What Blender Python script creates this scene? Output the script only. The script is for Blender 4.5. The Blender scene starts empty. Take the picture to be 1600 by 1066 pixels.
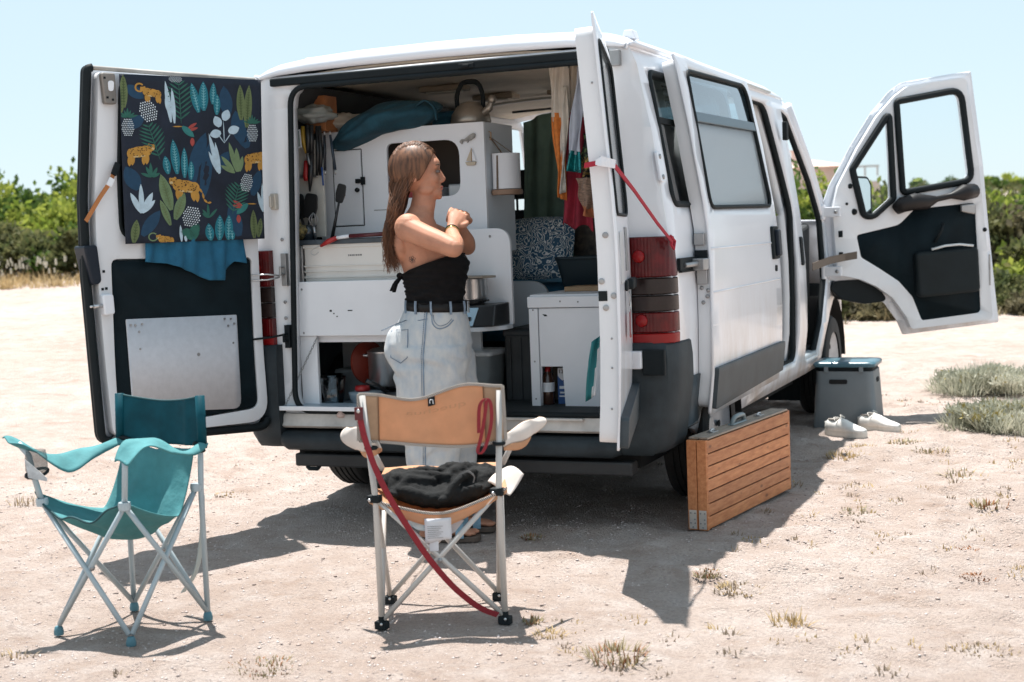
import bpy, bmesh, math, random
import numpy as np
from mathutils import Vector, Matrix, noise
from mathutils import geometry as mgeo

scene = bpy.context.scene
COL = scene.collection
rad = math.radians
random.seed(7)
RNG = np.random.default_rng(11)

# ------------------------------------------------------------------ camera
cam_d = bpy.data.cameras.new("camera")
cam = bpy.data.objects.new("camera", cam_d)
COL.objects.link(cam)
scene.camera = cam
cam_d.sensor_width = 36.0
cam_d.lens = 49.57
cam_d.clip_start = 0.05
cam_d.clip_end = 3000
CAM = Vector((2.52695971, -5.26410532, 1.20514))
yaw, pitch, roll = -0.397442375, 0.0755388045, -0.0385034997
fw = Vector((math.sin(yaw)*math.cos(pitch), math.cos(yaw)*math.cos(pitch), -math.sin(pitch)))
rt0 = Vector((math.cos(yaw), -math.sin(yaw), 0))
up0 = rt0.cross(fw)
rt = math.cos(roll)*rt0 + math.sin(roll)*up0
up = -math.sin(roll)*rt0 + math.cos(roll)*up0
M = Matrix.Identity(4)
for i in range(3):
    M[i][0] = rt[i]; M[i][1] = up[i]; M[i][2] = -fw[i]; M[i][3] = CAM[i]
cam.matrix_world = M
cam_d.dof.use_dof = True
cam_d.dof.focus_distance = 5.6
cam_d.dof.aperture_fstop = 4.0

# ------------------------------------------------------------------ world, sun, exposure
SUN_TRAVEL = Vector((0.20, -0.225, -1.0)).normalized()
to_sun = -SUN_TRAVEL
elev = math.asin(to_sun.z)
azim = math.atan2(to_sun.x, to_sun.y)
w = bpy.data.worlds.new("World")
scene.world = w
w.use_nodes = True
nt = w.node_tree
for n in list(nt.nodes): nt.nodes.remove(n)
wo = nt.nodes.new("ShaderNodeOutputWorld")
bg = nt.nodes.new("ShaderNodeBackground")
sky = nt.nodes.new("ShaderNodeTexSky")
sky.sky_type = 'NISHITA'
sky.sun_disc = False
sky.sun_elevation = elev
sky.sun_rotation = azim
sky.altitude = 10
sky.air_density = 1.0
sky.dust_density = 0.4
sky.ozone_density = 1.0
bg.inputs[1].default_value = 0.069
mixs = nt.nodes.new("ShaderNodeMix"); mixs.data_type = 'RGBA'      # bright summer veil over the whole sky, even in every direction
mixs.inputs[0].default_value = 0.74
mixs.inputs[7].default_value = (5.6, 6.9, 7.7, 1)
nt.links.new(sky.outputs[0], mixs.inputs[6])
nt.links.new(mixs.outputs[2], bg.inputs[0])
nt.links.new(bg.outputs[0], wo.inputs[0])
sd = bpy.data.lights.new("sun", 'SUN')
sd.energy = 5.0
sd.angle = rad(0.53)
sd.color = (1.0, 0.955, 0.905)
so = bpy.data.objects.new("sun", sd)
so.rotation_euler = (-SUN_TRAVEL).to_track_quat('Z', 'Y').to_euler()
so.location = (-4, 5, 20)
COL.objects.link(so)
vs = scene.view_settings
vs.view_transform = 'Standard'
vs.look = 'None'
vs.exposure = 1.02
vs.gamma = 1.0
vs.use_curve_mapping = False
scene.cycles.diffuse_bounces = 8
scene.cycles.max_bounces = 14

# ------------------------------------------------------------------ helpers
def link(o):
    COL.objects.link(o); return o

def tag(o, label, cat=None, group=None, kind=None):
    if label: o["label"] = label
    if cat: o["category"] = cat
    if group: o["group"] = group
    if kind: o["kind"] = kind
    return o

def thing(name, label, cat, loc=(0, 0, 0), group=None, rot=(0, 0, 0)):
    o = bpy.data.objects.new(name, None)
    o.empty_display_size = 0.1
    o.location = loc; o.rotation_euler = rot
    link(o); tag(o, label, cat, group)
    return o

def wmat(o):
    m = o.matrix_basis.copy()
    while o.parent:
        o = o.parent
        m = o.matrix_basis @ m
    return m

def mk(name, V, F, mat, parent=None, smooth=False, bevel=0, solid=0, sub=0, loc=None, mi=None, offset=-1.0, seg=2, autos=None):
    """one mesh object; V given in world coordinates (kept there even when parented)"""
    me = bpy.data.meshes.new(name)
    if loc is None and parent is not None:
        inv = wmat(parent).inverted()
        V = [inv @ Vector(v) for v in V]
    me.from_pydata([tuple(v) for v in V], [], F)
    me.validate(verbose=False)
    ml = mat if isinstance(mat, (list, tuple)) else [mat]
    for m in ml: me.materials.append(m)
    if mi is not None:
        for p, k in zip(me.polygons, mi): p.material_index = k
    if smooth:
        me.polygons.foreach_set("use_smooth", [True]*len(me.polygons))
    me.update()
    o = bpy.data.objects.new(name, me)
    if loc is not None: o.location = loc
    if parent is not None: o.parent = parent
    link(o)
    if smooth and autos is not None:
        me.set_sharp_from_angle(angle=rad(autos))
    if solid:
        s = o.modifiers.new("s", 'SOLIDIFY'); s.thickness = solid; s.offset = offset
    if bevel:
        b = o.modifiers.new("b", 'BEVEL'); b.width = bevel; b.segments = seg; b.limit_method = 'ANGLE'; b.angle_limit = rad(35)
    if sub:
        s = o.modifiers.new("u", 'SUBSURF'); s.levels = sub; s.render_levels = sub
    return o

def fast(name, V, F, mat, parent=None, smooth=False, mi=None):
    """numpy mesh (all faces the same size), local coordinates = world unless parented by the caller"""
    V = np.asarray(V, dtype=np.float32); F = np.asarray(F, dtype=np.int32)
    me = bpy.data.meshes.new(name)
    me.vertices.add(len(V)); me.vertices.foreach_set("co", V.ravel())
    k = F.shape[1]
    me.loops.add(F.size); me.loops.foreach_set("vertex_index", F.ravel())
    me.polygons.add(len(F))
    me.polygons.foreach_set("loop_start", np.arange(0, F.size, k, dtype=np.int32))
    me.polygons.foreach_set("loop_total", np.full(len(F), k, dtype=np.int32))
    for m in (mat if isinstance(mat, (list, tuple)) else [mat]): me.materials.append(m)
    if mi is not None: me.polygons.foreach_set("material_index", np.asarray(mi, dtype=np.int32))
    if smooth: me.polygons.foreach_set("use_smooth", np.ones(len(F), dtype=bool))
    me.update(calc_edges=True)
    o = bpy.data.objects.new(name, me)
    if parent is not None: o.parent = parent
    return link(o)

class B:
    def __init__(s): s.V = []; s.F = []; s.mi = []; s.cur = 0
    def add(s, V, F):
        n = len(s.V); s.V += [Vector(v) for v in V]; s.F += [tuple(n+i for i in f) for f in F]; s.mi += [s.cur]*len(F); return s
    def box(s, lo, hi, m=None):
        x0, y0, z0 = lo; x1, y1, z1 = hi
        V = [(x0,y0,z0),(x1,y0,z0),(x1,y1,z0),(x0,y1,z0),(x0,y0,z1),(x1,y0,z1),(x1,y1,z1),(x0,y1,z1)]
        if m is not None: V = [m @ Vector(v) for v in V]
        return s.add(V, [(0,3,2,1),(4,5,6,7),(0,1,5,4),(1,2,6,5),(2,3,7,6),(3,0,4,7)])
    def hexa(s, bot, top):
        n = len(bot)
        return s.add(list(bot)+list(top), [tuple(range(n-1,-1,-1)), tuple(range(n,2*n))]+[(i,(i+1)%n,n+(i+1)%n,n+i) for i in range(n)])
    def loft(s, rings, closed=True, caps=True):
        n = len(rings[0]); V = [v for r in rings for v in r]; F = []
        for k in range(len(rings)-1):
            for i in range(n if closed else n-1):
                j = (i+1) % n
                F.append((k*n+i, k*n+j, (k+1)*n+j, (k+1)*n+i))
        if caps and closed:
            F.append(tuple(range(n-1,-1,-1))); F.append(tuple((len(rings)-1)*n+i for i in range(n)))
        return s.add(V, F)
    def tube(s, pts, r, n=8, closed=False, caps=True):
        pts = [Vector(p) for p in pts]; rings = []
        m = len(pts); prev = None
        for i, p in enumerate(pts):
            a = pts[(i-1) % m] if (closed or i > 0) else p
            b = pts[(i+1) % m] if (closed or i < m-1) else p
            t = (b-a).normalized() if (b-a).length > 1e-9 else Vector((0,0,1))
            if prev is None:
                h = Vector((0,0,1)) if abs(t.z) < .9 else Vector((1,0,0))
                x = t.cross(h).normalized()
            else:
                x = (prev - t*prev.dot(t)).normalized()
            prev = x; y = t.cross(x)
            rr = r[i] if isinstance(r, (list, tuple)) else r
            rings.append([p + x*math.cos(2*math.pi*k/n)*rr + y*math.sin(2*math.pi*k/n)*rr for k in range(n)])
        if closed: rings.append(rings[0]); return s.loft(rings, caps=False)
        return s.loft(rings, caps=caps)
    def strip(s, pts, width, axis, thick=0.0015):
        """flat band along pts, width along axis"""
        pts = [Vector(p) for p in pts]; rings = []
        for i, p in enumerate(pts):
            ax = Vector(axis[i] if isinstance(axis[0], (list, tuple, Vector)) else axis).normalized()
            t = (pts[min(i+1, len(pts)-1)] - pts[max(i-1, 0)]).normalized()
            nrm = t.cross(ax).normalized()
            wd = width[i] if isinstance(width, (list, tuple)) else width
            a = ax*wd/2; b = nrm*thick
            rings.append([p-a-b, p+a-b, p+a+b, p-a+b])
        return s.loft(rings)
    def lathe(s, prof, n=24, o=(0,0,0), m=None, caps=False):
        o = Vector(o); rings = []
        for r, z in prof:
            ring = [Vector((r*math.cos(2*math.pi*k/n), r*math.sin(2*math.pi*k/n), z)) for k in range(n)]
            rings.append([(m @ v if m is not None else v)+o for v in ring])
        return s.loft(rings, caps=caps)
    def grid(s, nu, nv, fn):
        V = [fn(i/nu, j/nv) for j in range(nv+1) for i in range(nu+1)]
        F = [(j*(nu+1)+i, j*(nu+1)+i+1, (j+1)*(nu+1)+i+1, (j+1)*(nu+1)+i) for j in range(nv) for i in range(nu)]
        return s.add(V, F)
    def prism(s, poly, fn, d0, d1):
        """2-D polygon extruded between depths d0,d1; fn(u,v,d)->xyz"""
        return s.hexa([fn(u, v, d0) for u, v in poly], [fn(u, v, d1) for u, v in poly])
    def ball(s, c, r, n=12, k=8):
        c = Vector(c); r = Vector(r) if hasattr(r, '__len__') else Vector((r,r,r)); rings = []
        for a in range(k+1):
            t = math.pi*a/k; st = max(math.sin(t), 1e-3)
            rings.append([c+Vector((r.x*st*math.cos(2*math.pi*b/n), r.y*st*math.sin(2*math.pi*b/n), -r.z*math.cos(t))) for b in range(n)])
        return s.loft(rings)
    def obj(s, name, mat, parent=None, **kw):
        return mk(name, s.V, s.F, mat, parent, mi=s.mi if isinstance(mat, (list, tuple)) else None, **kw)

def rpoly(P, r, n=5):
    """polygon with rounded corners; r number or list"""
    out = []; m = len(P)
    for i in range(m):
        p = Vector(P[i]).to_2d(); a = Vector(P[i-1]).to_2d(); b = Vector(P[(i+1) % m]).to_2d()
        rr = r[i] if isinstance(r, (list, tuple)) else r
        if rr <= 0: out.append(tuple(p)); continue
        da = (a-p); db = (b-p); la = da.length; lb = db.length; da /= la; db /= lb
        ang = da.angle(db); d = min(rr/math.tan(ang/2), la*.48, lb*.48)
        s0 = p+da*d; s1 = p+db*d
        for k in range(n+1):
            t = k/n
            out.append(tuple(s0*(1-t)**2 + p*2*t*(1-t) + s1*t*t))
    return out

def panel(name, outer, holes, fn, mat, parent=None, cu=(), cv=(), solid=0.02, offset=-1.0, smooth=True, bevel=0, flip=False):
    """2-D outline with holes, cut along u/v lines, bent by fn(u,v)->xyz, thickened"""
    bm = bmesh.new()
    for loop in [outer]+list(holes):
        vs_ = [bm.verts.new((u, v, 0)) for u, v in loop]
        for i in range(len(vs_)): bm.edges.new((vs_[i], vs_[(i+1) % len(vs_)]))
    bmesh.ops.triangle_fill(bm, use_beauty=True, use_dissolve=False, edges=bm.edges[:])
    for c in cu:
        bmesh.ops.bisect_plane(bm, geom=bm.verts[:]+bm.edges[:]+bm.faces[:], plane_co=(c,0,0), plane_no=(1,0,0))
    for c in cv:
        bmesh.ops.bisect_plane(bm, geom=bm.verts[:]+bm.edges[:]+bm.faces[:], plane_co=(0,c,0), plane_no=(0,1,0))
    bm.normal_update()
    for f_ in bm.faces:
        if f_.normal.z < 0: f_.normal_flip()
    bm.normal_update()
    if flip: bmesh.ops.reverse_faces(bm, faces=bm.faces[:])
    for v in bm.verts: v.co = Vector(fn(v.co.x, v.co.y))
    if parent is not None:
        inv = wmat(parent).inverted()
        for v in bm.verts: v.co = inv @ v.co
    me = bpy.data.meshes.new(name); bm.to_mesh(me); bm.free()
    me.materials.append(mat)
    if smooth:
        me.polygons.foreach_set("use_smooth", [True]*len(me.polygons))
    o = bpy.data.objects.new(name, me); link(o)
    if parent is not None: o.parent = parent
    if solid:
        s = o.modifiers.new("s", 'SOLIDIFY'); s.thickness = solid; s.offset = offset
    if bevel:
        b = o.modifiers.new("b", 'BEVEL'); b.width = bevel; b.segments = 2; b.limit_method = 'ANGLE'; b.angle_limit = rad(50)
    return o

def lerp(tab, x):
    if x <= tab[0][0]: return tab[0][1]
    for (a, b), (c, d) in zip(tab, tab[1:]):
        if x <= c: return b+(d-b)*(x-a)/(c-a)
    return tab[-1][1]

def smooth01(x): x = max(0.0, min(1.0, x)); return x*x*(3-2*x)

def catmull(P, n=6, closed=False):
    P = [Vector(p) for p in P]; out = []; m = len(P)
    for i in range(m if closed else m-1):
        p0 = P[(i-1) % m] if (closed or i > 0) else P[0]; p1 = P[i]; p2 = P[(i+1) % m]
        p3 = P[(i+2) % m] if (closed or i < m-2) else P[-1]
        for k in range(n):
            t = k/n
            out.append(0.5*((2*p1)+(p2-p0)*t+(2*p0-5*p1+4*p2-p3)*t*t+(3*p1-p0-3*p2+p3)*t**3))
    if not closed: out.append(P[-1])
    return out

# ------------------------------------------------------------------ materials
MATS = {}
def mat(name, col, rough=0.6, metal=0.0, var=0.0, vscale=6.0, bump=0.0, bscale=40.0, trans=0.0, spec=0.5, coat=0.0,
        col2=None, translucent=0.0, alpha=1.0, wave=None, detail=6.0, objrand=0.0, stretch=None, thr=None):
    if name in MATS: return MATS[name]
    m = bpy.data.materials.new(name); MATS[name] = m
    m.use_nodes = True
    N = m.node_tree.nodes; L = m.node_tree.links
    b = N["Principled BSDF"]; out = N["Material Output"]
    b.inputs["Roughness"].default_value = rough
    b.inputs["Metallic"].default_value = metal
    b.inputs["Specular IOR Level"].default_value = spec
    b.inputs["Coat Weight"].default_value = coat
    b.inputs["Coat Roughness"].default_value = 0.08
    b.inputs["Transmission Weight"].default_value = trans
    b.inputs["Alpha"].default_value = alpha
    c = (*col, 1.0); b.inputs["Base Color"].default_value = c
    tc = N.new("ShaderNodeTexCoord"); vec = tc.outputs["Object"]
    if stretch:
        mp = N.new("ShaderNodeMapping"); mp.inputs["Scale"].default_value = stretch
        L.new(vec, mp.inputs[0]); vec = mp.outputs[0]
    colout = None
    if var > 0 or col2 is not None:
        n = N.new("ShaderNodeTexNoise"); n.inputs["Scale"].default_value = vscale; n.inputs["Detail"].default_value = detail
        n.inputs["Roughness"].default_value = 0.6
        L.new(vec, n.inputs["Vector"])
        mr = N.new("ShaderNodeMapRange"); t0, t1 = thr or (0.32, 0.68)
        mr.inputs[1].default_value = t0; mr.inputs[2].default_value = t1
        L.new(n.outputs[0], mr.inputs[0])
        mx = N.new("ShaderNodeMix"); mx.data_type = 'RGBA'
        if col2 is None:
            mx.inputs[6].default_value = (*[x*(1-var) for x in col], 1); mx.inputs[7].default_value = (*[min(1, x*(1+var)) for x in col], 1)
        else:
            mx.inputs[6].default_value = c; mx.inputs[7].default_value = (*col2, 1)
        L.new(mr.outputs[0], mx.inputs[0]); colout = mx.outputs[2]
    if objrand > 0:
        oi = N.new("ShaderNodeObjectInfo"); hs = N.new("ShaderNodeHueSaturation")
        ma = N.new("ShaderNodeMath"); ma.operation = 'MULTIPLY_ADD'; ma.inputs[1].default_value = 2*objrand; ma.inputs[2].default_value = 1-objrand
        L.new(oi.outputs["Random"], ma.inputs[0]); L.new(ma.outputs[0], hs.inputs["Value"])
        if colout: L.new(colout, hs.inputs["Color"])
        else: hs.inputs["Color"].default_value = c
        colout = hs.outputs[0]
    if colout: L.new(colout, b.inputs["Base Color"])
    if wave:
        wv = N.new("ShaderNodeTexWave"); wv.inputs["Scale"].default_value = wave[0]; wv.inputs["Distortion"].default_value = wave[1]
        wv.bands_direction = wave[3] if len(wave) > 3 else 'Z'
        L.new(vec, wv.inputs["Vector"])
        bp_ = N.new("ShaderNodeBump"); bp_.inputs["Strength"].default_value = wave[2]; bp_.inputs["Distance"].default_value = 0.004
        L.new(wv.outputs[1], bp_.inputs["Height"]); L.new(bp_.outputs[0], b.inputs["Normal"])
    elif bump > 0:
        n2 = N.new("ShaderNodeTexNoise"); n2.inputs["Scale"].default_value = bscale; n2.inputs["Detail"].default_value = 5
        L.new(vec, n2.inputs["Vector"])
        bp_ = N.new("ShaderNodeBump"); bp_.inputs["Strength"].default_value = bump; bp_.inputs["Distance"].default_value = 0.01
        L.new(n2.outputs[0], bp_.inputs["Height"]); L.new(bp_.outputs[0], b.inputs["Normal"])
    if translucent > 0:
        tr = N.new("ShaderNodeBsdfTranslucent"); ms = N.new("ShaderNodeMixShader"); ms.inputs[0].default_value = translucent
        if colout: L.new(colout, tr.inputs[0])
        else: tr.inputs[0].default_value = c
        L.new(b.outputs[0], ms.inputs[1]); L.new(tr.outputs[0], ms.inputs[2]); L.new(ms.outputs[0], out.inputs[0])
    return m

def thin_glass(name, col, refl=0.5, rough=0.02):
    m = bpy.data.materials.new(name); m.use_nodes = True
    N = m.node_tree.nodes; L = m.node_tree.links; N.remove(N["Principled BSDF"]); out = N["Material Output"]
    t = N.new("ShaderNodeBsdfTransparent"); t.inputs[0].default_value = (*col, 1)
    g = N.new("ShaderNodeBsdfGlossy"); g.inputs[1].default_value = rough
    fr = N.new("ShaderNodeFresnel"); fr.inputs[0].default_value = 1.5
    ms = N.new("ShaderNodeMixShader")
    mu = N.new("ShaderNodeMath"); mu.operation = 'MULTIPLY'; mu.inputs[1].default_value = refl*2
    L.new(fr.outputs[0], mu.inputs[0]); L.new(mu.outputs[0], ms.inputs[0])
    L.new(t.outputs[0], ms.inputs[1]); L.new(g.outputs[0], ms.inputs[2]); L.new(ms.outputs[0], out.inputs[0])
    return m

def paint_mat():
    m = mat("white_paint", (0.76, 0.785, 0.83), 0.3, coat=0.35, var=0.03, vscale=1.6)
    N = m.node_tree.nodes; L = m.node_tree.links; b = N["Principled BSDF"]
    # dust that gathers low on the body: brown noise, stronger towards the ground
    ge = N.new("ShaderNodeNewGeometry"); sp = N.new("ShaderNodeSeparateXYZ"); L.new(ge.outputs["Position"], sp.inputs[0])
    mr = N.new("ShaderNodeMapRange"); mr.inputs[1].default_value = 1.0; mr.inputs[2].default_value = 0.3; L.new(sp.outputs[2], mr.inputs[0])
    n = N.new("ShaderNodeTexNoise"); n.inputs["Scale"].default_value = 5; n.inputs["Detail"].default_value = 9; n.inputs["Roughness"].default_value = .7
    mp = N.new("ShaderNodeMapping"); mp.inputs["Scale"].default_value = (1, 1, .35); L.new(ge.outputs["Position"], mp.inputs[0]); L.new(mp.outputs[0], n.inputs[0])
    mr2 = N.new("ShaderNodeMapRange"); mr2.inputs[1].default_value = .40; mr2.inputs[2].default_value = .66; L.new(n.outputs[0], mr2.inputs[0])
    mu = N.new("ShaderNodeMath"); mu.operation = 'MULTIPLY'; L.new(mr.outputs[0], mu.inputs[0]); L.new(mr2.outputs[0], mu.inputs[1])
    ad = N.new("ShaderNodeMath"); ad.operation = 'MULTIPLY_ADD'; ad.inputs[1].default_value = .95; ad.inputs[2].default_value = .03; L.new(mu.outputs[0], ad.inputs[0])
    mx = N.new("ShaderNodeMix"); mx.data_type = 'RGBA'; mx.inputs[7].default_value = (.42, .33, .26, 1)
    src = b.inputs["Base Color"].links[0].from_socket
    L.new(ad.outputs[0], mx.inputs[0]); L.new(src, mx.inputs[6]); L.new(mx.outputs[2], b.inputs["Base Color"])
    return m

PAINT = paint_mat()
JAMB = mat("jamb_paint", (0.70, 0.715, 0.735), 0.4, var=0.035, vscale=3)
RUBBER = mat("black_rubber", (0.010, 0.014, 0.016), 0.65, var=.2, spec=.18)
PLASTIC = mat("grey_black_plastic", (0.022, 0.030, 0.035), 0.6, spec=.3, var=.25, vscale=12, bump=.15, bscale=300)
CLAD = mat("cladding", (0.04, 0.052, 0.06), 0.5, spec=.35, var=.2, vscale=8)
DARKBOARD = mat("dark_hardboard", (0.005, 0.012, 0.016), 0.7, spec=.15, var=.3, vscale=5, bump=.1, bscale=120)
ALU = mat("scuffed_aluminium", (0.57, 0.58, 0.61), 0.7, metal=.1, var=.05, vscale=40, bump=.08, bscale=200)
STEEL = mat("steel", (0.55, 0.55, 0.55), 0.28, metal=.9, var=.1)
DSTEEL = mat("dull_steel", (0.33, 0.33, 0.33), 0.4, metal=.8, var=.2)
WHITEB = mat("white_board", (0.80, 0.82, 0.85), 0.5, var=.04, vscale=3)
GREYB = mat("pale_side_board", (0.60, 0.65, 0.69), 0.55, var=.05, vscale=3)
CREAM = mat("cream_enamel", (0.72, 0.70, 0.66), 0.45, var=.06, vscale=4)
HEAD = mat("beige_headlining", (0.78, 0.69, 0.57), 0.8, var=.1, vscale=7, bump=.1, bscale=90)
DARKIN = mat("dark_lining", (0.02, 0.024, 0.027), 0.85, var=.3)
FLOORM = mat("dark_floor_mat", (0.018, 0.024, 0.026), 0.8, var=.3, bump=.2, bscale=80)
TYRE = mat("tyre_rubber", (0.022, 0.022, 0.022), 0.85, var=.35, vscale=10, bump=.2, bscale=60)
GLASS = thin_glass("tinted_glass", (0.25, 0.32, 0.35))
CLEAR = thin_glass("clear_glass", (0.93, 0.96, 0.97), .35)
# ------------------------------------------------------------------ ground
def vnoise(x, y, seed=0):
    x = np.asarray(x, float); y = np.asarray(y, float)
    xi = np.floor(x).astype(np.int64); yi = np.floor(y).astype(np.int64); xf = x-xi; yf = y-yi
    def h(a, b):
        n = (a*374761393 + b*668265263 + seed*1274126177) & 0xffffffff
        n = ((n ^ (n >> 13))*1274126177) & 0xffffffff
        return ((n ^ (n >> 16)) & 0xffff)/65535.0
    u = xf*xf*(3-2*xf); v = yf*yf*(3-2*yf)
    return (h(xi, yi)*(1-u)+h(xi+1, yi)*u)*(1-v)+(h(xi, yi+1)*(1-u)+h(xi+1, yi+1)*u)*v

def sstep(a, b, x):
    t = np.clip((x-a)/(b-a), 0, 1); return t*t*(3-2*t)

FX, FY = -0.38706, 0.92205          # heading of the view along the ground, used to say which way the land rises
def land(x, y):
    """broad shape of the land: flat lot, a rise to the left and a gentle one to the far right"""
    x = np.asarray(x, float); y = np.asarray(y, float)
    d = (x-2.53)*FX + (y+5.26)*FY
    l = (x-2.53)*FY - (y+5.26)*FX
    left = sstep(0.10, -0.25, l/np.maximum(d, 1.0))*sstep(7, 12, d)
    z = left*0.055*np.clip(d-9, 0, 22)
    z = z + (1-left)*0.020*np.clip(d-22, 0, 400)
    z = z + left*0.004*np.clip(d-31, 0, 400)
    z = z + 2.2*np.exp(-(((d-170)/55)**2+((l-82)/38)**2))
    return z

def relief(x, y):
    rough = .45+.9*sstep(.35, .75, vnoise(x*.55+3, y*.9, 9))          # smoother and rougher patches
    z = (vnoise(x*1.3, y*1.3, 1)-.5)*0.028 + rough*((vnoise(x*4, y*4.6, 2)-.5)*0.020 + (vnoise(x*11, y*12, 3)-.5)*0.015 + (vnoise(x*24, y*24, 4)-.5)*0.009)
    crust = np.clip(vnoise(x*2.6+9, y*5.2, 5)-.62, 0, 1)
    z = z + rough*(vnoise(x*7, y*16, 12)-.5)*0.010
    crust2 = np.clip(vnoise(x*4.1+2, y*8.5, 15)-.60, 0, 1)*sstep(.2, 1.1, x+.35*y+.2)
    free = np.ones_like(np.asarray(x, float))                            # trodden flat where things stand
    for cx, cy, r in ((1.15,3.15,.45),(1.25,2.8,.35),(1.1,.2,.3),(1.15,.9,.4),(.56,-1.24,.45),(-.36,-1.64,.4),(.05,-.2,.35)):
        free = free*sstep(r*.6, r*1.2, np.hypot(x-cx, y-cy))
    return z + free*(crust*0.075*vnoise(x*17, y*17, 6) + crust2*.10*vnoise(x*23, y*23, 7)) - 0.006

def ground_z(x, y):
    return float(land(x, y)+relief(x, y)*1.0)

def axis_pts(lo, hi, step, far):
    a = np.arange(lo, hi+1e-6, step); out = [a]; g = []; s = step; p = hi
    while p < far: s *= 1.17; p += s; g.append(p)
    h = []; s = step; p = lo
    while p > -far: s *= 1.17; p -= s; h.append(p)
    return np.concatenate([np.array(h[::-1]), a, np.array(g)])
gx = axis_pts(-3.2, 4.2, 0.024, 900); gy = axis_pts(-3.0, 6.5, 0.027, 900)
GX, GY = np.meshgrid(gx, gy)
fade = 1.0/(1+np.maximum(0, np.hypot(GX-.5, GY-1)-12)*.02)
GZ = land(GX, GY) + relief(GX, GY)*fade
nx, ny = len(gx), len(gy)
idx = np.arange(nx*ny).reshape(ny, nx)
F = np.stack([idx[:-1, :-1], idx[:-1, 1:], idx[1:, 1:], idx[1:, :-1]], -1).reshape(-1, 4)

def ground_mat():
    m = bpy.data.materials.new("sandy_ground"); m.use_nodes = True
    N = m.node_tree.nodes; L = m.node_tree.links; b = N["Principled BSDF"]
    b.inputs["Roughness"].default_value = .95; b.inputs["Specular IOR Level"].default_value = .1
    tc = N.new("ShaderNodeTexCoord"); v = tc.outputs["Object"]
    def nz(scale, det=8, r=.6, st=None):
        n = N.new("ShaderNodeTexNoise"); n.inputs["Scale"].default_value = scale; n.inputs["Detail"].default_value = det; n.inputs["Roughness"].default_value = r
        if st:
            mp = N.new("ShaderNodeMapping"); mp.inputs["Scale"].default_value = st; L.new(v, mp.inputs[0]); L.new(mp.outputs[0], n.inputs[0])
        else: L.new(v, n.inputs[0])
        return n.outputs[0]
    def rng(s, a, c, lo=0, hi=1):
        r = N.new("ShaderNodeMapRange"); r.inputs[1].default_value = a; r.inputs[2].default_value = c; r.inputs[3].default_value = lo; r.inputs[4].default_value = hi
        L.new(s, r.inputs[0]); return r.outputs[0]
    def mix(f, a, c):
        x = N.new("ShaderNodeMix"); x.data_type = 'RGBA'
        if isinstance(f, float): x.inputs[0].default_value = f
        else: L.new(f, x.inputs[0])
        for k, q in ((6, a), (7, c)):
            if isinstance(q, tuple): x.inputs[k].default_value = (*q, 1)
            else: L.new(q, x.inputs[k])
        return x.outputs[2]
    base = mix(rng(nz(.9), .35, .65), (.465, .37, .315), (.565, .475, .42))
    base = mix(rng(nz(7, 9), .45, .7, 0, .65), base, (.66, .595, .555))
    base = mix(rng(nz(3.0, 10, .74, (1, 1.9, 1)), .52, .68, 0, .68), base, (.35, .245, .185))   # crusts of darker soil
    base = mix(rng(nz(.33, 4), .56, .72, 0, .35), base, (.47, .355, .29))
    vo = N.new("ShaderNodeTexVoronoi"); vo.inputs["Scale"].default_value = 120; L.new(v, vo.inputs["Vector"])
    base = mix(rng(vo.outputs["Color"], .35, 1., 0, .55), base, (.33, .26, .235))
    base = mix(rng(nz(330, 3), .62, .72, 0, .55), base, (.74, .71, .70))
    L.new(base, b.inputs["Base Color"])
    bu = N.new("ShaderNodeBump"); bu.inputs["Strength"].default_value = .9; bu.inputs["Distance"].default_value = .030
    ad = N.new("ShaderNodeMath"); ad.operation = 'ADD'; L.new(nz(75, 10, .75), ad.inputs[0])
    mu = N.new("ShaderNodeMath"); mu.operation = 'MULTIPLY'; mu.inputs[1].default_value = -.35; L.new(vo.outputs["Distance"], mu.inputs[0])
    L.new(mu.outputs[0], ad.inputs[1]); L.new(ad.outputs[0], bu.inputs["Height"]); L.new(bu.outputs[0], b.inputs["Normal"])
    return m
g = fast("ground", np.stack([GX.ravel(), GY.ravel(), GZ.ravel()], 1), F, ground_mat(), smooth=True)
g["kind"] = "structure"; g["label"] = "pale pinkish sandy ground with crusts and small stones"

# small stones lying on the sand: nobody could count them
def pebbles(name, n, x0, x1, y0, y1, smin, smax, m, label, seed):
    r = np.random.default_rng(seed)
    px = r.uniform(x0, x1, n); py = r.uniform(y0, y1, n); s = smin+(smax-smin)*r.random(n)**3.2
    keep = vnoise(px*1.7, py*1.7, 21+seed) > r.random(n)*.8
    px, py, s = px[keep], py[keep], s[keep]; n = len(px)
    pz = land(px, py)+relief(px, py)
    base = np.array([(1,0,0),(.2,.95,0),(-.8,.6,0),(-.75,-.65,0),(.3,-.9,0),(0.05,0.05,.75),(0,0,-.4)])
    tri = np.array([(0,1,5),(1,2,5),(2,3,5),(3,4,5),(4,0,5),(1,0,6),(2,1,6),(3,2,6),(4,3,6),(0,4,6)])
    a = r.uniform(0, 6.28, n); ca, sa = np.cos(a), np.sin(a)
    jit = r.uniform(.6, 1.3, (n, 7, 3))
    P = base[None]*jit
    X = (P[..., 0]*ca[:, None]-P[..., 1]*sa[:, None])*s[:, None]+px[:, None]
    Y = (P[..., 0]*sa[:, None]+P[..., 1]*ca[:, None])*s[:, None]+py[:, None]
    Z = P[..., 2]*s[:, None]*.7+pz[:, None]+.15*s[:, None]
    V = np.stack([X, Y, Z], -1).reshape(-1, 3)
    Fk = (tri[None]+7*np.arange(n)[:, None, None]).reshape(-1, 3)
    o = fast(name, V, Fk, m); tag(o, label, None, None, "stuff")
STONE = mat("pale_stone", (.60, .53, .50), .9, var=.4, vscale=30)
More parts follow.
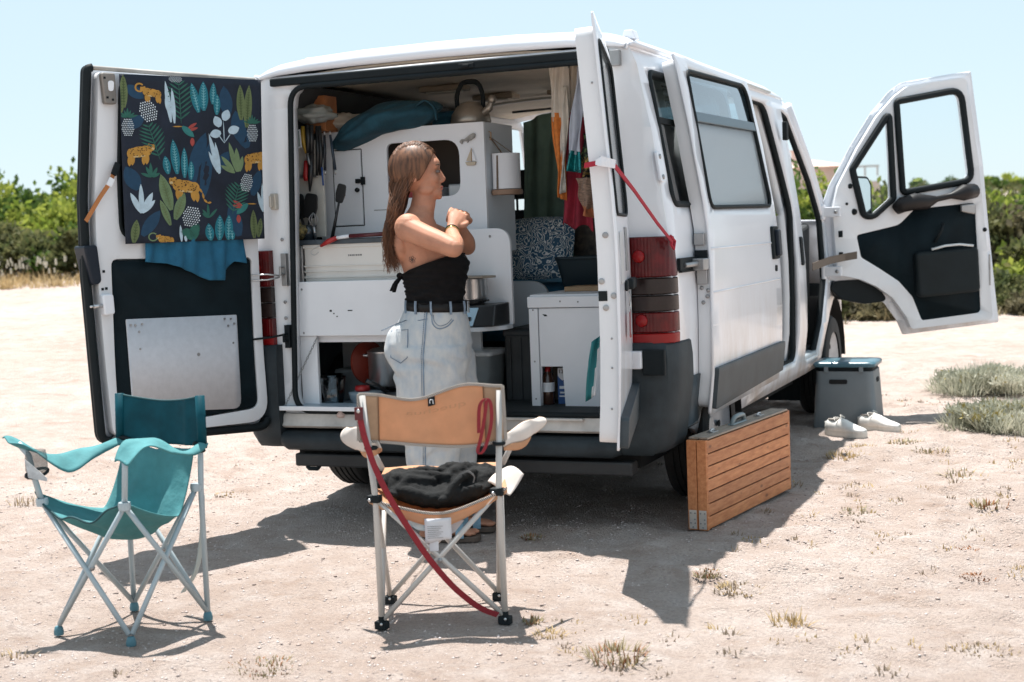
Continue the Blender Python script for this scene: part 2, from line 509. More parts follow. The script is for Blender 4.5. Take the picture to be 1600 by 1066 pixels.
STONE2 = mat("brown_stone", (.38, .30, .265), .9, var=.4, vscale=30)
STONE3 = mat("pinkish_stone", (.52, .44, .41), .9, var=.4, vscale=30)
pebbles("gravel", 34000, -2.9, 3.6, -2.9, 3.6, .0016, .0065, STONE, "fine pale gravel scattered over the sandy lot", 3)
pebbles("gravel", 30000, -2.9, 3.6, -2.9, 3.6, .0016, .0070, STONE3, "fine pinkish gravel scattered over the sandy lot", 4)
pebbles("pebbles", 9000, -3, 4.2, -3, 5, .0025, .010, STONE2, "brown pebbles scattered over the sandy lot", 5)
# ------------------------------------------------------------------ the camper van
VAN = thing("camper_van", "white camper van with its rear doors, side door and front door standing open", "van", (0, 1.9, 0))
SX = [(.26,.925),(.40,.955),(.60,.982),(.80,.988),(1.0,.986),(1.2,.972),(1.3,.962),(1.6,.918),(1.85,.868),(1.93,.838)]
def sx(z): return lerp(SX, z)
def hood_z(y): return lerp([(2.75,1.93),(2.95,1.86),(3.55,1.22),(3.8,1.10),(4.35,.93),(4.48,.80)], y)
def side_outline(k=0):
    P = [(.05,.44),(.05,1.925),(2.80+k,1.925),(2.95+k,1.87),(3.30+k*.8,1.50),(3.56+k*.2,1.21),(3.80,1.10),(4.30,.94),(4.44,.86),(4.50,.70),(4.50,.34)]
    for k in range(15):
        a = math.pi*k/14; P.append((3.75+.42*math.cos(a), .33+.42*math.sin(a)))
    P += [(3.27,.34),(2.9,.335),(1.29,.335)]
    for k in range(13):
        a = math.pi*k/12; P.append((.87+.37*math.cos(a), .33+.37*math.sin(a)))
    P += [(.44,.36),(.30,.40)]
    return P
win_r = rpoly([(.165,1.30),(.165,1.825),(1.36,1.825),(1.36,1.30)], .055)
slide = rpoly([(1.46,.44),(1.46,1.86),(2.36,1.86),(2.54,1.30),(2.54,.44)], [.05,.07,.09,.4,.06])
doorh = rpoly([(2.78,.42),(2.70,1.30),(2.70,1.86),(2.90,1.82),(3.24,1.45),(3.40,1.22),(3.40,.86),(3.26,.60),(3.16,.42)], [.05,.3,.06,.05,.2,.05,.05,.2,.05])
ycut = [.3,.6,1.0,1.45,2.0,2.55,3.0,3.4,3.8,4.2]
zcut = [.40,.5,.60,.70,.80,.9,1.0,1.1,1.2,1.25,1.3,1.4,1.5,1.6,1.7,1.78,1.85,1.9]
def nose(y): return lerp([(3.6,0),(4.1,.03),(4.35,.10),(4.5,.24)], y) + lerp([(0.05,.018),(.12,0.0)], y)
panel("body_side", side_outline(), [win_r, slide, doorh], lambda y, z: (sx(z)-nose(y), y, z), PAINT, VAN, ycut, zcut, .025)
win_l = rpoly([(2.55,1.30),(2.55,1.86),(3.06,1.86),(3.34,1.50),(3.42,1.28)], .04)
panel("body_side", side_outline(.15), [win_l], lambda y, z: (-sx(z)+nose(y), y, z), PAINT, VAN, ycut, zcut, .025, flip=True)
panel("window_pane", win_l, [], lambda y, z: (-sx(z)+.012, y, z), CLEAR, VAN, (), zcut, 0)

# roof: rounded rear edge, gutters, slight crown
b = B(); rings = []
for Y, dz, ins in [(0.012,-.085,.012),(.012,-.060,.010),(.02,-.040,.010),(.045,-.022,.006),(.09,-.010,.002),(.18,-.004,0),(.5,.002,0),(1.2,.012,0),(2.0,.012,0),(2.6,.004,0),(2.82,-.03,.0),(2.95,-.08,.02)]:
    ring = []
    prof = [(-.846,1.905),(-.848,1.925),(-.835,1.945),(-.80,1.968),(-.74,1.988),(-.60,2.006),(-.35,2.018),(0,2.022)]
    prof = prof + [(-x, z) for x, z in prof[-2::-1]]
    for x, z in prof:
        f_ = max(0.0, (z-1.925)/.097)
        zz = z + dz*max(f_, 0)**.6 if dz < 0 else z+dz*f_
        if z <= 1.925: zz = z
        ring.append((x*(1-ins), Y, zz))
    rings.append(ring)
b.loft(rings, closed=False, caps=False)
b.obj("roof", PAINT, VAN, smooth=True, solid=.018)
bg_ = B(); bg_.tube([(.853,.03,1.925),(.855,1.2,1.928),(.852,2.5,1.928)], .011, 8); bg_.obj("rain_gutter", PAINT, VAN, smooth=True)
bg_ = B(); bg_.tube([(-.853,.03,1.925),(-.855,1.2,1.928),(-.852,2.5,1.928)], .011, 8); bg_.obj("rain_gutter", PAINT, VAN, smooth=True)
for x in (-.66, .80):
    b = B(); b.loft([[(x-.03+.004*k, .16, 1.96+.012*k+(.0 if x > 0 else .012)), (x+.03-.004*k, .16, 1.96+.012*k+(.0 if x > 0 else .012)), (x+.03-.004*k, .22, 1.96+.012*k+(.0 if x > 0 else .012)), (x-.03+.004*k, .22, 1.96+.012*k+(.0 if x > 0 else .012))] for k in range(4)])
    b.obj("roof_mount", PAINT, VAN, bevel=.004)

# rear frame with the door opening
fo = [(-.952,.44),(-.98,.62),(-.985,.8),(-.985,1.0),(-.97,1.2),(-.915,1.6),(-.866,1.85),(-.84,1.92)]
fo = fo + [(-x, z) for x, z in fo[::-1]]
hole = rpoly([(-.725,.468),(-.668,1.868),(.715,1.868),(.755,.468)], [.09,.085,.085,.09], 7)
def rearfn(u, v):
    e = abs(u)-(.80 if v < 1.3 else .74)
    return (u, .012+max(0, e)*.22, v)
panel("rear_frame", fo, [hole], rearfn, JAMB, VAN, [-.93,-.88,-.84,-.80,.80,.84,.88,.93], zcut, .05)
b = B(); b.tube([(u, .002, v) for u, v in rpoly([(-.720,.472),(-.666,1.866),(.713,1.866),(.752,.472)], [.09,.085,.085,.09], 8)], .0125, 8, closed=True)
b.obj("door_seal", RUBBER, VAN, smooth=True)
b = B(); b.box((-.765,-.004,1.876), (.765,.022,1.910)); b.obj("header_seal_and_shade", RUBBER, VAN, bevel=.006)  # black strip: seal plus the shade of the door recess, painted in
b = B(); b.box((.13,-.010,1.880), (.20,.0,1.900)); b.box((.15,-.016,1.884),(.18,-.008,1.895)); b.obj("header_latch", RUBBER, VAN, bevel=.003)
# seam, striker plates and hinges on the left pillar
for z, h in ((1.09,.14),(.80,.10)):
    b = B(); b.box((-.748,-.012,z-h/2), (-.722,.012,z+h/2)); b.tube([(-.735,-.012,z+.01),(-.735,-.04,z+.012),(-.735,-.04,z-.02),(-.735,-.012,z-.02)], .006, 6)
    b.obj("striker_plate", DSTEEL if z > 1 else RUBBER, VAN, bevel=.002)
for z in (1.22, .95, .88):
    b = B(); b.lathe([(0,0),(.007,0),(.008,.004),(.004,.007),(0,.007)], 10, m=Matrix.Rotation(rad(90), 4, 'X')); 
    for v in b.V: v += Vector((-.74, -.002, z))
    b.obj("bolt", DSTEEL, VAN, smooth=True)
b = B()
for k, dz in ((0, .012), (1, -.010)): b.tube([(-.84,-.11,1.06+dz),(-.79,-.06,1.06+dz*1.1),(-.742,-.035,1.062+dz*.3)], .004, 6)
b.obj("door_check_rod", STEEL, VAN, smooth=True)
b = B(); b.tube([(-.86,-.10,.795),(-.79,-.055,.80),(-.74,-.02,.81)], .005, 6); b.obj("door_check_rod", RUBBER, VAN, smooth=True)
b = B(); b.box((-.90,-.045,.615), (-.805,.03,.715)); b.obj("hinge", STEEL, VAN, bevel=.006)
b = B(); b.box((-.79,-.006,1.35), (-.762,.02,1.42)); b.box((-.782,-.03,1.36), (-.77,.0,1.41)); b.obj("hinge", mat("worn_bracket", (.5,.46,.4), .5, metal=.4), VAN, bevel=.004)

# sill, step and bumper
b = B(); rings = []
for x in (-.80,-.4,0,.4,.80):
    rings.append([(x,.03,.402),(x,-.012,.402),(x,-.022,.412),(x,-.012,.425),(x,-.010,.445),(x,-.004,.462),(x,.03,.468)])
b.loft(rings); b.obj("rear_sill", mat("dusty_sill_paint", (.50,.48,.45), .5, var=.25, vscale=7), VAN, smooth=True, autos=50)
b = B(); b.box((-.36,-.026,.452), (.62,-.006,.462)); b.obj("sill_trim", mat("dusty_sill_paint", (.5,.5,.5)), VAN, bevel=.002)
def bumper_ring(x, y0, dz=0):
    return [(x,.10,.312+dz),(x,y0+.02,.308+dz),(x,y0,.318+dz),(x,y0-.006,.345),(x,y0,.370),(x,y0+.015,.382),(x,y0+.05,.388),(x,.10,.388)]
b = B(); b.loft([bumper_ring(-.775,-.035,.012), bumper_ring(-.74,-.055), bumper_ring(-.4,-.062), bumper_ring(0,-.065), bumper_ring(.4,-.062), bumper_ring(.74,-.055), bumper_ring(.775,-.035,.012)])
b.obj("rear_bumper", PLASTIC, VAN, smooth=True, autos=45)
for s in (-1, 1):
    b = B(); rings = []
    for z, ex in [(.318,-.050),(.335,-.02),(.37,-.004),(.45,.006),(.60,.010),(.70,.006),(.752,-.002),(.764,-.018)]:
        xo = sx(max(z,.45))+.010+ex; y0 = -.045-ex*.6
        ring = [(.775,.09),(.775,y0+.006),(.83,y0),(.90,y0+.012),(xo-.030,y0+.04),(xo,y0+.10),(xo,.14),(xo,.255),(xo-.05,.255),(xo-.12,.13)]
        rings.append([(s*x, y, z) for x, y in ring])
    b.loft(rings if s > 0 else [r[::-1] for r in rings]); b.obj("bumper_corner", PLASTIC, VAN, smooth=True, autos=40)
b = B(); b.box((-.715,-.03,.236), (.82,.05,.292)); b.box((-.718,-.02,.24),(-.69,.045,.288)); b.obj("tow_beam", mat("black_beam", (.018,.019,.02), .6, var=.3, bump=.2), VAN, bevel=.008)
b = B(); b.tube([(-.66,-.02,.238),(-.65,-.02,.226),(-.61,-.02,.226),(-.60,-.02,.238)], .010, 6); b.obj("tow_beam_lug", RUBBER, VAN)
b = B(); b.tube([(.02,-.03,.26),(.02,-.10,.25),(.02,-.12,.27)], .013, 8); b.ball((.02,-.12,.285), .02); b.obj("tow_ball", RUBBER, VAN, smooth=True)
b = B(); b.box((-.80,.15,.24), (.80,3.2,.40)); b.box((-.5,.6,.15),(.5,1.2,.26)); b.obj("chassis", mat("underbody", (.012,.012,.012), .95), VAN)  # plain box closing the underside, added to stop sun leaking through

# tail lights (each with its segments)
RED = mat("red_lens", (.085,.003,.004), .25, spec=.3, var=.4, vscale=18, wave=(24,0,.22,'X'))
REDF = mat("bright_red_lens", (.24,.006,.007), .25, spec=.3)
SMOKE = mat("smoked_lens", (.020,.012,.011), .2, spec=.3, var=.3, vscale=10)
for s in (-1, 1):
    lamp = None
    for nm, z0, z1, m_ in [("tail_light",1.018,1.175,RED),("lens",.950,1.014,SMOKE),("lens",.884,.946,SMOKE),("lens",.802,.880,RED),("lens",.757,.799,REDF)]:
        b = B(); rings = []
        for z in (z0, z0+.004, z1-.004, z1):
            i_ = 0.004 if z in (z0, z1) else 0
            xo = sx(z)+.006-i_; y0 = -.018+i_
            ring = [(.80,.06),(.80,y0),(.86,y0-.004),(.92,y0+.004),(xo-.03,y0+.028),(xo-.004,y0+.07),(xo,y0+.12),(xo-.02,.115),(.90,.05)]
            rings.append([(s*x, y, z) for x, y in ring])
        b.loft(rings if s > 0 else [r[::-1] for r in rings])
        o = b.obj(nm, m_, VAN if lamp is None else lamp, smooth=True, autos=35)
        if lamp is None: lamp = o
    for (x, z) in ((.87,1.10),(.875,.85)):
        b = B(); b.lathe([(0,0),(.026,0),(.022,.008),(0,.012)], 14, m=Matrix.Rotation(rad(90), 4, 'X'))
        for v in b.V: v += Vector((s*x, -.021, z))
        b.obj("bulb_reflector", REDF, lamp, smooth=True)

# rear window frame, glass and rails on the right side
b = B(); b.tube([(sx(v)-.001, u, v) for u, v in win_r], .014, 6, closed=True); b.obj("window_seal", RUBBER, VAN, smooth=True)
wf = panel("window_pane", rpoly([(.175,1.31),(.175,1.63),(1.35,1.63),(1.35,1.31)], .03), [], lambda y, z: (sx(z)-.012, y, z), thin_glass("grey_glass", (.55,.57,.58), .8), VAN, (), zcut, 0)
panel("window_pane", rpoly([(.175,1.645),(.175,1.815),(1.35,1.815),(1.35,1.645)], .03), [], lambda y, z: (sx(z)-.010, y, z), thin_glass("dark_glass", (.10,.15,.17), .6), VAN, (), zcut, 0)
b = B(); b.box((sx(1.63)-.02,.17,1.625), (sx(1.63)-.004,1.36,1.648)); b.obj("window_bar", RUBBER, VAN)
panel("pane_backing", [(.18,1.31),(.18,1.64),(1.3,1.64),(1.3,1.31)], [], lambda y, z: (sx(z)-.05, y, z), mat("grey_reflection", (.42,.45,.46), .7), VAN, (), (), .004)  # grey sheet behind the pane: its pale reflection put in as colour
b = B(); b.box((.985,.12,1.035), (.998,1.45,1.085)); b.box((.99,.12,1.028),(1.004,1.45,1.034)); b.obj("door_rail", RUBBER, VAN)
b = B(); b.box((.99,.30,1.03), (1.045,.44,1.078)); b.tube([(1.0,.18,1.055),(1.03,.40,1.06)], .011, 8); b.obj("rail_carriage", DSTEEL, VAN, bevel=.004)
for y0, y1 in ((.262,.50),):
    panel("side_cladding", [(y0,.40),(y0,.60),(y1,.60),(y1,.46),(y1-.06,.40)], [], lambda y, z: (sx(z)+.010, y, z), CLAD, VAN, (), zcut, .012)
    panel("side_cladding", [(y0,.40),(y0,.60),(y1,.60),(y1,.46),(y1-.06,.40)], [], lambda y, z: (-sx(z)-.010, y, z), CLAD, VAN, (), zcut, .012, flip=True)
# hinge plate on the rear corner
b = B(); b.prism(rpoly([(1.385,.035),(1.385,.095),(1.505,.095),(1.505,.035)], .018), lambda z, y, d: (sx(z)+d-.004, y, z), 0, .012)
hp = b.obj("hinge_plate", PAINT, VAN, bevel=.003)
for z in (1.405, 1.485):
    b = B(); b.lathe([(0,0),(.010,0),(.010,.004),(.004,.006),(0,.006)], 10, m=Matrix.Rotation(rad(90), 4, 'Y'))
    for v in b.V: v += Vector((sx(z)+.008, .065, z))
    b.obj("bolt", DSTEEL, hp, smooth=True)
b = B(); b.box((.775,-.012,1.84), (.815,.02,1.90)); b.obj("hinge", DSTEEL, VAN, bevel=.003)
b = B(); b.box((.825,-.070,.665), (.885,-.035,.735)); b.obj("hinge", PAINT, VAN, bevel=.006)
b = B(); b.box((.885,-.060,.64), (.975,-.037,.74)); b.obj("hinge_pocket", RUBBER, VAN, bevel=.005)

# pillars, seals and jambs inside the side openings
b = B(); b.tube([(sx(v)-.028, u, v) for u, v in slide], .018, 6, closed=True); b.obj("door_seal", RUBBER, VAN, smooth=True)
b = B(); b.tube([(sx(v)-.028, u, v) for u, v in doorh], .018, 6, closed=True); b.obj("door_seal", RUBBER, VAN, smooth=True)
panel("pillar", [(2.50,.42),(2.52,1.30),(2.34,1.88),(2.72,1.88),(2.72,1.3),(2.80,.42)], [], lambda y, z: (sx(z)-.055, y, z), JAMB, VAN, (), zcut, .05)
b = B(); b.box((.925,2.47,1.66), (.95,2.52,1.76)); b.obj("door_catch", RUBBER, VAN, bevel=.004)
b = B(); b.prism(rpoly([(.97,2.60),(1.13,2.60),(1.13,2.66),(.97,2.66)], .02), lambda z, y, d: (sx(z)+d-.004, y, z), 0, .014); b.obj("door_catch", RUBBER, VAN, bevel=.003)
b = B(); b.box((.80,1.46,.40), (.955,3.2,.445)); b.obj("side_step", mat("step_paint", (.42,.47,.50), .45, var=.2), VAN, bevel=.01)
# windscreen, bonnet, nose
b = B(); b.grid(6, 4, lambda u, v: ((-.80+1.6*u)*(1-.06*(1-v)), 2.93+.15*(1-u)*(1-v)+.62*v-.10*(2*u-1)**2*v, 1.88-.66*v))
b.obj("windscreen", CLEAR, VAN, smooth=True)
b = B(); b.grid(8, 8, lambda u, v: ((-.93+1.86*u)*(1-.10*v), 3.52+.95*v-.10*(2*u-1)**2*v, lerp([(0,1.22),(.3,1.09),(.85,.93),(1,.80)], v)+.02*(1-(2*u-1)**2)))
b.obj("bonnet", PAINT, VAN, smooth=True, solid=.015)
b = B(); b.grid(8, 4, lambda u, v: ((-.80+1.6*u), 4.50-.09*(2*u-1)**2, .80-.46*v)); b.obj("front_bumper", PLASTIC, VAN, smooth=True, solid=.03)
for s in (-1, 1):
    b = B(); k = .15 if s < 0 else 0; b.tube([(s*.86,2.93+k,1.88),(s*.915,3.28+k*.8,1.53),(s*.95,3.55+k*.2,1.21)], .030 if s > 0 else .020, 8); b.obj("windscreen_pillar", PAINT, VAN, smooth=True)
b = B(); b.loft([[(x,3.55,1.20),(x,3.20,1.16),(x,3.12,1.05),(x,3.15,.75),(x,3.5,.7)] for x in (-.86,.86)]); b.obj("dashboard", DARKIN, VAN, bevel=.02)
b = B(); b.tube([(-.42+.19*math.cos(a), 3.02+.08*math.sin(a), 1.13+.17*math.sin(a)) for a in [2*math.pi*k/20 for k in range(20)]], .014, 6, closed=True); b.tube([(-.42,3.02,1.13),(-.42,3.2,1.02)], .03, 8); b.obj("steering_wheel", RUBBER, VAN, smooth=True)
SEAT = mat("dark_seat_cloth", (.03,.035,.04), .9, var=.3, vscale=20)
for x in (-.45, .48):
    b = B(); b.box((x-.24,2.30,.62), (x+.24,2.80,.78)); st = b.obj("seat", SEAT, VAN, bevel=.05, seg=3)
    b = B(); b.hexa([(x-.23,2.22,.74),(x+.23,2.22,.74),(x+.23,2.36,.74),(x-.23,2.36,.74)], [(x-.20,2.08,1.34),(x+.20,2.08,1.34),(x+.20,2.18,1.34),(x-.20,2.18,1.34)]); b.obj("backrest", SEAT, st, bevel=.04, seg=3)
    b = B(); b.box((x-.13,2.05,1.40), (x+.13,2.15,1.56)); b.tube([(x-.05,2.1,1.33),(x-.05,2.1,1.42)], .008, 6); b.tube([(x+.05,2.1,1.33),(x+.05,2.1,1.42)], .008, 6); b.obj("headrest", SEAT, st, bevel=.035, seg=3)

# floor, headlining, inner walls
b = B(); b.box((-.90,.02,.425), (.90,3.4,.462)); b.obj("cargo_floor", FLOORM, VAN)
b = B(); b.box((-.72,.06,.462), (.70,.95,.470)); b.obj("floor_mat", FLOORM, VAN)
b = B(); b.grid(12, 10, lambda u, v: (-.80+1.6*u, .05+2.75*v, 1.905+.045*(1-abs(2*u-1)**3)-(.02 if v == 0 else 0))); hl = b.obj("headlining", HEAD, VAN, smooth=True, solid=.01, offset=1)
for y in (1.9,):
    b = B(); b.grid(10, 1, lambda u, v: (-.76+1.52*u, y+.03*v, 1.892+.045*(1-abs(2*u-1)**3))); b.obj("roof_rib", mat("rib_paint", (.55,.53,.49), .5), hl, solid=.012)
LAMPM = mat("pale_lamp_plastic", (.62,.58,.50), .4)
def ceil_lamp(x, y):
    b = B(); b.box((x-.115,y-.055,1.912), (x+.115,y+.055,1.938)); l = b.obj("ceiling_vent", mat("brown_trim", (.36,.29,.21), .6), hl, bevel=.006)
    b = B(); b.box((x-.085,y-.034,1.905), (x+.085,y+.034,1.914)); b.obj("vent_slat", LAMPM, l, bevel=.003)
    b = B(); b.box((x-.09,y-.008,1.902), (x+.09,y+.008,1.906)); b.obj("vent_slat", LAMPM, l)
ceil_lamp(-.43, 1.05); ceil_lamp(-.40, 1.62); ceil_lamp(.02,1.62)
b = B(); b.lathe([(0,1.935),(.10,1.935),(.095,1.92),(.05,1.910),(0,1.908)], 20, o=(-.46,.36,0)); b.obj("dome_cover", HEAD, hl, smooth=True)
for s in (-1, 1):
    y1 = 2.2 if s < 0 else 1.40
    panel("inner_wall", [(.06,.46),(.06,1.90),(y1,1.90),(y1,.46)] if s < 0 else [(.06,.46),(.06,1.28),(y1,1.28),(y1,.46)], [], lambda y, z: (s*(sx(z)-.075), y, z), DARKIN, VAN, (), zcut, .01)
b = B(); b.grid(4, 3, lambda u, v: (-.80+.10*v, .07+1.6*u, 1.74+.15*v)); b.obj("roof_corner_shade", DARKIN, VAN, smooth=True, solid=.01)  # dark sheet put in for the shade high on the left wall

# wheels
RIM = mat("white_wheel_rim", (.52,.55,.58), .4, metal=.3, var=.2)
MX = Matrix.Rotation(rad(90), 4, 'Y')
def wheel(x, y, s):
    p0 = thing("wheel_place", None, None, (x, y, .305)); 
    b = B()
    prof = [(.205,-.095),(.255,-.098),(.295,-.090),(.308,-.070)]
    for k in range(5):
        a = -.070+.028*k+.006
        prof += [(.309,a),(.309,a+.018),(.302,a+.020),(.302,a+.026)]
    prof += [(.308,.072),(.295,.090),(.255,.098),(.205,.095)]
    b.lathe([(r, z*s) for r, z in prof], 48, m=MX)
    for v in b.V: v += Vector((x, y, .305))
    wh = b.obj("wheel", TYRE, VAN, smooth=True, autos=35)
    b = B(); b.lathe([(.0,.05*s),(.05,.052*s),(.055,.03*s),(.10,.02*s),(.16,.045*s),(.185,.06*s),(.205,.085*s),(.212,.085*s),(.208,.05*s),(.19,-.08*s)], 32, m=MX)
    for v in b.V: v += Vector((x, y, .305))
    rim = b.obj("rim", RIM, wh, smooth=True, autos=50)
    for k in range(8):
        a = 2*math.pi*k/8; b = B(); b.lathe([(0,0),(.016,0),(.016,.004),(0,.004)], 10, m=MX)
        for v in b.V: v += Vector((x+s*.048 if s > 0 else x-.052, y+.145*math.cos(a), .305+.145*math.sin(a)))
        b.obj("rim_hole", RUBBER, rim)
    bpy.data.objects.remove(p0)
for s in (-1, 1):
    wheel(s*.855, .87, s); wheel(s*.865, 3.74, s)
    for c, r in ((.87,.36),(3.75,.41)):
        b = B(); b.grid(12, 1, lambda u, v: (s*(.60+.36*v), c+r*math.cos(math.pi*u), .33+r*math.sin(math.pi*u))); b.obj("wheel_arch_liner", mat("underbody", (.012,.012,.012)), VAN, smooth=True)
    b = B(); b.box((s*.70-.10,3.42,.11), (s*.70+.10,3.435,.33)); b.obj("mud_flap", RUBBER, VAN)

# ---------------- left rear door, seen from inside
LP0 = Vector((-.818,-.05,0)); LT = Vector((-.326,-.719,0)).normalized(); LN = Vector((-LT.y, LT.x, 0))
if LN.dot(Vector((2.5,-5.2,0))-LP0) < 0: LN = -LN
def lz(z): return lerp([(.40,-.02),(.75,.012),(1.15,.012),(1.5,-.008),(1.92,-.05)], z)
def LD(u, z, d=0): return tuple(LP0+LT*u+LN*(d-lz(z)*.6)+Vector((0,0,z)))
o_out = rpoly([(.0,.40),(.0,1.908),(.767,1.922),(.802,1.40),(.804,1.10),(.789,.44)], [.05,.02,.02,.3,.3,.03])
def scaleU(P, a, b_, c, d): return P
LDOOR = panel("rear_door", o_out, [], lambda u, v: LD(u, v, -.055), PAINT, VAN, (.2,.4,.6), zcut, .008, flip=True)
tag(LDOOR, "left rear door with a printed cloth over its window")
inner = rpoly([(.012,.44),(.012,1.893),(.722,1.902),(.757,1.40),(.760,1.10),(.742,.455)], [.10,.02,.03,.3,.3,.05], 7)
hole_w = rpoly([(.045,1.245),(.045,1.862),(.632,1.868),(.652,1.42),(.650,1.25)], [.05,.03,.04,.2,.06])
hole_t = rpoly([(.056,.50),(.048,1.150),(.700,1.168),(.716,.475)], [.05,.025,.03,.04])
panel("inner_frame", inner, [hole_w, hole_t], lambda u, v: LD(u, v, 0), JAMB, LDOOR, (.1,.3,.5,.68), zcut, .05, bevel=.006, flip=True)
ring = rpoly([(.004,.41),(.004,1.905),(.762,1.918),(.798,1.40),(.800,1.10),(.785,.445)], [.06,.02,.02,.3,.3,.04])
ring2 = [p for p in ring if (p[0] > .70 or p[1] < .47)]
k0 = max(range(len(ring2)), key=lambda i: math.hypot(ring2[i][0]-ring2[i-1][0], ring2[i][1]-ring2[i-1][1])); ring2 = ring2[k0:]+ring2[:k0]
b = B(); b.tube([LD(u, v, -.020) for u, v in ring2], .018, 6); b.obj("door_seal", RUBBER, LDOOR, smooth=True)
b = B(); b.tube([LD(u, v, -.018) for u, v in ((.0,1.905),(.4,1.911),(.762,1.918))], .010, 6); b.obj("top_flange", mat("chalky_edge", (.36,.34,.31), .7, var=.3), LDOOR, smooth=True)
b = B(); b.tube([LD(u, v, -.042) for u, v in ring2], .015, 6); b.obj("door_seal", RUBBER, LDOOR, smooth=True)
panel("window_pane", hole_w, [], lambda u, v: LD(u, v, -.045), GLASS, LDOOR, (), zcut, 0, flip=True)
b = B(); b.tube([LD(u, v, -.008) for u, v in hole_w], .013, 6, closed=True); b.obj("window_seal", RUBBER, LDOOR, smooth=True)
panel("trim_panel", rpoly([(.060,.505),(.052,1.146),(.697,1.163),(.712,.48)], [.04,.02,.02,.03]), [], lambda u, v: LD(u, v, -.006), DARKBOARD, LDOOR, (), zcut, .01, flip=True)
alu = panel("aluminium_sheet", rpoly([(.146,.507),(.138,.908),(.653,.924),(.651,.545)], [.04,.006,.006,.006], 4), [], lambda u, v: LD(u, v, .004), ALU, LDOOR, (), (), .004, flip=True)
for (u, z) in ((.635,.90),(.615,.898),(.585,.900),(.60,.87),(.17,.893),(.155,.872),(.20,.895),(.185,.865),(.60,.80),(.165,.79),(.335,.755)):
    b = B(); c = Vector(LD(u, z, .009)); r_ = .008 if (u, z) == (.335,.755) else .0045
    b.loft([[tuple(c+LT*math.cos(a)*r_+Vector((0,0,1))*math.sin(a)*r_+LN*k) for a in [2*math.pi*i/8 for i in range(8)]] for k in (-.006, .001)])
    b.obj("rivet", DSTEEL, alu, smooth=False)
b = B(); b.prism(rpoly([(.728,1.895),(.668,1.895),(.664,1.775),(.716,1.775)], .01), LD, .004, .03); lb_ = b.obj("latch_box", mat("brown_grey_metal", (.23,.21,.19), .5, metal=.5, var=.2), LDOOR, bevel=.005)
b = B(); b.prism(rpoly([(.702,1.865),(.676,1.865),(.680,1.825),(.700,1.825)], .012), LD, .028, .034); b.obj("latch_slot", WHITEB, lb_)
for u, z in ((.705,1.80),(.682,1.792),(.715,1.875)):
    b = B(); b.prism([(u-.004,z-.004),(u+.004,z-.004),(u+.004,z+.004),(u-.004,z+.004)], LD, .03, .033); b.obj("screw", RUBBER, lb_)
b = B(); b.prism(rpoly([(.762,1.03),(.715,1.03),(.712,.95),(.758,.945)], .012), LD, .0, .035); lk = b.obj("lock_case", PAINT, LDOOR, bevel=.006)
b = B(); b.tube([LD(.755,.985,.02), LD(.80,.985,.03)], .008, 8); b.tube([LD(.80,.985,.03), LD(.815,.985,.032)], .005, 8); b.obj("lock_pin", STEEL, lk, smooth=True)
b = B(); b.prism(rpoly([(.822,1.225),(.765,1.225),(.752,1.075),(.793,1.065)], [.012,.012,.03,.03]), LD, -.075, .02); b.obj("door_handle", mat("navy_plastic", (.010,.016,.026), .45, spec=.25), LDOOR, bevel=.012, seg=3)
for u, z in ((.744,1.05),(.728,1.052),(.735,1.12)):
    b = B(); b.prism([(u-.005,z-.005),(u+.005,z-.005),(u+.005,z+.005),(u-.005,z+.005)], LD, -.002, .003); b.obj("screw", RUBBER, LDOOR)

# ---------------- right rear door, seen edge on
RP0 = Vector((.828,-.022,0)); RT = Vector((.192,-.735,0)).normalized(); RN = Vector((-RT.y, RT.x, 0))
if RN.x < 0: RN = -RN
def rz(z): return lerp([(.40,-.010),(.62,.004),(.8,.010),(1.15,.010),(1.35,.0),(1.92,-.045)], z)
def RD(u, z, d=0): return tuple(RP0+RT*u+RN*(d+rz(z))+Vector((0,0,z)))
ro = rpoly([(.0,.45),(.0,1.86),(.30,1.90),(.752,1.935),(.757,1.4),(.755,.455)], [.10,.12,.1,.01,.2,.02], 6)
rw = rpoly([(.08,1.26),(.08,1.82),(.66,1.86),(.68,1.26)], .06)
RDOOR = panel("rear_door", ro, [rw], lambda u, v: RD(u, v, 0), PAINT, VAN, (.1,.2,.4,.6,.7), zcut, .008, flip=True)
tag(RDOOR, "right rear door seen edge on")
ri = rpoly([(.03,.50),(.03,1.83),(.30,1.87),(.735,1.895),(.742,1.4),(.738,.475)], [.10,.12,.1,.05,.2,.05], 6)
panel("inner_frame", ri, [rw], lambda u, v: RD(u, v, -.008), JAMB, RDOOR, (.1,.2,.4,.6,.7), zcut, .062, bevel=.014, flip=True)
panel("window_pane", rw, [], lambda u, v: RD(u, v, -.004), thin_glass("pale_glass", (.9,.92,.93), .5, .1), RDOOR, (), zcut, 0, flip=True)
panel("window_reflection", rw, [], lambda u, v: RD(u, v, -.012), mat("white_blind_reflection", (.62,.65,.67)), RDOOR, (), zcut, .004, flip=True)  # bright reflection in the glass put in as a white sheet
b = B(); b.tube([RD(u, v, .002) for u, v in rw], .006, 6, closed=True); b.obj("window_seal", RUBBER, RDOOR, smooth=True)
panel("door_cladding", rpoly([(.02,.475),(.02,.61),(.735,.565),(.735,.46)], .015), [], lambda u, v: RD(u, v, .030), CLAD, RDOOR, (.2,.4,.6), (.5,.55), .03, bevel=.008, flip=True)
def endplate(nm, z, w0, w1, h, m_, par, d=.003):
    """a small plate on the free edge of the right door: w = depth range from the outer skin"""
    b = B(); V = []
    for e in (0, d):
        for ww, zz in ((w0, z-h/2), (w1, z-h/2), (w1, z+h/2), (w0, z+h/2)): V.append(Vector(RD(.740+e, zz, ww)))
    b.hexa(V[:4], V[4:]); return b.obj(nm, m_, par, bevel=.0015)
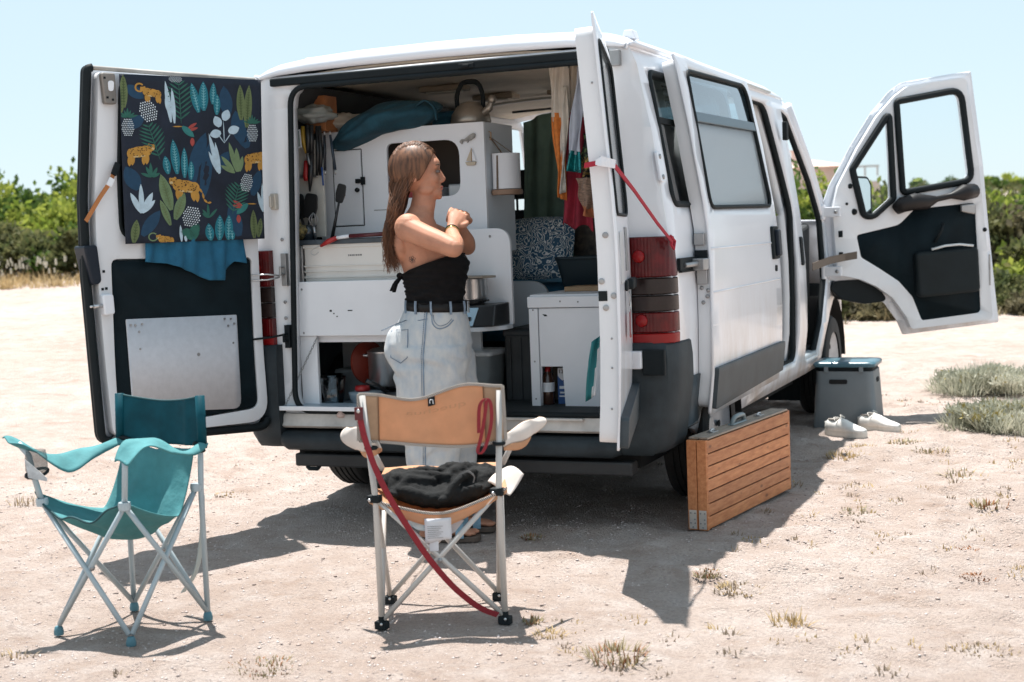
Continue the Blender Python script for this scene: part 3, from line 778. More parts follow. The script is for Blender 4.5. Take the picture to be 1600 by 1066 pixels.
endplate("latch_slot", .985, -.070, -.040, .034, RUBBER, RDOOR, .004)
for z, ww in ((1.19,-.038),(1.035,-.058),(.985,-.018),(.945,-.046)):
    b = B(); c = Vector(RD(.741, z, ww))
    b.loft([[tuple(c+RN*math.cos(a)*rr+Vector((0,0,1))*math.sin(a)*rr+RT*k) for a in [2*math.pi*i/10 for i in range(10)]] for k, rr in ((-.002,.011),(.003,.011),(.005,.006))])
    b.obj("bolt", DSTEEL, RDOOR, smooth=False)
for z in (.60,.74,.84,1.45,1.7):
    b = B(); c = Vector(RD(.741, z, -.03)); b.ball(c, .004, 6, 4); b.obj("plug", DSTEEL, RDOOR)
# badges, lock and stickers on the outer skin
for u0, u1, z0, z1, m_, nm in ((.20,.33,1.055,1.215,mat("grey_sticker", (.24,.25,.26), .5, var=.3, vscale=60),"sticker"),(.46,.62,1.02,1.20,mat("pale_plate", (.55,.56,.57), .4),"plate_recess")):
    b = B(); b.prism(rpoly([(u0,z0),(u1,z0),(u1,z1),(u0,z1)], .01), RD, .001, .004); b.obj(nm, m_, RDOOR)
b = B(); b.prism(rpoly([(.08,.985),(.30,.985),(.30,1.025),(.08,1.025)], .018), RD, .002, .026); dh = b.obj("door_handle", RUBBER, RDOOR, bevel=.006)
b = B(); b.prism(rpoly([(.36,.985),(.44,.985),(.44,1.025),(.36,1.025)], .018), RD, .002, .012); b.obj("lock_barrel", RUBBER, RDOOR, bevel=.004)

# ---------------- sliding side door, pushed back along its rail
def xd(z): return lerp([(.40,1.025),(.60,1.050),(.80,1.056),(1.0,1.055),(1.2,1.045),(1.3,1.035),(1.6,.995),(1.85,.950),(1.93,.930)], z)
so_ = rpoly([(.392,.425),(.380,.80),(.388,1.2),(.350,1.5),(.330,1.915),(1.60,1.912),(1.705,1.30),(1.745,.80),(1.750,.435)], [.03,.2,.2,.3,.012,.03,.4,.2,.02])
sw = rpoly([(.455,1.285),(.452,1.850),(1.505,1.872),(1.625,1.295)], [.06,.05,.09,.05])
sc = [.5,.8,1.1,1.4,1.6]
SDOOR = panel("sliding_door", so_, [sw], lambda y, z: (xd(z), y, z), PAINT, VAN, sc, zcut, .010)
si = rpoly([(.405,.45),(.392,.80),(.40,1.2),(.362,1.5),(.345,1.895),(1.585,1.895),(1.69,1.30),(1.73,.80),(1.735,.455)], [.05,.2,.2,.3,.04,.05,.4,.2,.04])
panel("inner_frame", si, [sw], lambda y, z: (xd(z)-.010, y, z), JAMB, SDOOR, sc, zcut, .055, bevel=.012)
b = B(); b.tube([(xd(v)+.001, u, v) for u, v in sw], .010, 6, closed=True); b.obj("window_seal", RUBBER, SDOOR, smooth=True)
lo = rpoly([(.462,1.293),(.460,1.645),(1.545,1.660),(1.617,1.302)], [.05,.01,.01,.04])
panel("window_pane", lo, [], lambda y, z: (xd(z)-.006, y, z), thin_glass("grey_glass2", (.9,.92,.93), .35, .25), SDOOR, (), zcut, 0)
panel("pane_backing", lo, [], lambda y, z: (xd(z)-.018, y, z), mat("white_blind_reflection", (.62,.65,.67), .55), SDOOR, (), zcut, .003)
hi = rpoly([(.460,1.668),(.458,1.842),(1.50,1.864),(1.540,1.682)], [.01,.04,.08,.01])
panel("window_pane", hi, [], lambda y, z: (xd(z)-.008, y, z), thin_glass("blue_glass", (.42,.62,.70), 1.0), SDOOR, (), zcut, 0)
b = B(); b.prism([(.46,1.640),(.46,1.682),(1.545,1.698),(1.555,1.656)], lambda y, z, d: (xd(z)+d, y, z), -.012, .006); b.obj("window_bar", mat("blue_black_bar", (.03,.06,.08), .3), SDOOR, bevel=.003)
panel("door_cladding", rpoly([(.415,.448),(.405,.622),(1.735,.622),(1.742,.475)], .012), [], lambda y, z: (xd(z)+.018, y, z), CLAD, SDOOR, sc, (.5,.55,.6), .02, bevel=.006)
b = B(); b.prism(rpoly([(1.545,1.035),(1.545,1.195),(1.675,1.195),(1.675,1.035)], .02), lambda y, z, d: (xd(z)+d, y, z), -.004, .014); hd = b.obj("door_handle", RUBBER, SDOOR, bevel=.005)
b = B(); b.prism(rpoly([(1.58,1.05),(1.58,1.18),(1.64,1.18),(1.64,1.05)], .015), lambda y, z, d: (xd(z)+d, y, z), .012, .034); b.obj("grip", mat("navy_plastic", (.018,.028,.042)), hd, bevel=.006)
b = B(); b.prism(rpoly([(1.60,.975),(1.60,1.005),(1.635,1.005),(1.635,.975)], .012), lambda y, z, d: (xd(z)+d, y, z), -.002, .006); b.obj("lock_barrel", RUBBER, SDOOR)
# crease lines and the dent low on the panel
for z0 in (1.115,.935):
    b = B(); b.tube([(xd(z0)+.0005, y, z0) for y in (.40,.8,1.2,1.6,1.72)], .0045, 6); b.obj("crease", PAINT, SDOOR, smooth=True)
for z, h in ((1.155,.05),(1.0,.06)):
    b = B(); b.box((xd(z)-.062,.374,z-h/2), (xd(z)-.018,.392,z+h/2)); b.obj("latch_plate", DSTEEL, SDOOR, bevel=.003)
b = B(); b.box((xd(1.07)-.064,.372,1.055), (xd(1.07)-.014,.388,1.11)); b.obj("latch_gap", RUBBER, SDOOR)
for z, dx in ((.955,-.045),(.92,-.022),(.895,-.04),(.945,-.018)):
    b = B(); b.ball((xd(z)+dx,.384,z), (.009,.005,.009), 8, 5); b.obj("bolt", DSTEEL, SDOOR, smooth=True)

# ---------------- front passenger door, swung wide open
FY0 = 3.40
def flean(z): return lerp([(.5,.0),(1.2,.0),(2.05,.0)], z)
def FD(x, z, d=0):
    t = (x-.985)/1.014                      # the door stands open well past a right angle
    return (.985+.975*t+.533*d, FY0+.615*t-.846*d, 1.19+(z-1.19)*(1+.067*t))
fo_ = rpoly([(1.005,.86),(.985,1.30),(1.03,1.43),(1.15,1.655),(1.27,1.845),(1.375,1.965),(1.45,2.015),(1.60,2.030),(1.850,2.052),(1.915,1.50),(1.965,1.0),(1.999,.579),(1.433,.512),(1.40,.60),(1.335,.702),(1.25,.772),(1.165,.812)],
            [.03,.05,.1,.1,.1,.1,.08,.1,.01,.2,.2,.015,.01,.06,.06,.06,.06])
fwin = rpoly([(1.395,1.90),(1.765,1.945),(1.822,1.415),(1.422,1.362)], [.02,.07,.06,.02])
fqt = rpoly([(1.352,1.840),(1.138,1.515),(1.196,1.235),(1.250,1.225),(1.368,1.330)], [.015,.03,.05,.05,.03])
fz = [.6,.7,.8,.9,1.0,1.1,1.2,1.3,1.4,1.5,1.6,1.7,1.8,1.9,2.0]
FDOOR = panel("front_door", fo_, [fwin, fqt], lambda u, v: FD(u, v, -.05-.02*math.sin(max(0, min(1, (v-.5)/1.0))*math.pi)), PAINT, VAN, (1.2,1.4,1.6,1.8), fz, .01)
ftrim = rpoly([(1.156,1.120),(1.40,1.172),(1.49,1.262),(1.842,1.285),(1.868,.640),(1.522,.598),(1.470,.74),(1.393,.835),(1.29,.91),(1.180,.985)], [.02,.1,.06,.02,.03,.02,.05,.06,.1,.03])
fi_ = rpoly([(1.045,.885),(1.025,1.28),(1.06,1.42),(1.17,1.635),(1.285,1.82),(1.39,1.935),(1.46,1.985),(1.60,2.0),(1.805,2.016),(1.868,1.50),(1.91,1.0),(1.938,.600),(1.462,.548),(1.435,.62),(1.36,.735),(1.27,.805),(1.18,.85)],
            [.03,.05,.1,.1,.1,.1,.08,.1,.05,.2,.2,.03,.02,.06,.06,.06,.06])
panel("inner_frame", fi_, [fwin, fqt, ftrim], lambda u, v: FD(u, v, 0), JAMB, FDOOR, (1.2,1.4,1.6,1.8), fz, .045, bevel=.008)
panel("trim_panel", ftrim, [], lambda u, v: FD(u, v, -.006), DARKBOARD, FDOOR, (), (), .012)
for hole_ in (fwin, fqt):
    b = B(); b.tube([FD(u, v, .008) for u, v in hole_], .021, 6, closed=True); b.obj("window_seal", RUBBER, FDOOR, smooth=True)
    panel("window_pane", hole_, [], lambda u, v: FD(u, v, -.02), CLEAR, FDOOR, (), (), 0)
b = B(); b.prism(rpoly([(1.485,.735),(1.470,1.005),(1.835,1.03),(1.845,.765)], .03), FD, .0, .06); pk = b.obj("door_pocket", mat("pocket_plastic", (.009,.014,.016), .6, var=.2, spec=.2), FDOOR, bevel=.02, seg=3)
b = B(); b.tube([FD(1.56,1.02,.06), FD(1.64,1.04,.062), FD(1.72,1.045,.062), FD(1.80,1.035,.06)], .008, 6); b.obj("bottle_rim", mat("clear_plastic", (.6,.62,.62), .2), pk, smooth=True)
b = B(); b.tube([FD(1.375,1.262,.02), FD(1.40,1.29,.05), FD(1.47,1.305,.06), FD(1.54,1.30,.05), FD(1.60,1.315,.05), FD(1.68,1.33,.05), FD(1.75,1.345,.055), FD(1.83,1.352,.02)], [.035,.048,.052,.045,.018,.018,.05,.045], 10); b.obj("armrest", mat("brown_black_plastic", (.012,.010,.010), .45, spec=.3), FDOOR, smooth=True)
b = B(); b.tube([FD(1.60,1.06,.01), FD(1.63,1.13,.03), FD(1.65,1.17,.012)], .010, 8); b.obj("window_crank", RUBBER, FDOOR, smooth=True)
b = B(); b.prism(rpoly([(1.75,1.235),(1.75,1.275),(1.83,1.28),(1.83,1.215)], .01), FD, .004, .03); b.obj("door_pull", DSTEEL, FDOOR, bevel=.008)
for x, z, r_ in ((1.125,1.415,.016),(1.145,1.26,.02),(1.105,1.31,.009),(1.895,1.125,.014)):
    b = B(); b.ball(FD(x, z, .002), (r_, .009, r_), 10, 6); b.obj("plug", RUBBER, FDOOR, smooth=True)
b = B(); b.prism([(1.918,.80),(1.926,.80),(1.926,.98),(1.918,.98)], FD, -.004, .004); b.obj("label_strip", DSTEEL, FDOOR)
for z in (1.265,.905):
    b = B(); b.box((.955,FY0-.02,z-.03), (1.075,FY0+.02,z+.03)); b.tube([(.968,FY0-.005,z-.045),(.968,FY0-.005,z+.045)], .018, 10); hg = b.obj("hinge", PAINT, FDOOR, bevel=.005)
    b = B(); b.ball((1.05,FY0-.022,z), (.012,.006,.012), 8, 5); b.obj("bolt", DSTEEL, hg, smooth=True)
for z in (1.13,1.0): 
    b = B(); b.box((1.06,FY0-.012,z-.02), (1.085,FY0+.004,z+.02)); b.obj("check_stop", RUBBER, FDOOR, bevel=.003)
b = B(); b.strip([(.955,3.10,.945),(1.02,3.30,.975),(1.10,3.385,.99),(1.17,3.385,1.0)], .045, (0,0,1), .002); b.obj("check_strap", mat("brown_strap", (.16,.13,.105), .8), VAN)
b = B(); b.prism(rpoly([(1.06,.845),(1.02,.80),(1.09,.73),(1.22,.70),(1.36,.715),(1.30,.80),(1.20,.85)], .03), FD, -.16, -.06); b.obj("arch_trim", RUBBER, FDOOR, bevel=.02, seg=3)
# outside mirror behind the quarter light
b = B(); b.prism(rpoly([(1.150,1.245),(1.150,1.480),(1.250,1.470),(1.272,1.420),(1.272,1.235)], .025), FD, -.17, -.05); mh = b.obj("mirror_housing", RUBBER, FDOOR, bevel=.015, seg=3)
b = B(); b.prism(rpoly([(1.160,1.258),(1.160,1.466),(1.242,1.456),(1.258,1.415),(1.258,1.250)], .018), FD, -.049, -.046); b.obj("mirror_glass", mat("mirror", (.8,.82,.84), .02, metal=1.0), mh)
# ------------------------------------------------------------------ inside the van
BLK = mat("black_nylon", (.016,.017,.018), .4, coat=.2)
DWOOD = mat("dark_counter", (.045,.06,.075), .4, var=.3, vscale=12)
WOOD = mat("plain_wood", (.42,.27,.15), .55, var=.25, vscale=9, stretch=(1,1,12))
REDP = mat("red_plastic", (.38,.02,.02), .35)
CLOTHT = mat("deep_teal_cloth", (.009,.058,.088), .85, var=.35, vscale=10, bump=.25, bscale=120)
NAVY = mat("navy_cloth", (.03,.14,.24), .9, var=.3, vscale=8, bump=.2, bscale=60)

def cloth(name, fn, m, nu=24, nv=24, parent=None, th=.003):
    b = B(); b.grid(nu, nv, fn)
    return b.obj(name, m, parent, smooth=True, solid=th, offset=0)

# --- kitchen unit at the left of the doorway
kit = thing("kitchen_unit", "white home-built kitchen unit with scuffed flap front at the left of the rear doorway", "kitchen unit", (-.45,.2,.47))
b = B(); b.box((-.715,.055,.796), (-.10,.075,1.033)); fr = b.obj("drawer_front", WHITEB, kit, bevel=.003)
for x, z, w_, h_ in ((-.55,.905,.010,.008),(-.535,.893,.006,.005),(-.455,.905,.022,.004),(-.52,.88,.006,.005)):
    b = B(); b.box((x-w_/2,.0535,z-h_/2), (x+w_/2,.056,z+h_/2)); b.obj("chip", RUBBER, fr)
for x, z in ((-.69,.81),(-.69,1.0),(-.14,1.0),(-.13,.82)):
    b = B(); b.ball((x,.054,z), (.005,.002,.005), 8, 4); b.obj("screw", DSTEEL, fr)
b = B(); b.box((-.725,.075,.47), (-.640,.095,.795)); b.obj("post", WHITEB, kit, bevel=.003)
b = B(); b.box((-.18,.10,.47), (-.10,.12,.795)); b.obj("post", WHITEB, kit, bevel=.003)
b = B(); b.box((-.80,.11,.462), (-.12,.60,.478)); b.obj("base_board", mat("tray_top", (.34,.42,.48), .35, var=.15), kit)
b = B(); b.box((-.80,.58,.47), (-.10,.60,1.03)); b.obj("back_board", mat("grey_inner_board", (.42,.42,.41), .7, var=.15), kit)  # plain grey back of the lower compartment
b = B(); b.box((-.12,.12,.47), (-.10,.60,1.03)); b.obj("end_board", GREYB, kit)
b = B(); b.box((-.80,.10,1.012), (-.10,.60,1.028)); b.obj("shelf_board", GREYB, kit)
b = B(); b.box((-.815,-.035,.482), (-.20,.11,.497)); tr = b.obj("flap", mat("tray_top", (.34,.42,.48), .35), kit, bevel=.002)
b = B(); b.box((-.816,-.040,.480), (-.198,-.034,.499)); b.obj("flap_edge", WHITEB, tr, bevel=.002)
b = B(); b.lathe([(0,.447),(.020,.450),(.022,.462),(.013,.474),(.013,.482),(0,.482)], 14, o=(-.49,.0,0)); b.obj("flap_knob", mat("pale_pink_knob", (.55,.42,.38), .5), tr, smooth=True)
b = B(); b.box((-.73,.105,.765),(-.11,.118,.795)); b.obj("rail", WHITEB, kit)
# chain that carries the flap: alternating links
ch = None; p0 = Vector((-.636,.07,.785)); p1 = Vector((-.757,-.02,.498)); nL = 26
for k in range(nL):
    c = p0.lerp(p1, (k+.5)/nL); t = (p1-p0).normalized(); s1 = t.cross(Vector((0,1,0))).normalized() if k % 2 else Vector((0,1,0)); 
    b = B(); b.tube([tuple(c+t*.008*math.cos(a)+s1*.0042*math.sin(a)) for a in [2*math.pi*i/8 for i in range(8)]], .0014, 4, closed=True)
    b.obj("chain_link", DSTEEL, kit, smooth=True)

# --- cream fridge box and worktop
fridge = thing("cool_box", "cream ribbed cool box standing on the kitchen unit behind its white front", "cool box", (-.45,.3,1.03))
b = B(); b.box((-.705,.115,1.03), (-.16,.50,1.188)); b.obj("body", CREAM, fridge, bevel=.006)
for z, h in ((1.185,.016),(1.098,.006),(1.075,.006),(1.05,.010)):
    b = B(); b.box((-.708,.109,z-h/2), (-.158,.116,z+h/2)); b.obj("rib", CREAM, fridge, bevel=.002)
b = B(); b.box((-.735,.11,1.03), (-.712,.45,1.19)); b.obj("side_rail", STEEL, fridge, bevel=.003)
b = B(); x = -.485
for k, wd in enumerate((.006,.008,.008,.004,.008,.007,.008)):
    b.box((x,.1135,1.138),(x+wd,.1145,1.145)); x += wd+.003
b.obj("lettering", mat("grey_print", (.2,.2,.2), .6), fridge)
wt = B(); wt.box((-.745,.10,1.192), (-.08,.43,1.214)); tag(wt.obj("worktop", DWOOD, None, bevel=.003), "dark blue-grey worktop board between cool box and upper cabinet", "worktop")
# --- upper cabinet
uc = thing("upper_cabinet", "tall white cabinet with a rounded opening behind the woman's head", "cabinet", (-.36,.6,1.22))
op = rpoly([(-.435,1.385),(-.435,1.632),(-.077,1.632),(-.077,1.385)], [.03,.03,.075,.06], 6)
panel("cabinet_front", [(-.79,1.215),(-.79,1.70),(.045,1.70),(.045,1.13),(-.02,1.13),(-.02,1.215)], [op], lambda x, z: (x, .42, z), WHITEB, uc, (), (), .018, smooth=False, bevel=.002)
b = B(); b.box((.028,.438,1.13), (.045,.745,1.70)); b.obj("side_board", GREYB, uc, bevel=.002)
b = B(); b.box((-.79,.438,1.684), (.028,.745,1.699)); b.obj("top_board", WHITEB, uc)
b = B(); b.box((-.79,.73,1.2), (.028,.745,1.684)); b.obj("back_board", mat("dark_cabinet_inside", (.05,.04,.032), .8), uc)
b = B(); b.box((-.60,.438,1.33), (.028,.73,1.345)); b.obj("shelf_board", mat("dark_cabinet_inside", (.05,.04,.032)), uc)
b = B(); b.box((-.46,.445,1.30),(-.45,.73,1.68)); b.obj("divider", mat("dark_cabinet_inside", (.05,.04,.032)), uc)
dr = rpoly([(-.708,1.275),(-.708,1.612),(-.567,1.612),(-.567,1.275)], .004)
b = B(); b.prism(dr, lambda x, z, d: (x, .42-d, z), -.004, .006); cd = b.obj("cabinet_door", WHITEB, uc, bevel=.0015)
b = B(); b.tube([(x,.419,z) for x, z in rpoly([(-.712,1.271),(-.712,1.616),(-.563,1.616),(-.563,1.271)], .004)], .0022, 4, closed=True); b.obj("door_gap", RUBBER, uc)
b = B(); b.box((-.592,.400,1.462),(-.572,.416,1.482)); b.box((-.566,.402,1.455),(-.548,.418,1.49)); b.box((-.59,.396,1.468),(-.55,.404,1.476)); b.obj("cabinet_latch", RUBBER, cd, bevel=.002)
b = B(); b.lathe([(0,0),(.009,0),(.011,.010),(.008,.018),(0,.020)], 12, m=Matrix.Rotation(rad(90), 4, 'X'))
for v in b.V: v += Vector((-.586,.414,1.432))
b.obj("cabinet_knob", RUBBER, cd, smooth=True)
b = B(); b.box((-.51,.4175,1.335),(-.42,.4195,1.339)); b.obj("pencil_mark", DSTEEL, uc)
# things inside the opening
for nm, lo, hi, m_, lb in (("book",(-.20,.50,1.345),(-.09,.66,1.365),mat("blue_cover",(.05,.11,.2),.6),"blue folded map lying in the cabinet opening"),
                      ("towel_roll",(-.33,.50,1.345),(-.21,.68,1.43),mat("grey_towel",(.35,.36,.37),.9,var=.2),"grey rolled towel inside the cabinet opening"),
                      ("storage_tin",(-.185,.52,1.366),(-.075,.64,1.44),mat("pale_tin",(.45,.47,.48),.4,metal=.3),"pale tin on the blue map inside the cabinet opening"),
                      ("red_box",(-.42,.52,1.345),(-.35,.66,1.52),REDP,"red box at the left inside the cabinet opening")):
    b = B(); b.box(lo, hi); tag(b.obj(nm, m_, None, bevel=.008), lb, nm.replace("_", " "))
# wooden fish and sailboat
fish = thing("fish_ornament", "small grey wooden fish hung on the white cabinet front", "ornament", (-.03,.415,1.637))
FM = mat("grey_driftwood", (.30,.29,.27), .8, var=.3, vscale=60)
b = B(); P = [(-.070,1.618),(-.060,1.628),(-.045,1.628),(-.02,1.645),(.0,1.653),(.008,1.646),(.004,1.632),(-.012,1.622),(-.035,1.618),(-.052,1.620),(-.058,1.606),(-.064,1.612)]
b.prism(P, lambda x, z, d: (x, .418-d, z), 0, .010); b.obj("fish_body", FM, fish, bevel=.002)
b = B(); b.prism([(-.026,1.626),(-.020,1.629),(-.022,1.614),(-.030,1.610)], lambda x, z, d: (x, .408-d, z), 0, .004); b.obj("fin", FM, fish)
boat = thing("sailboat_ornament", "small wooden sailboat hung below the fish on the cabinet", "ornament", (-.018,.415,1.52))
b = B(); b.prism([(-.044,1.528),(.008,1.528),(.001,1.513),(-.036,1.513)], lambda x, z, d: (x, .418-d, z), 0, .012); b.obj("hull", mat("pale_wood", (.55,.47,.36), .7), boat, bevel=.002)
b = B(); b.prism([(-.016,1.533),(-.016,1.583),(-.040,1.533)], lambda x, z, d: (x, .416-d, z), 0, .005); b.obj("sail", mat("pale_wood", (.55,.47,.36), .7), boat)
b = B(); b.prism([(-.011,1.533),(-.011,1.580),(.006,1.533)], lambda x, z, d: (x, .416-d, z), 0, .005); b.obj("sail", WHITEB, boat)
b = B(); b.tube([(-.0135,.412,1.525),(-.0135,.412,1.588)], .0016, 6); b.obj("mast", WOOD, boat)
# paper towel on its strap
pt = thing("paper_towel_holder", "white paper towel roll on a wooden base hung by a strap on the cabinet side", "towel holder", (.10,.5,1.39))
b = B(); b.lathe([(.012,1.405),(.062,1.405),(.062,1.560),(.012,1.560)], 28, o=(.112,.50,0)); b.obj("paper_roll", mat("paper", (.72,.73,.75), .9, var=.03, bump=.1), pt, smooth=True, autos=40)
b = B(); b.lathe([(0,1.380),(.068,1.380),(.070,1.390),(.068,1.402),(0,1.402)], 28, o=(.112,.50,0)); b.obj("wooden_base", mat("brown_wood_disc", (.24,.15,.10), .6, var=.3), pt, smooth=True, autos=40)
for dx in (-.02, .025):
    b = B(); b.strip([(.05,.475,1.635),(.112+dx,.50,1.565),(.112+dx*.8,.44 if dx < 0 else .50,1.55),(.105+dx*.6,.436 if dx < 0 else .5,1.405 if dx < 0 else 1.54)], .008, (0,1,0) if dx > 0 else (1,0,0), .0015); b.obj("strap", mat("brown_leather", (.12,.085,.06), .7), pt)
b = B(); b.tube([(.045,.475,1.66),(.055,.475,1.655),(.055,.475,1.630),(.05,.475,1.622)], .003, 6); b.obj("hook", WOOD, pt, smooth=True)

# --- rounded partition, shelf, stove, pot, bin, dark case
pa = thing("partition_shelf", "white partition board with rounded corner and a shelf below it", "partition", (0,.35,.82))
b = B(); b.prism(rpoly([(-.16,.815),(-.16,1.234),(.178,1.234),(.178,.815)], [.01,.01,.075,.01], 8), lambda x, z, d: (x, .352+d, z), 0, .02); b.obj("board", WHITEB, pa, bevel=.002)
b = B(); b.ball((.085,.350,1.20), (.006,.003,.006), 8, 4); b.obj("screw", DSTEEL, pa)
b = B(); b.prism(rpoly([(-.16,.14),(-.16,.352),(.180,.352),(.180,.27),(.10,.14)], [.01,.01,.01,.06,.06], 6), lambda x, y, d: (x, y, .800+d), 0, .018); b.obj("shelf", GREYB, pa, bevel=.002)
b = B(); b.box((-.15,.40,.47), (.0,.42,.80)); b.obj("upright", GREYB, pa)
stv = thing("camping_stove", "black gas stove with a pale blue control panel on the partition shelf", "stove", (.06,.25,.82))
b = B(); b.hexa([(-.03,.16,.82),(.165,.17,.82),(.168,.345,.82),(-.03,.345,.82)], [(-.02,.19,.905),(.165,.20,.912),(.168,.345,.915),(-.02,.345,.908)]); b.obj("body", BLK, stv, bevel=.006)
b = B(); b.hexa([(-.026,.153,.823),(.072,.156,.823),(.072,.166,.823),(-.026,.163,.823)], [(-.018,.184,.900),(.090,.187,.900),(.090,.197,.900),(-.018,.194,.900)]); b.obj("control_panel", mat("pale_blue_panel", (.40,.58,.70), .3, metal=.2), stv, bevel=.004)
b = B(); b.box((.042,.160,.845),(.062,.172,.862)); b.obj("display", BLK, stv)
b = B()
for k in range(6):
    a = 2*math.pi*k/6; b.tube([(.03+.02*math.cos(a),.27+.02*math.sin(a),.918),(.03+.075*math.cos(a),.27+.065*math.sin(a),.928)], .004, 6)
b.tube([(.03+.06*math.cos(a),.27+.055*math.sin(a),.926) for a in [2*math.pi*k/16 for k in range(16)]], .004, 6, closed=True); b.obj("pan_support", BLK, stv, smooth=True)
b = B(); b.lathe([(0,.905),(.045,.905),(.05,.93),(.03,.94),(0,.94)], 20, o=(.03,.27,0)); b.obj("burner", BLK, stv, smooth=True)
pot = thing("steel_pot", "steel pot with a wooden board on top standing on the black stove", "pot", (.03,.27,.93))
b = B(); b.lathe([(0,.932),(.062,.932),(.066,.94),(.066,1.018),(.069,1.022),(.062,1.022)], 28, o=(.028,.27,0)); b.obj("pot_wall", STEEL, pot, smooth=True, autos=40)
tag(B().prism(rpoly([(-.07,.21),(-.07,.33),(.10,.33),(.135,.285),(.135,.255),(.10,.21)], .012), lambda x, y, d: (x, y, 1.024+d), 0, .009).obj("chopping_board", mat("grey_wood_board", (.33,.29,.24), .7, var=.2), None, bevel=.002), "greyish wooden board lying on the steel pot", "board")
bn = thing("storage_bin", "clear plastic storage bin with a lid on the van floor under the shelf", "storage bin", (-.03,.5,.47))
PLB = mat("cloudy_plastic", (.33,.38,.40), .3, trans=.35, var=.15, vscale=9)
b = B(); b.loft([[(x, y, z) for x, y in rpoly([(-.16+i,.36+i),(.055-i,.36+i),(.055-i,.56-i),(-.16+i,.56-i)], .03)] for z, i in ((.472,.018),(.48,.012),(.665,.0),(.68,-.004))]); b.obj("bin_body", PLB, bn, smooth=True, autos=40)
b = B(); b.loft([[(x, y, z) for x, y in rpoly([(-.172+i,.348+i),(.067-i,.348+i),(.067-i,.572-i),(-.172+i,.572-i)], .03)] for z, i in ((.678,.0),(.692,.0),(.70,.008))]); b.obj("bin_lid", mat("pale_lid", (.48,.52,.54), .35), bn, smooth=True, autos=40)
b = B(); b.prism([(-.105,.53),(-.060,.595),(-.052,.555),(-.080,.51)], lambda x, z, d: (x, .364-d, z), 0, .004); b.obj("green_label", mat("pale_green_paper", (.42,.5,.3), .8), bn)
dc = thing("dark_case", "tall dark grey case standing on the van floor left of the white cupboard", "case", (.16,.62,.47))
b = B(); b.box((.085,.46,.465), (.262,.80,.79)); b.obj("case_body", mat("charcoal_case", (.028,.033,.036), .6, var=.3), dc, bevel=.012)
b = B(); b.box((.080,.455,.755), (.267,.805,.785)); b.obj("case_lid", mat("charcoal_case_lid", (.022,.030,.036), .5), dc, bevel=.008)
for x in (.115, .165, .22):
    b = B(); b.box((x-.004,.452,.48),(x+.004,.462,.75)); b.obj("rib", mat("charcoal_case", (.028,.033,.036)), dc, bevel=.002)
bp2 = thing("bench_end", "pale rounded bench end panel behind the dark case", "bench panel", (.14,.85,.8))
b = B(); b.prism(rpoly([(-.05,.62),(-.05,.985),(.165,.985),(.165,.62)], [.01,.01,.11,.01], 8), lambda x, z, d: (x, .83+d, z), 0, .02); b.obj("panel", GREYB, bp2, bevel=.002)
b = B(); b.box((-.05,.85,.47),(.15,.87,.64)); b.obj("panel", DARKIN, bp2)

# --- white cupboard at the right with the notch for bottles
wc = thing("white_cupboard", "white cupboard with a notch at floor level behind the right rear door", "cupboard", (.5,.5,.465))
panel("front_board", [(.318,.465),(.318,.886),(.735,.886),(.735,.465),(.425,.465),(.418,.638),(.322,.638)][::-1], [], lambda x, z: (x, .302, z), WHITEB, wc, (), (), .016, smooth=False, bevel=.0015)
b = B(); b.box((.274,.298,.465),(.314,.318,.886)); b.obj("stile", WHITEB, wc, bevel=.002)
b = B(); b.box((.270,.294,.889),(.74,.318,.936)); b.obj("top_rail", WHITEB, wc, bevel=.003)
b = B(); b.box((.274,.318,.936),(.74,.75,.944)); b.box((.274,.318,.92),(.74,.75,.930)); b.obj("top_board", WHITEB, wc)
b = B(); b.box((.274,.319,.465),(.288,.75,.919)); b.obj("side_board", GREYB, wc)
b = B(); b.box((.44,.319,.465),(.455,.75,.70)); b.box((.29,.319,.68),(.44,.75,.695)); b.box((.29,.52,.465),(.44,.535,.68)); b.obj("notch_lining", mat("brown_notch", (.28,.23,.18), .8, var=.2), wc)
b = B(); b.prism([(.335,.862),(.352,.860),(.358,.853),(.345,.852)], lambda x, z, d: (x, .2865-d, z), -.016, -.0155+.001); b.obj("chip", RUBBER, wc)
for x, z in ((.294,.88),(.294,.66),(.294,.50),(.42,.915),(.50,.912)):
    b = B(); b.ball((x,.297 if z < .89 else .293,z), (.004,.002,.004), 8, 4); b.obj("screw", DSTEEL, wc)
bt = thing("sauce_bottle", "dark bottle with a white label in the cupboard notch", "bottle", (.327,.36,.47))
b = B(); b.lathe([(0,.468),(.026,.468),(.027,.475),(.027,.575),(.020,.598),(.011,.612),(.011,.628),(0,.628)], 18, o=(.327,.36,0)); b.obj("bottle_glass", mat("brown_bottle", (.05,.022,.014), .15, coat=.4), bt, smooth=True)
b = B(); b.lathe([(.0275,.525),(.0275,.565)], 18, o=(.327,.36,0)); b.obj("label", WHITEB, bt, smooth=True)
b = B(); b.lathe([(.013,.612),(.013,.632),(0,.633)], 14, o=(.327,.36,0)); b.obj("cap", REDP, bt, smooth=True)
ct = thing("carton", "blue and white drink carton beside the bottle in the cupboard notch", "carton", (0.3840,.40,.47))
b = B(); b.box((0.3660,.375,.468),(0.4090,.425,.625)); b.obj("carton_body", WHITEB, ct, bevel=.002)
b = B(); b.prism([(0.3665,.47),(0.4085,.47),(0.4085,.585),(0.3870,.570),(0.3665,.590)], lambda x, z, d: (x, .3745-d, z), 0, .001); b.obj("blue_print", mat("carton_blue", (.03,.10,.28), .4), ct)
b = B(); b.box((0.3720,.3725,.50),(0.4030,.3735,.506)); b.box((0.3760,.3725,.515),(0.3990,.3735,.522)); b.box((0.3740,.3725,.535),(0.3960,.3735,.547)); b.obj("white_print", WHITEB, ct)
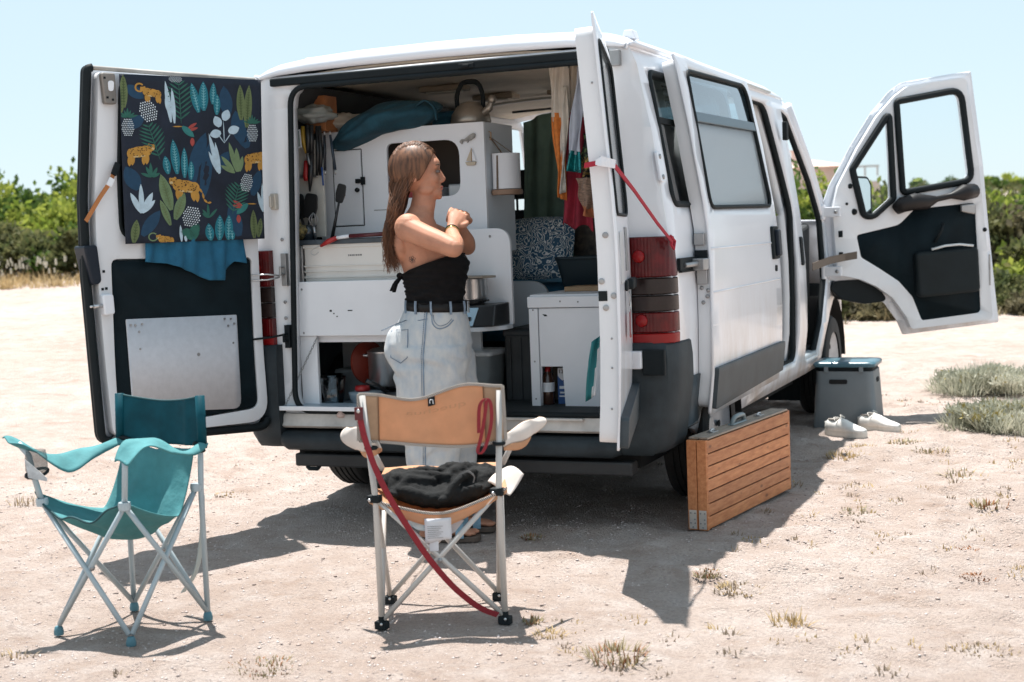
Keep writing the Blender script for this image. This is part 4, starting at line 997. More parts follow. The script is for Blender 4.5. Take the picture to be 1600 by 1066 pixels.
b = B(); b.box((0.3740,.3725,.602),(0.3780,.3735,.618)); b.box((0.3820,.3725,.602),(0.3900,.3735,.605)); b.box((0.3820,.3725,.615),(0.3900,.3735,.618)); b.box((0.3880,.3725,.602),(0.3910,.3735,.618)); b.obj("grey_print", mat("grey_print", (.2,.2,.2)), ct)

# --- bed, pillow, tub, curtain
bed = thing("mattress", "dark blue bedding on the bench bed at the back of the van", "bedding", (.2,1.6,.7))
b = B(); b.box((-.60,1.02,.46),(.62,2.15,.82)); b.obj("bed_box", DARKIN, bed)
def bedfn(u, v):
    x = -.70+1.45*u; y = .93+1.25*v
    z = .955+.03*math.sin(7*u+3*v)*math.sin(5*v)+.014*math.sin(23*u+11*v)+.010*math.sin(31*v-9*u)
    if v < .06: z = .955-(.06-v)/.06*.26; y = .93-.02*math.sin(14*u)
    return (x, y, z)
cloth("blue_cover", bedfn, NAVY, 40, 30, bed, .02)
def paisley():
    m = mat("paisley_cloth", (.10,.16,.22), .85)
    N = m.node_tree.nodes; L = m.node_tree.links; b_ = N["Principled BSDF"]
    tc = N.new("ShaderNodeTexCoord"); n = N.new("ShaderNodeTexNoise"); n.inputs["Scale"].default_value = 14; n.inputs["Detail"].default_value = 2
    v = N.new("ShaderNodeTexVoronoi"); v.inputs["Scale"].default_value = 10
    mx = N.new("ShaderNodeMix"); mx.data_type = 'RGBA'; mx.blend_type = 'LINEAR_LIGHT'; mx.inputs[0].default_value = .12
    L.new(tc.outputs["Object"], n.inputs[0]); L.new(tc.outputs["Object"], mx.inputs[6]); L.new(n.outputs[1], mx.inputs[7]); L.new(mx.outputs[2], v.inputs["Vector"])
    mm = N.new("ShaderNodeMath"); mm.operation = 'MULTIPLY'; mm.inputs[1].default_value = 38; L.new(v.outputs["Distance"], mm.inputs[0])
    sn = N.new("ShaderNodeMath"); sn.operation = 'SINE'; L.new(mm.outputs[0], sn.inputs[0])
    cr = N.new("ShaderNodeValToRGB"); L.new(sn.outputs[0], cr.inputs[0])
    cr.color_ramp.elements[0].position = .15; cr.color_ramp.elements[0].color = (.05,.13,.22,1)
    cr.color_ramp.elements[1].position = .62; cr.color_ramp.elements[1].color = (.78,.83,.83,1)
    e = cr.color_ramp.elements.new(.40); e.color = (.20,.36,.46,1)
    L.new(cr.outputs[0], b_.inputs["Base Color"]); return m
def pillow(name, c, w_, h_, t_, rx, rz, m_, label):
    R_ = Matrix.Translation(c) @ Matrix.Rotation(rz, 4, 'Z') @ Matrix.Rotation(rx, 4, 'X')
    b = B()
    for s in (1, -1):
        def fn(u, v):
            a, d = 2*u-1, 2*v-1
            k = max(0, (1-abs(a)**3)*(1-abs(d)**3))**.55
            kx = 1-.06*(1-abs(d))*0; px = a*w_/2*(1-.05*d*d); pz = d*h_/2*(1-.07*a*a)
            wr = .006*math.sin(11*a+4*d)*k
            return R_ @ Vector((px, s*(t_/2*k+wr), pz))
        b.grid(20, 16, fn if s < 0 else (lambda u, v: fn(1-u, v)))
    tag(b.obj(name, m_, None, smooth=True), label, "pillow")
pillow("pillow", Vector((.06,.98,1.135)), .37, .31, .13, rad(-18), rad(-4), paisley(), "blue and white paisley pillow leaning against the green curtain")
pillow("pillow", Vector((.32,1.25,1.14)), .34, .28, .12, rad(-22), rad(10), mat("dark_floral", (.05,.055,.06), .9, col2=(.16,.14,.12), vscale=40), "dark floral pillow half hidden behind the grey tub")
tb = thing("grey_tub", "dark grey tub standing on the bedding by the right door", "tub", (.42,.92,.96))
b = B(); b.loft([[(x, y, z) for x, y in rpoly([(.21+i,.80+i),(.60-i,.80+i),(.60-i,1.06-i),(.21+i,1.06-i)], .04)] for z, i in ((.945,.03),(.955,.02),(1.06,.0),(1.085,-.008),(1.085,.012),(.97,.03))]); b.obj("tub_wall", mat("slate_plastic", (.028,.048,.060), .5), tb, smooth=True, autos=40)
b = B(); b.tube([(x, y, 1.085) for x, y in rpoly([(.205,.795),(.605,.795),(.605,1.065),(.205,1.065)], .045)], .008, 6, closed=True); b.obj("tub_rim", mat("slate_plastic", (.028,.048,.060)), tb, smooth=True)
bx = B(); bx.box((.34,.56,.944),(.60,.72,.965)); tag(bx.obj("wooden_tray", WOOD, None, bevel=.004), "flat wooden tray on top of the white cupboard", "tray")
GREENC = mat("dark_green_curtain", (.22,.34,.275), .9, var=.25, vscale=5, bump=.15, bscale=150)
cur = thing("green_curtain", "dark green curtain hanging between the living space and the cab", "curtain", (.1,1.45,1.85))
def curfn(u, v):
    x = -.185+.58*u-.035*(1-v); z = 1.02+.80*v
    y = 1.45+.022*math.sin(u*31+.6*math.sin(4*v))*(0.35+.65*v)+.03*math.sin(u*9+2*v)*(1-.4*v)
    zz = z-.05*(1-(2*min(u,.5)))**2*(v > .93)
    return (x+.02*math.sin(u*17)*(1-v), y, zz)
cloth("curtain_cloth", curfn, GREENC, 70, 16, cur, .003)
b = B(); b.tube([(-.24,1.45,1.825),(.5,1.45,1.84)], .006, 8); b.obj("curtain_rod", DSTEEL, cur, smooth=True)

# --- garments hanging by the right door
def drape(name, label, cat, top, bot, y0, amp, n, m_, split=None, m2=None, sway=0, hem=0, ph=0):
    """hanging cloth: top=(x0,x1,z), bot=(x0,x1,z0,z1)"""
    b = B()
    def fn(u, v):
        xa = top[0]+(bot[0]-top[0])*v; xb = top[1]+(bot[1]-top[1])*v
        zt = top[2]; zb = bot[2]+(bot[3]-bot[2])*u
        y = y0+amp*math.sin(u*n+ph+1.3*v)*(.5+.5*v)+sway*v
        return (xa+(xb-xa)*u+.006*math.sin(9*v+5*u), y, zt+(zb-zt)*v+hem*math.sin(u*11)*v*v)
    nu, nv = 26, 30
    b.grid(nu, nv, fn)
    if split is not None:
        b.mi = [0 if (j/nv) < split+.03*math.sin(i*.5) else 1 for j in range(nv) for i in range(nu)]
        o = b.obj(name, [m_, m2], None, smooth=True, solid=.004, offset=0)
    else: o = b.obj(name, m_, None, smooth=True, solid=.004, offset=0)
    return tag(o, label, cat)
CREAMC = mat("cream_cloth", (.58,.52,.44), .9, var=.1, vscale=20, translucent=.15)
ORANGEC = mat("orange_knit", (.52,.155,.028), .9, var=.25, vscale=60, bump=.3, bscale=220)
BURG = mat("burgundy_cloth", (.24,.011,.028), .85, var=.3, vscale=10)
GREYC = mat("pale_grey_cloth", (.36,.38,.43), .9, var=.1, vscale=20)
drape("orange_towel", "orange knitted towel with a cream upper part hanging left of the burgundy shirt", "towel", (.440,.535,1.895), (.463,.492,1.355,1.335), .20, .012, 14, CREAMC, .385, ORANGEC)
drape("striped_towel", "grey and cream edged towel strip hanging between orange and burgundy cloth", "towel", (.505,.530,1.80), (.480,.500,1.36,1.37), .185, .010, 9, CREAMC, .55, mat("striped_grey", (.30,.30,.27), .9, col2=(.55,.52,.46), vscale=60))
drape("burgundy_shirt", "burgundy shirt with a cream yoke hanging in the rear doorway", "shirt", (.505,.610,1.895), (.462,.600,1.235,1.215), .235, .016, 15, CREAMC, .30, BURG, hem=.012, ph=1)
drape("grey_skirt", "pale grey skirt with a teal sequin hem hanging beside the right door", "skirt", (.590,.625,1.865), (.522,.592,1.455,1.440), .13, .014, 10, GREYC, .80, mat("teal_sequins", (.01,.16,.17), .2, metal=.6, var=.6, vscale=160), ph=.5)
drape("leaf_print_scarf", "dark scarf with green and yellow print hanging against the door edge", "scarf", (.600,.66,1.60), (.575,.655,1.41,1.40), .155, .018, 12, mat("dark_green_print", (.014,.02,.018), .9, col2=(.10,.16,.06), vscale=55, thr=(.5,.58)), .5, mat("ochre_print", (.02,.02,.02), .9, col2=(.36,.24,.06), vscale=90, thr=(.5,.56)))
drape("striped_bag", "brown striped cloth bag hanging lowest beside the door edge", "bag", (.575,.655,1.42), (.596,.645,1.275,1.255), .115, .018, 8, mat("brown_stripes", (.10,.07,.055), .9, col2=(.30,.19,.13), vscale=50, stretch=(1,1,5)), .75, mat("rust_cloth", (.30,.10,.04), .9, var=.4, vscale=40))
for x in (.47, .53, .60):
    b = B(); b.tube([(x,.2,1.905),(x,.19,1.885),(x,.2,1.873),(x,.21,1.885)], .004, 6); tag(b.obj("coat_hook", DSTEEL, None, smooth=True), "small metal coat hook holding the %s" % {.47:"orange towel",.53:"burgundy shirt",.60:"grey skirt"}[x], "hook", "coat hooks for the hanging clothes")
b = B(); b.grid(6, 10, lambda u, v: (.650+.03*u-.035*v+.02*u*v, .03-.02*math.sin(5*u+3*v), .76-.235*v+.03*u)); b.mi = [0 if (i+j*.35) < 4.6 or j < 2 else 1 for j in range(10) for i in range(6)]
tag(b.obj("teal_flag", [mat("teal_nylon", (.02,.20,.22), .6), mat("white_nylon", (.7,.7,.72), .7)], None, smooth=True, solid=.002), "teal and white cloth dangling below the right door latch", "cloth")

# --- on top of the cabinet
bag = thing("teal_cloth_bag", "dark teal crumpled cloth bag slumped over the top of the cabinet", "bag", (-.43,.45,1.70))
b = B(); 
def bagfn(u, v):
    a = 2*math.pi*u; t = math.pi*v
    r = 1+.10*math.sin(3*a+2*t)+.06*math.sin(5*a-4*t)+.035*math.sin(9*a+7*t)
    lx = -math.cos(t); q = math.sin(t)**.7
    sag = -.055*max(0, -lx-.1)
    return (-.43+.255*lx*(1+.06*math.sin(2*a)), .45+.15*q*r*math.cos(a)-.03, 1.735+.034*lx+.068*q*r*math.sin(a)+sag*1.1)
b.grid(48, 36, bagfn); b.obj("bag_cloth", CLOTHT, bag, smooth=True)
b = B(); b.strip(catmull([(-.24,.33,1.77),(-.19,.33,1.80),(-.16,.36,1.77),(-.17,.40,1.72)], 6), .02, (0,1,0), .003); b.obj("drawstring_flap", CLOTHT, bag, smooth=True)
kt = thing("steel_kettle", "steel camp kettle with a tall black arched handle on the cabinet top", "kettle", (-.085,.58,1.70))
b = B(); b.lathe([(0,1.70),(.085,1.70),(.092,1.715),(.085,1.75),(.06,1.785),(.045,1.795),(.045,1.80),(.018,1.806),(0,1.807)], 28, o=(-.085,.58,0)); b.obj("kettle_body", mat("old_steel", (.32,.29,.25), .35, metal=.7, var=.2), kt, smooth=True)
b = B(); b.tube(catmull([(-.145,.58,1.765),(-.150,.58,1.83),(-.125,.58,1.885),(-.085,.58,1.895),(-.045,.58,1.885),(-.022,.58,1.83),(-.026,.58,1.765)], 5), .011, 8); b.obj("kettle_handle", RUBBER, kt, smooth=True)
b = B(); b.tube(catmull([(-.02,.56,1.745),(.02,.55,1.77),(.035,.55,1.80)], 5), [.018]*6+[.014,.014,.012,.012,.011], 8); b.ball((.036,.55,1.805),.02,10,6); b.obj("spout", mat("old_steel", (.32,.29,.25)), kt, smooth=True)
def heap(name, c, r, m_, label, cat, seed):
    b = B()
    def fn(u, v):
        a = 2*math.pi*u; t = math.pi*v; d = Vector((math.sin(t)*math.cos(a), math.sin(t)*math.sin(a), math.cos(t)))
        n_ = noise.noise(d*2.1+Vector((seed,0,0)))*.35+noise.noise(d*5+Vector((seed,3,0)))*.16
        return (c[0]+r[0]*d.x*(1+n_), c[1]+r[1]*d.y*(1+n_), c[2]+r[2]*d.z*(1+n_))
    b.grid(30, 20, fn); return tag(b.obj(name, m_, None, smooth=True), label, cat)
heap("cream_cloth_pile", (-.72,.52,1.745), (.13,.12,.045), mat("cream_pile", (.50,.45,.38), .9, var=.15, bump=.2, bscale=60), "cream folded cloth on the cabinet top left of the teal bag", "cloth", 2)
heap("plastic_bag", (-.735,.30,1.775), (.095,.09,.04), mat("crinkled_plastic", (.36,.40,.38), .25, trans=.3, bump=.5, bscale=30), "crinkled clear plastic bag in the upper left corner of the doorway", "plastic bag", 5)
heap("plastic_bag", (-.55,.62,1.755), (.12,.1,.04), mat("green_plastic", (.28,.36,.33), .3, trans=.2, bump=.5, bscale=30), "greenish plastic bag behind the cream cloth on the cabinet", "plastic bag", 8)
b = B(); b.box((-.80,.33,1.70),(-.69,.44,1.86)); b.box((-.785,.325,1.715),(-.705,.33,1.845)); tag(b.obj("orange_box", mat("orange_wood", (.36,.14,.05), .6, var=.25, vscale=15), None, bevel=.004), "orange-brown wooden box in the upper left corner of the van", "box")
b = B(); b.box((-.42,.85,1.70),(-.20,1.0,1.80)); tag(b.obj("dark_bundle", NAVY, None, bevel=.03), "dark blue bundle behind the teal bag", "bundle")

# --- tools on the left side wall
tbd = B(); tbd.box((-.83,.285,1.225),(-.690,.300,1.66)); tag(tbd.obj('tool_board', mat('pale_tool_board', (.62,.60,.54), .7, var=.12, vscale=12), None, bevel=.003), 'pale board on the left wall behind the hanging tools', 'board')
def rodthing(name, label, cat, parts):
    t = thing(name, label, cat, parts[0][1][0])
    for nm, pts, r, m_ in parts:
        b = B(); b.tube(pts, r, 8); b.obj(nm, m_, t, smooth=True)
    return t
Yt = .25
rodthing("screwdriver", "red-handled screwdriver hanging head up on the left wall of the van", "screwdriver", [("handle", [(-.758,Yt,1.478),(-.757,Yt,1.50),(-.755,Yt,1.53),(-.753,Yt,1.568)], [.009,.014,.012,.009], REDP), ("shaft", [(-.753,Yt,1.568),(-.756,Yt,1.638)], .003, STEEL)])
rodthing("kitchen_knife", "long black knife hanging next to the red screwdriver", "knife", [("handle", [(-.716,Yt,1.725),(-.72,Yt,1.66),(-.722,Yt,1.60)], [.010,.013,.010], BLK), ("blade", [(-.722,Yt,1.60),(-.733,Yt,1.50),(-.741,Yt,1.43)], [.012,.014,.004], BLK)])
rodthing("tongs", "black tongs hanging behind the knife", "tongs", [("arm", [(-.700,Yt+.02,1.72),(-.70,Yt+.02,1.60),(-.712,Yt+.02,1.50)], [.008,.012,.006], BLK), ("arm", [(-.688,Yt+.02,1.72),(-.685,Yt+.02,1.60),(-.695,Yt+.02,1.50)], [.008,.012,.006], BLK)])
rodthing("garden_shears", "yellow and black shears hanging at the top of the left wall", "shears", [("handle", [(-.748,Yt-.02,1.72),(-.752,Yt-.02,1.66),(-.735,Yt-.02,1.60)], [.009,.012,.008], mat("mustard_plastic", (.38,.24,.03), .4)), ("handle", [(-.728,Yt-.02,1.725),(-.724,Yt-.02,1.66),(-.732,Yt-.02,1.60)], [.009,.012,.008], BLK), ("blade", [(-.733,Yt-.02,1.60),(-.726,Yt-.02,1.56),(-.722,Yt-.02,1.545)], [.008,.006,.002], DSTEEL)])
for x, x2, c, lb in ((-.652,-.658,mat("blue_black_grip", (.010,.014,.022), .35),"slim dark blue pocket tool hanging left of its twin by the cabinet door"),(-.623,-.606,mat("steel_blue_grip", (.016,.03,.05), .35),"slim blue pocket tool tilted to the right by the cabinet door")):
    rodthing("pocket_tool", lb, "tool", [("grip", [(x,Yt,1.675),(x*.5+x2*.5,Yt,1.60),(x2,Yt,1.52)], [.0055,.007,.0065], c), ("tip", [(x2,Yt,1.52),(x2,Yt,1.498)], [.006,.003], STEEL), ("clip", [(x,Yt,1.675),(x,Yt,1.692)], .003, STEEL)])
rodthing("blue_pen", "thin blue pen hanging below the pocket tools", "pen", [("barrel", [(-.673,Yt,1.535),(-.671,Yt,1.454)], .004, mat("pen_blue", (.03,.09,.3), .3))])
b = B(); b.box((-.815,.268,1.492),(-.71,.276,1.506)); tag(b.obj("magnetic_bar", STEEL, None, bevel=.002), "short steel bar fixed to the left wall of the van", "bar")
t = thing("postcard", "small postcard with a pale border pinned in the upper left corner", "postcard", (-.76,.2,1.65))
b = B(); b.prism([(-.795,1.612),(-.74,1.625),(-.745,1.705),(-.80,1.695)], lambda x, z, d: (x, .20-d, z), 0, .002); b.obj("card", WHITEB, t)
b = B(); b.prism([(-.789,1.62),(-.746,1.631),(-.75,1.698),(-.794,1.688)], lambda x, z, d: (x, .1975-d, z), 0, .001); b.obj("picture", mat("postcard_print", (.10,.25,.28), .4, col2=(.42,.44,.38), vscale=28), t)
def spatula(label, hx, hz, bx_, bz, y, w_, h_, lean=0):
    t = thing("spatula", label, "spatula", (bx_, y, bz))
    d = Vector((hx-bx_, 0, hz-bz)).normalized(); n_ = Vector((-d.z, 0, d.x))
    b = B(); P = rpoly([(-w_*.35,0),(w_*.35,0),(w_*.5,h_*.45),(w_*.42,h_),(-w_*.42,h_),(-w_*.5,h_*.45)], w_*.25)
    c = Vector((hx, y, hz)) - d*h_*.5
    b.prism(P, lambda u, v, q: tuple(c+n_*u+d*v+Vector((0,q,0))), -.003, .003); b.obj("spatula_head", BLK, t, bevel=.002)
    b = B(); b.tube([(bx_, y, bz), tuple(Vector((bx_,y,bz)).lerp(c, .5)), tuple(c+d*.01)], [.009,.007,.005], 8); b.obj("spatula_handle", BLK, t, smooth=True)
spatula("round black serving spoon at the far left of the utensil jar", -.792, 1.365, -.765, 1.22, .24, .072, .11)
spatula("round black serving spoon right of the first one in the utensil jar", -.722, 1.365, -.745, 1.22, .22, .072, .11)
spatula("long black spatula leaning against the white cabinet door", -.590, 1.415, -.645, 1.215, .26, .050, .085)
ja = thing("utensil_jar", "small dark jar that holds the black spoons on the worktop", "jar", (-.74,.2,1.214))
b = B(); b.lathe([(0,1.214),(.036,1.214),(.040,1.28),(.038,1.28),(.034,1.22),(0,1.22)], 18, o=(-.745,.225,0)); b.obj("jar_wall", mat("dark_jar", (.03,.04,.05), .2, coat=.3), ja, smooth=True)
rodthing("whisk", "wire whisk standing in the utensil jar", "whisk", [("handle", [(-.70,.21,1.22),(-.70,.2,1.27)], .006, STEEL)]+[("wire", catmull([(-.70,.2,1.27),(-.70+.022*math.cos(a),.2+.02*math.sin(a),1.305),(-.70,.2,1.335)], 5), .0013, STEEL) for a in (0,.8,1.6,2.4,3.2,4,4.8,5.6)])
heap("mustard_net", (-.765,.17,1.255), (.04,.03,.035), mat("mustard_net", (.34,.27,.10), .9, col2=(.04,.04,.03), vscale=70), "mustard net bag beside the utensil jar", "bag", 11)
rodthing("folding_torch", "red-tipped folding torch rod with a wire hook lying on the worktop edge", "torch", [("rod", [(-.46,.09,1.224),(-.28,.10,1.228)], .009, mat("dark_red_rod", (.09,.015,.02), .35)), ("sleeve", [(-.52,.085,1.219),(-.46,.09,1.224)], .008, WHITEB), ("grip", [(-.60,.08,1.185),(-.56,.082,1.205),(-.52,.085,1.219)], [.006,.012,.010], REDP), ("hook", catmull([(-.60,.08,1.187),(-.64,.08,1.172),(-.648,.08,1.155),(-.63,.08,1.148),(-.612,.08,1.160)], 5), .0022, STEEL)])

# --- in the lower compartment
GLS = thin_glass("tumbler_glass", (.80,.88,.92), .9, .06)
for k, (x, y, lb) in enumerate(((-.600,.13,"clear ribbed tumbler at the front of the lower kitchen compartment"),(-.665,.22,"clear tumbler behind the front ribbed one"))):
    g_ = thing("tumbler", lb, "glass", (x,y,.478))
    b = B(); rings = []
    for r_, z in ((.040,.479),(.046,.50),(.060,.61),(.058,.61),(.044,.505),(.036,.490)):
        rings.append([(x+r_*(1+.02*math.cos(10*a))*math.cos(a), y+r_*(1+.02*math.cos(10*a))*math.sin(a), z) for a in [2*math.pi*i/40 for i in range(40)]])
    b.loft(rings); b.obj("tumbler_glass", GLS, g_, smooth=True)
p1 = thing("saucepan", "steel saucepan with side handles in the lower kitchen compartment", "saucepan", (-.40,.3,.55))
b = B(); b.lathe([(0,.56),(.10,.56),(.108,.57),(.108,.70),(.113,.706),(.113,.712),(.09,.722),(.03,.730),(0,.731)], 32, o=(-.39,.30,0)); b.obj("pan_wall", STEEL, p1, smooth=True, autos=40)
for s in (-1, 1):
    b = B(); b.tube(catmull([(-.39+s*.105,.27,.69),(-.39+s*.15,.275,.692),(-.39+s*.15,.315,.692),(-.39+s*.105,.33,.69)], 5), .008, 8); b.obj("pan_handle", STEEL if s < 0 else BLK, p1, smooth=True)
b = B(); b.lathe([(0,.73),(.018,.733),(.02,.748),(0,.752)], 14, o=(-.39,.30,0)); b.obj("lid_knob", BLK, p1, smooth=True)
b = B(); b.lathe([(0,0),(.098,0),(.098,.012),(0,.02)], 28, m=Matrix.Rotation(rad(-22), 4, 'Z')@Matrix.Rotation(rad(84), 4, 'Y'))
for v in b.V: v += Vector((-.515,.30,.655))
tag(b.obj("pot_cover", mat("brown_red_enamel", (.20,.03,.018), .35), None, smooth=True, autos=40), "round red lid standing upright beside the steel saucepan", "pot cover")
fc = thing("food_container", "low clear food container with a red knob in the lower compartment", "container", (-.45,.2,.48))
b = B(); b.lathe([(0,.479),(.075,.479),(.088,.53),(.090,.542),(0,.545)], 28, o=(-.45,.18,0)); b.obj("container_body", mat("cloudy_blue_plastic", (.32,.40,.46), .25, trans=.3), fc, smooth=True)
b = B(); b.lathe([(0,.545),(.032,.545),(.034,.556),(.030,.568),(0,.57)], 18, o=(-.47,.16,0)); b.obj("red_knob", REDP, fc, smooth=True)
p2 = thing("black_pan", "black frying pan stacked in front of the steel saucepan", "pan", (-.33,.2,.5))
b = B(); b.lathe([(0,.50),(.085,.50),(.105,.545),(.102,.545),(.083,.508),(0,.508)], 28, o=(-.28,.22,0)); b.obj("pan_wall", BLK, p2, smooth=True)
b = B(); b.tube([(-.345,.15,.54),(-.37,.11,.575),(-.40,.07,.60)], [.008,.011,.010], 8); b.obj("pan_handle", BLK, p2, smooth=True)
b = B(); b.box((-.72,.35,.478),(-.55,.55,.62)); tag(b.obj("grey_food_box", mat("grey_box", (.2,.21,.21), .6, var=.2), None, bevel=.01), "grey box at the back left of the lower compartment", "box")

# --- cloths and straps on the doors
def prt(P, d=.0): return P
LC = Matrix.Identity(4)
def CL(u, v, d=0):
    """printed cloth: u 0..1 from its left edge, v 0..1 from its top edge"""
    uu = .652-.655*u; z = (1.893+.006*u)-(.668+.004*u)*v
    wv = .006*math.sin(u*9)*(v**1.5)+.004*math.sin(u*21+2)*v
    return LD(uu, z, .030+wv+d)
pc = thing("printed_cloth", "dark navy cloth with jungle leaves and leopards covering the left door window", "cloth", (-.9,-.35,1.5))
b = B(); b.grid(40, 24, lambda u, v: CL(u, v)); b.obj("cloth", mat("ink_navy_cloth", (.010,.016,.030), .85, var=.3, vscale=9), pc, smooth=True, solid=.002, offset=0)
DEC = {}
def poly(key, P, lift=.0025):
    """printed shape: fan of triangles following the cloth"""
    b = DEC.setdefault(key, B()); c = (sum(p[0] for p in P)/len(P), sum(p[1] for p in P)/len(P))
    clip = lambda p: (min(.998, max(.002, p[0])), min(.998, max(.002, p[1])))
    V = [CL(*clip(c), lift)]+[CL(*clip(p), lift) for p in P]; n = len(P)
    b.add(V, [(0, 1+(i+1) % n, 1+i) for i in range(n)])
AS = 870/730
def zc(x, y): return ((x-215)/730.0, (y-130)/870.0)
def leaf(key, x0, y0, x1, y1, w_, lift=.0025, n=7, bend=0):
    """pointed leaf from base to tip, coordinates in the photo crop"""
    L_ = math.hypot(x1-x0, y1-y0); tx, ty = (x1-x0)/L_, (y1-y0)/L_; nx_, ny_ = -ty, tx
    L1, R1 = [], []
    for i in range(n+1):
        t = i/n; hw = w_/2*math.sin(math.pi*min(1, t*.93+.07))**.75*(1 if t < 1 else 0)
        bx_ = bend*math.sin(math.pi*t)
        cx, cy = x0+tx*L_*t+nx_*bx_, y0+ty*L_*t+ny_*bx_
        L1.append(zc(cx+nx_*hw, cy+ny_*hw)); R1.append(zc(cx-nx_*hw, cy-ny_*hw))
    for i in range(n):
        poly_q(key, [L1[i], L1[i+1], R1[i+1], R1[i]], lift)
def poly_q(key, P, lift):
    b = DEC.setdefault(key, B()); clip = lambda p: (min(.998, max(.002, p[0])), min(.998, max(.002, p[1])))
    b.add([CL(*clip(p), lift) for p in P], [(3,2,1,0)])
def blob(key, cx, cy, rx, ry, a=0, lift=.0025, n=14):
    poly(key, [zc(cx+rx*math.cos(t)*math.cos(a)-ry*math.sin(t)*math.sin(a), cy+rx*math.cos(t)*math.sin(a)+ry*math.sin(t)*math.cos(a)) for t in [2*math.pi*i/n for i in range(n)]], lift)
def fern(key, x0, y0, x1, y1, w_, n=9):
    leaf(key, x0, y0, x1, y1, 5)
    for i in range(1, n):
        t = i/n; cx, cy = x0+(x1-x0)*t, y0+(y1-y0)*t; L_ = math.hypot(x1-x0, y1-y0); tx, ty = (x1-x0)/L_, (y1-y0)/L_
        for s in (-1, 1):
            ll = w_*math.sin(math.pi*(t*.8+.15)); leaf(key, cx, cy, cx+(-ty*s*.8+tx*.6)*ll, cy+(tx*s*.8+ty*.6)*ll, 9, n=4)
def ribbed(key, k2, x0, y0, x1, y1, w_):
    leaf(key, x0, y0, x1, y1, w_)
    L_ = math.hypot(x1-x0, y1-y0); tx, ty = (x1-x0)/L_, (y1-y0)/L_
    leaf(k2, x0, y0, x1-tx*12, y1-ty*12, 3.5, .0035, 4)
    n = int(L_/14)
    for i in range(1, n):
        t = i/n; cx, cy = x0+(x1-x0)*t, y0+(y1-y0)*t; hw = w_*.36*math.sin(math.pi*(t*.9+.07))
        for s in (-1, 1): leaf(k2, cx, cy, cx+(-ty*s*.8+tx*.6)*hw, cy+(tx*s*.8+ty*.6)*hw, 3.2, .0035, 2)
def pine(cx, cy, rx, ry, a=0, crown=True):
    for i in range(-4, 5):
        for j in range(-5, 6):
            qx, qy = (i+.5*(j % 2))*rx/4, j*ry/5
            if (qx/rx)**2+(qy/ry)**2 < 1: blob("white_dot_print", cx+qx*math.cos(a)-qy*math.sin(a), cy+qx*math.sin(a)+qy*math.cos(a), rx*.075, ry*.075, a+.3, n=6)
    if crown:
        for k in range(-3, 4): leaf("green_leaf_print", cx+k*2, cy-ry, cx+k*17, cy-ry-50+abs(k)*12, 11)
def leopard(cx, cy, s, flip=1, head=True, tail=1):
    f_ = lambda x, y: (cx+flip*x*s, cy+y*s)
    def bl(x, y, rx, ry, a=0, k="leopard_print"): p = f_(x, y); blob(k, p[0], p[1], rx*s, ry*s, a*flip)
    bl(0, 0, 62, 34, .12); bl(-38, -6, 36, 34); bl(45, 12, 30, 36)
    for x, y0, y1, w_ in ((-46,10,80,22),(-28,15,84,20),(40,20,86,22),(58,25,92,20)):
        a_ = f_(x, y0); c_ = f_(x+4, y1); leaf("leopard_print", a_[0], a_[1], c_[0], c_[1], w_*s*1.3)
    bl(-68, -26, 25, 22); bl(-84, -40, 8, 8); bl(-58, -45, 8, 8)
    bl(-80, -20, 10, 8, 0, "cream_print")
    bl(0, 28, 40, 6, .1, "cream_print")
    if tail:
        P = [f_(70, 10), f_(90, 40), f_(96, 75), f_(115, 96), f_(138, 92)]
        for a_, c_ in zip(P, P[1:]): leaf("leopard_print", a_[0], a_[1], c_[0], c_[1], 12*s, n=3)
    r_ = random.Random(int(cx))
    for k in range(46):
        x, y = r_.uniform(-85, 72), r_.uniform(-38, 38)
        if (x/70)**2+(y/34)**2 < 1 or (x+68)**2+(y+26)**2 < 400: p = f_(x, y); blob("dark_spot_print", p[0], p[1], 3.6*s, 3.2*s, 0, .0038, 6)
# deep blue background leaves
for a_ in ((250,190,330,250,60),(560,640,640,420,70),(620,760,660,470,60),(290,720,230,600,80),(760,330,740,170,70),(830,470,800,300,80),(300,960,390,830,60),(560,720,590,520,50),(860,500,820,380,70),(880,760,930,620,60),(700,620,760,520,60),(800,980,760,800,70),(250,400,330,340,60)):
    leaf("blue_leaf_print", *a_, lift=.0015)
# teal ribbed leaves
for a_ in ((605,315,570,160,44),(632,305,632,150,50),(680,270,686,155,36),(700,325,705,215,36),(440,640,425,545,40),(488,640,468,458,48),(527,660,527,500,36),(560,670,562,570,32),(650,1000,640,905,46),(697,1000,703,862,52),(745,1000,752,862,44),(766,1000,762,940,30)):
    ribbed("teal_leaf_print", "pale_teal_print", *a_)
for a_ in ((232,300,232,130,40),(215,330,220,200,34),(830,350,828,160,44),(858,390,878,160,46),(255,995,275,875,44),(880,995,880,838,40),(905,990,925,885,34)):
    ribbed("olive_leaf_print", "dark_olive_print", *a_)
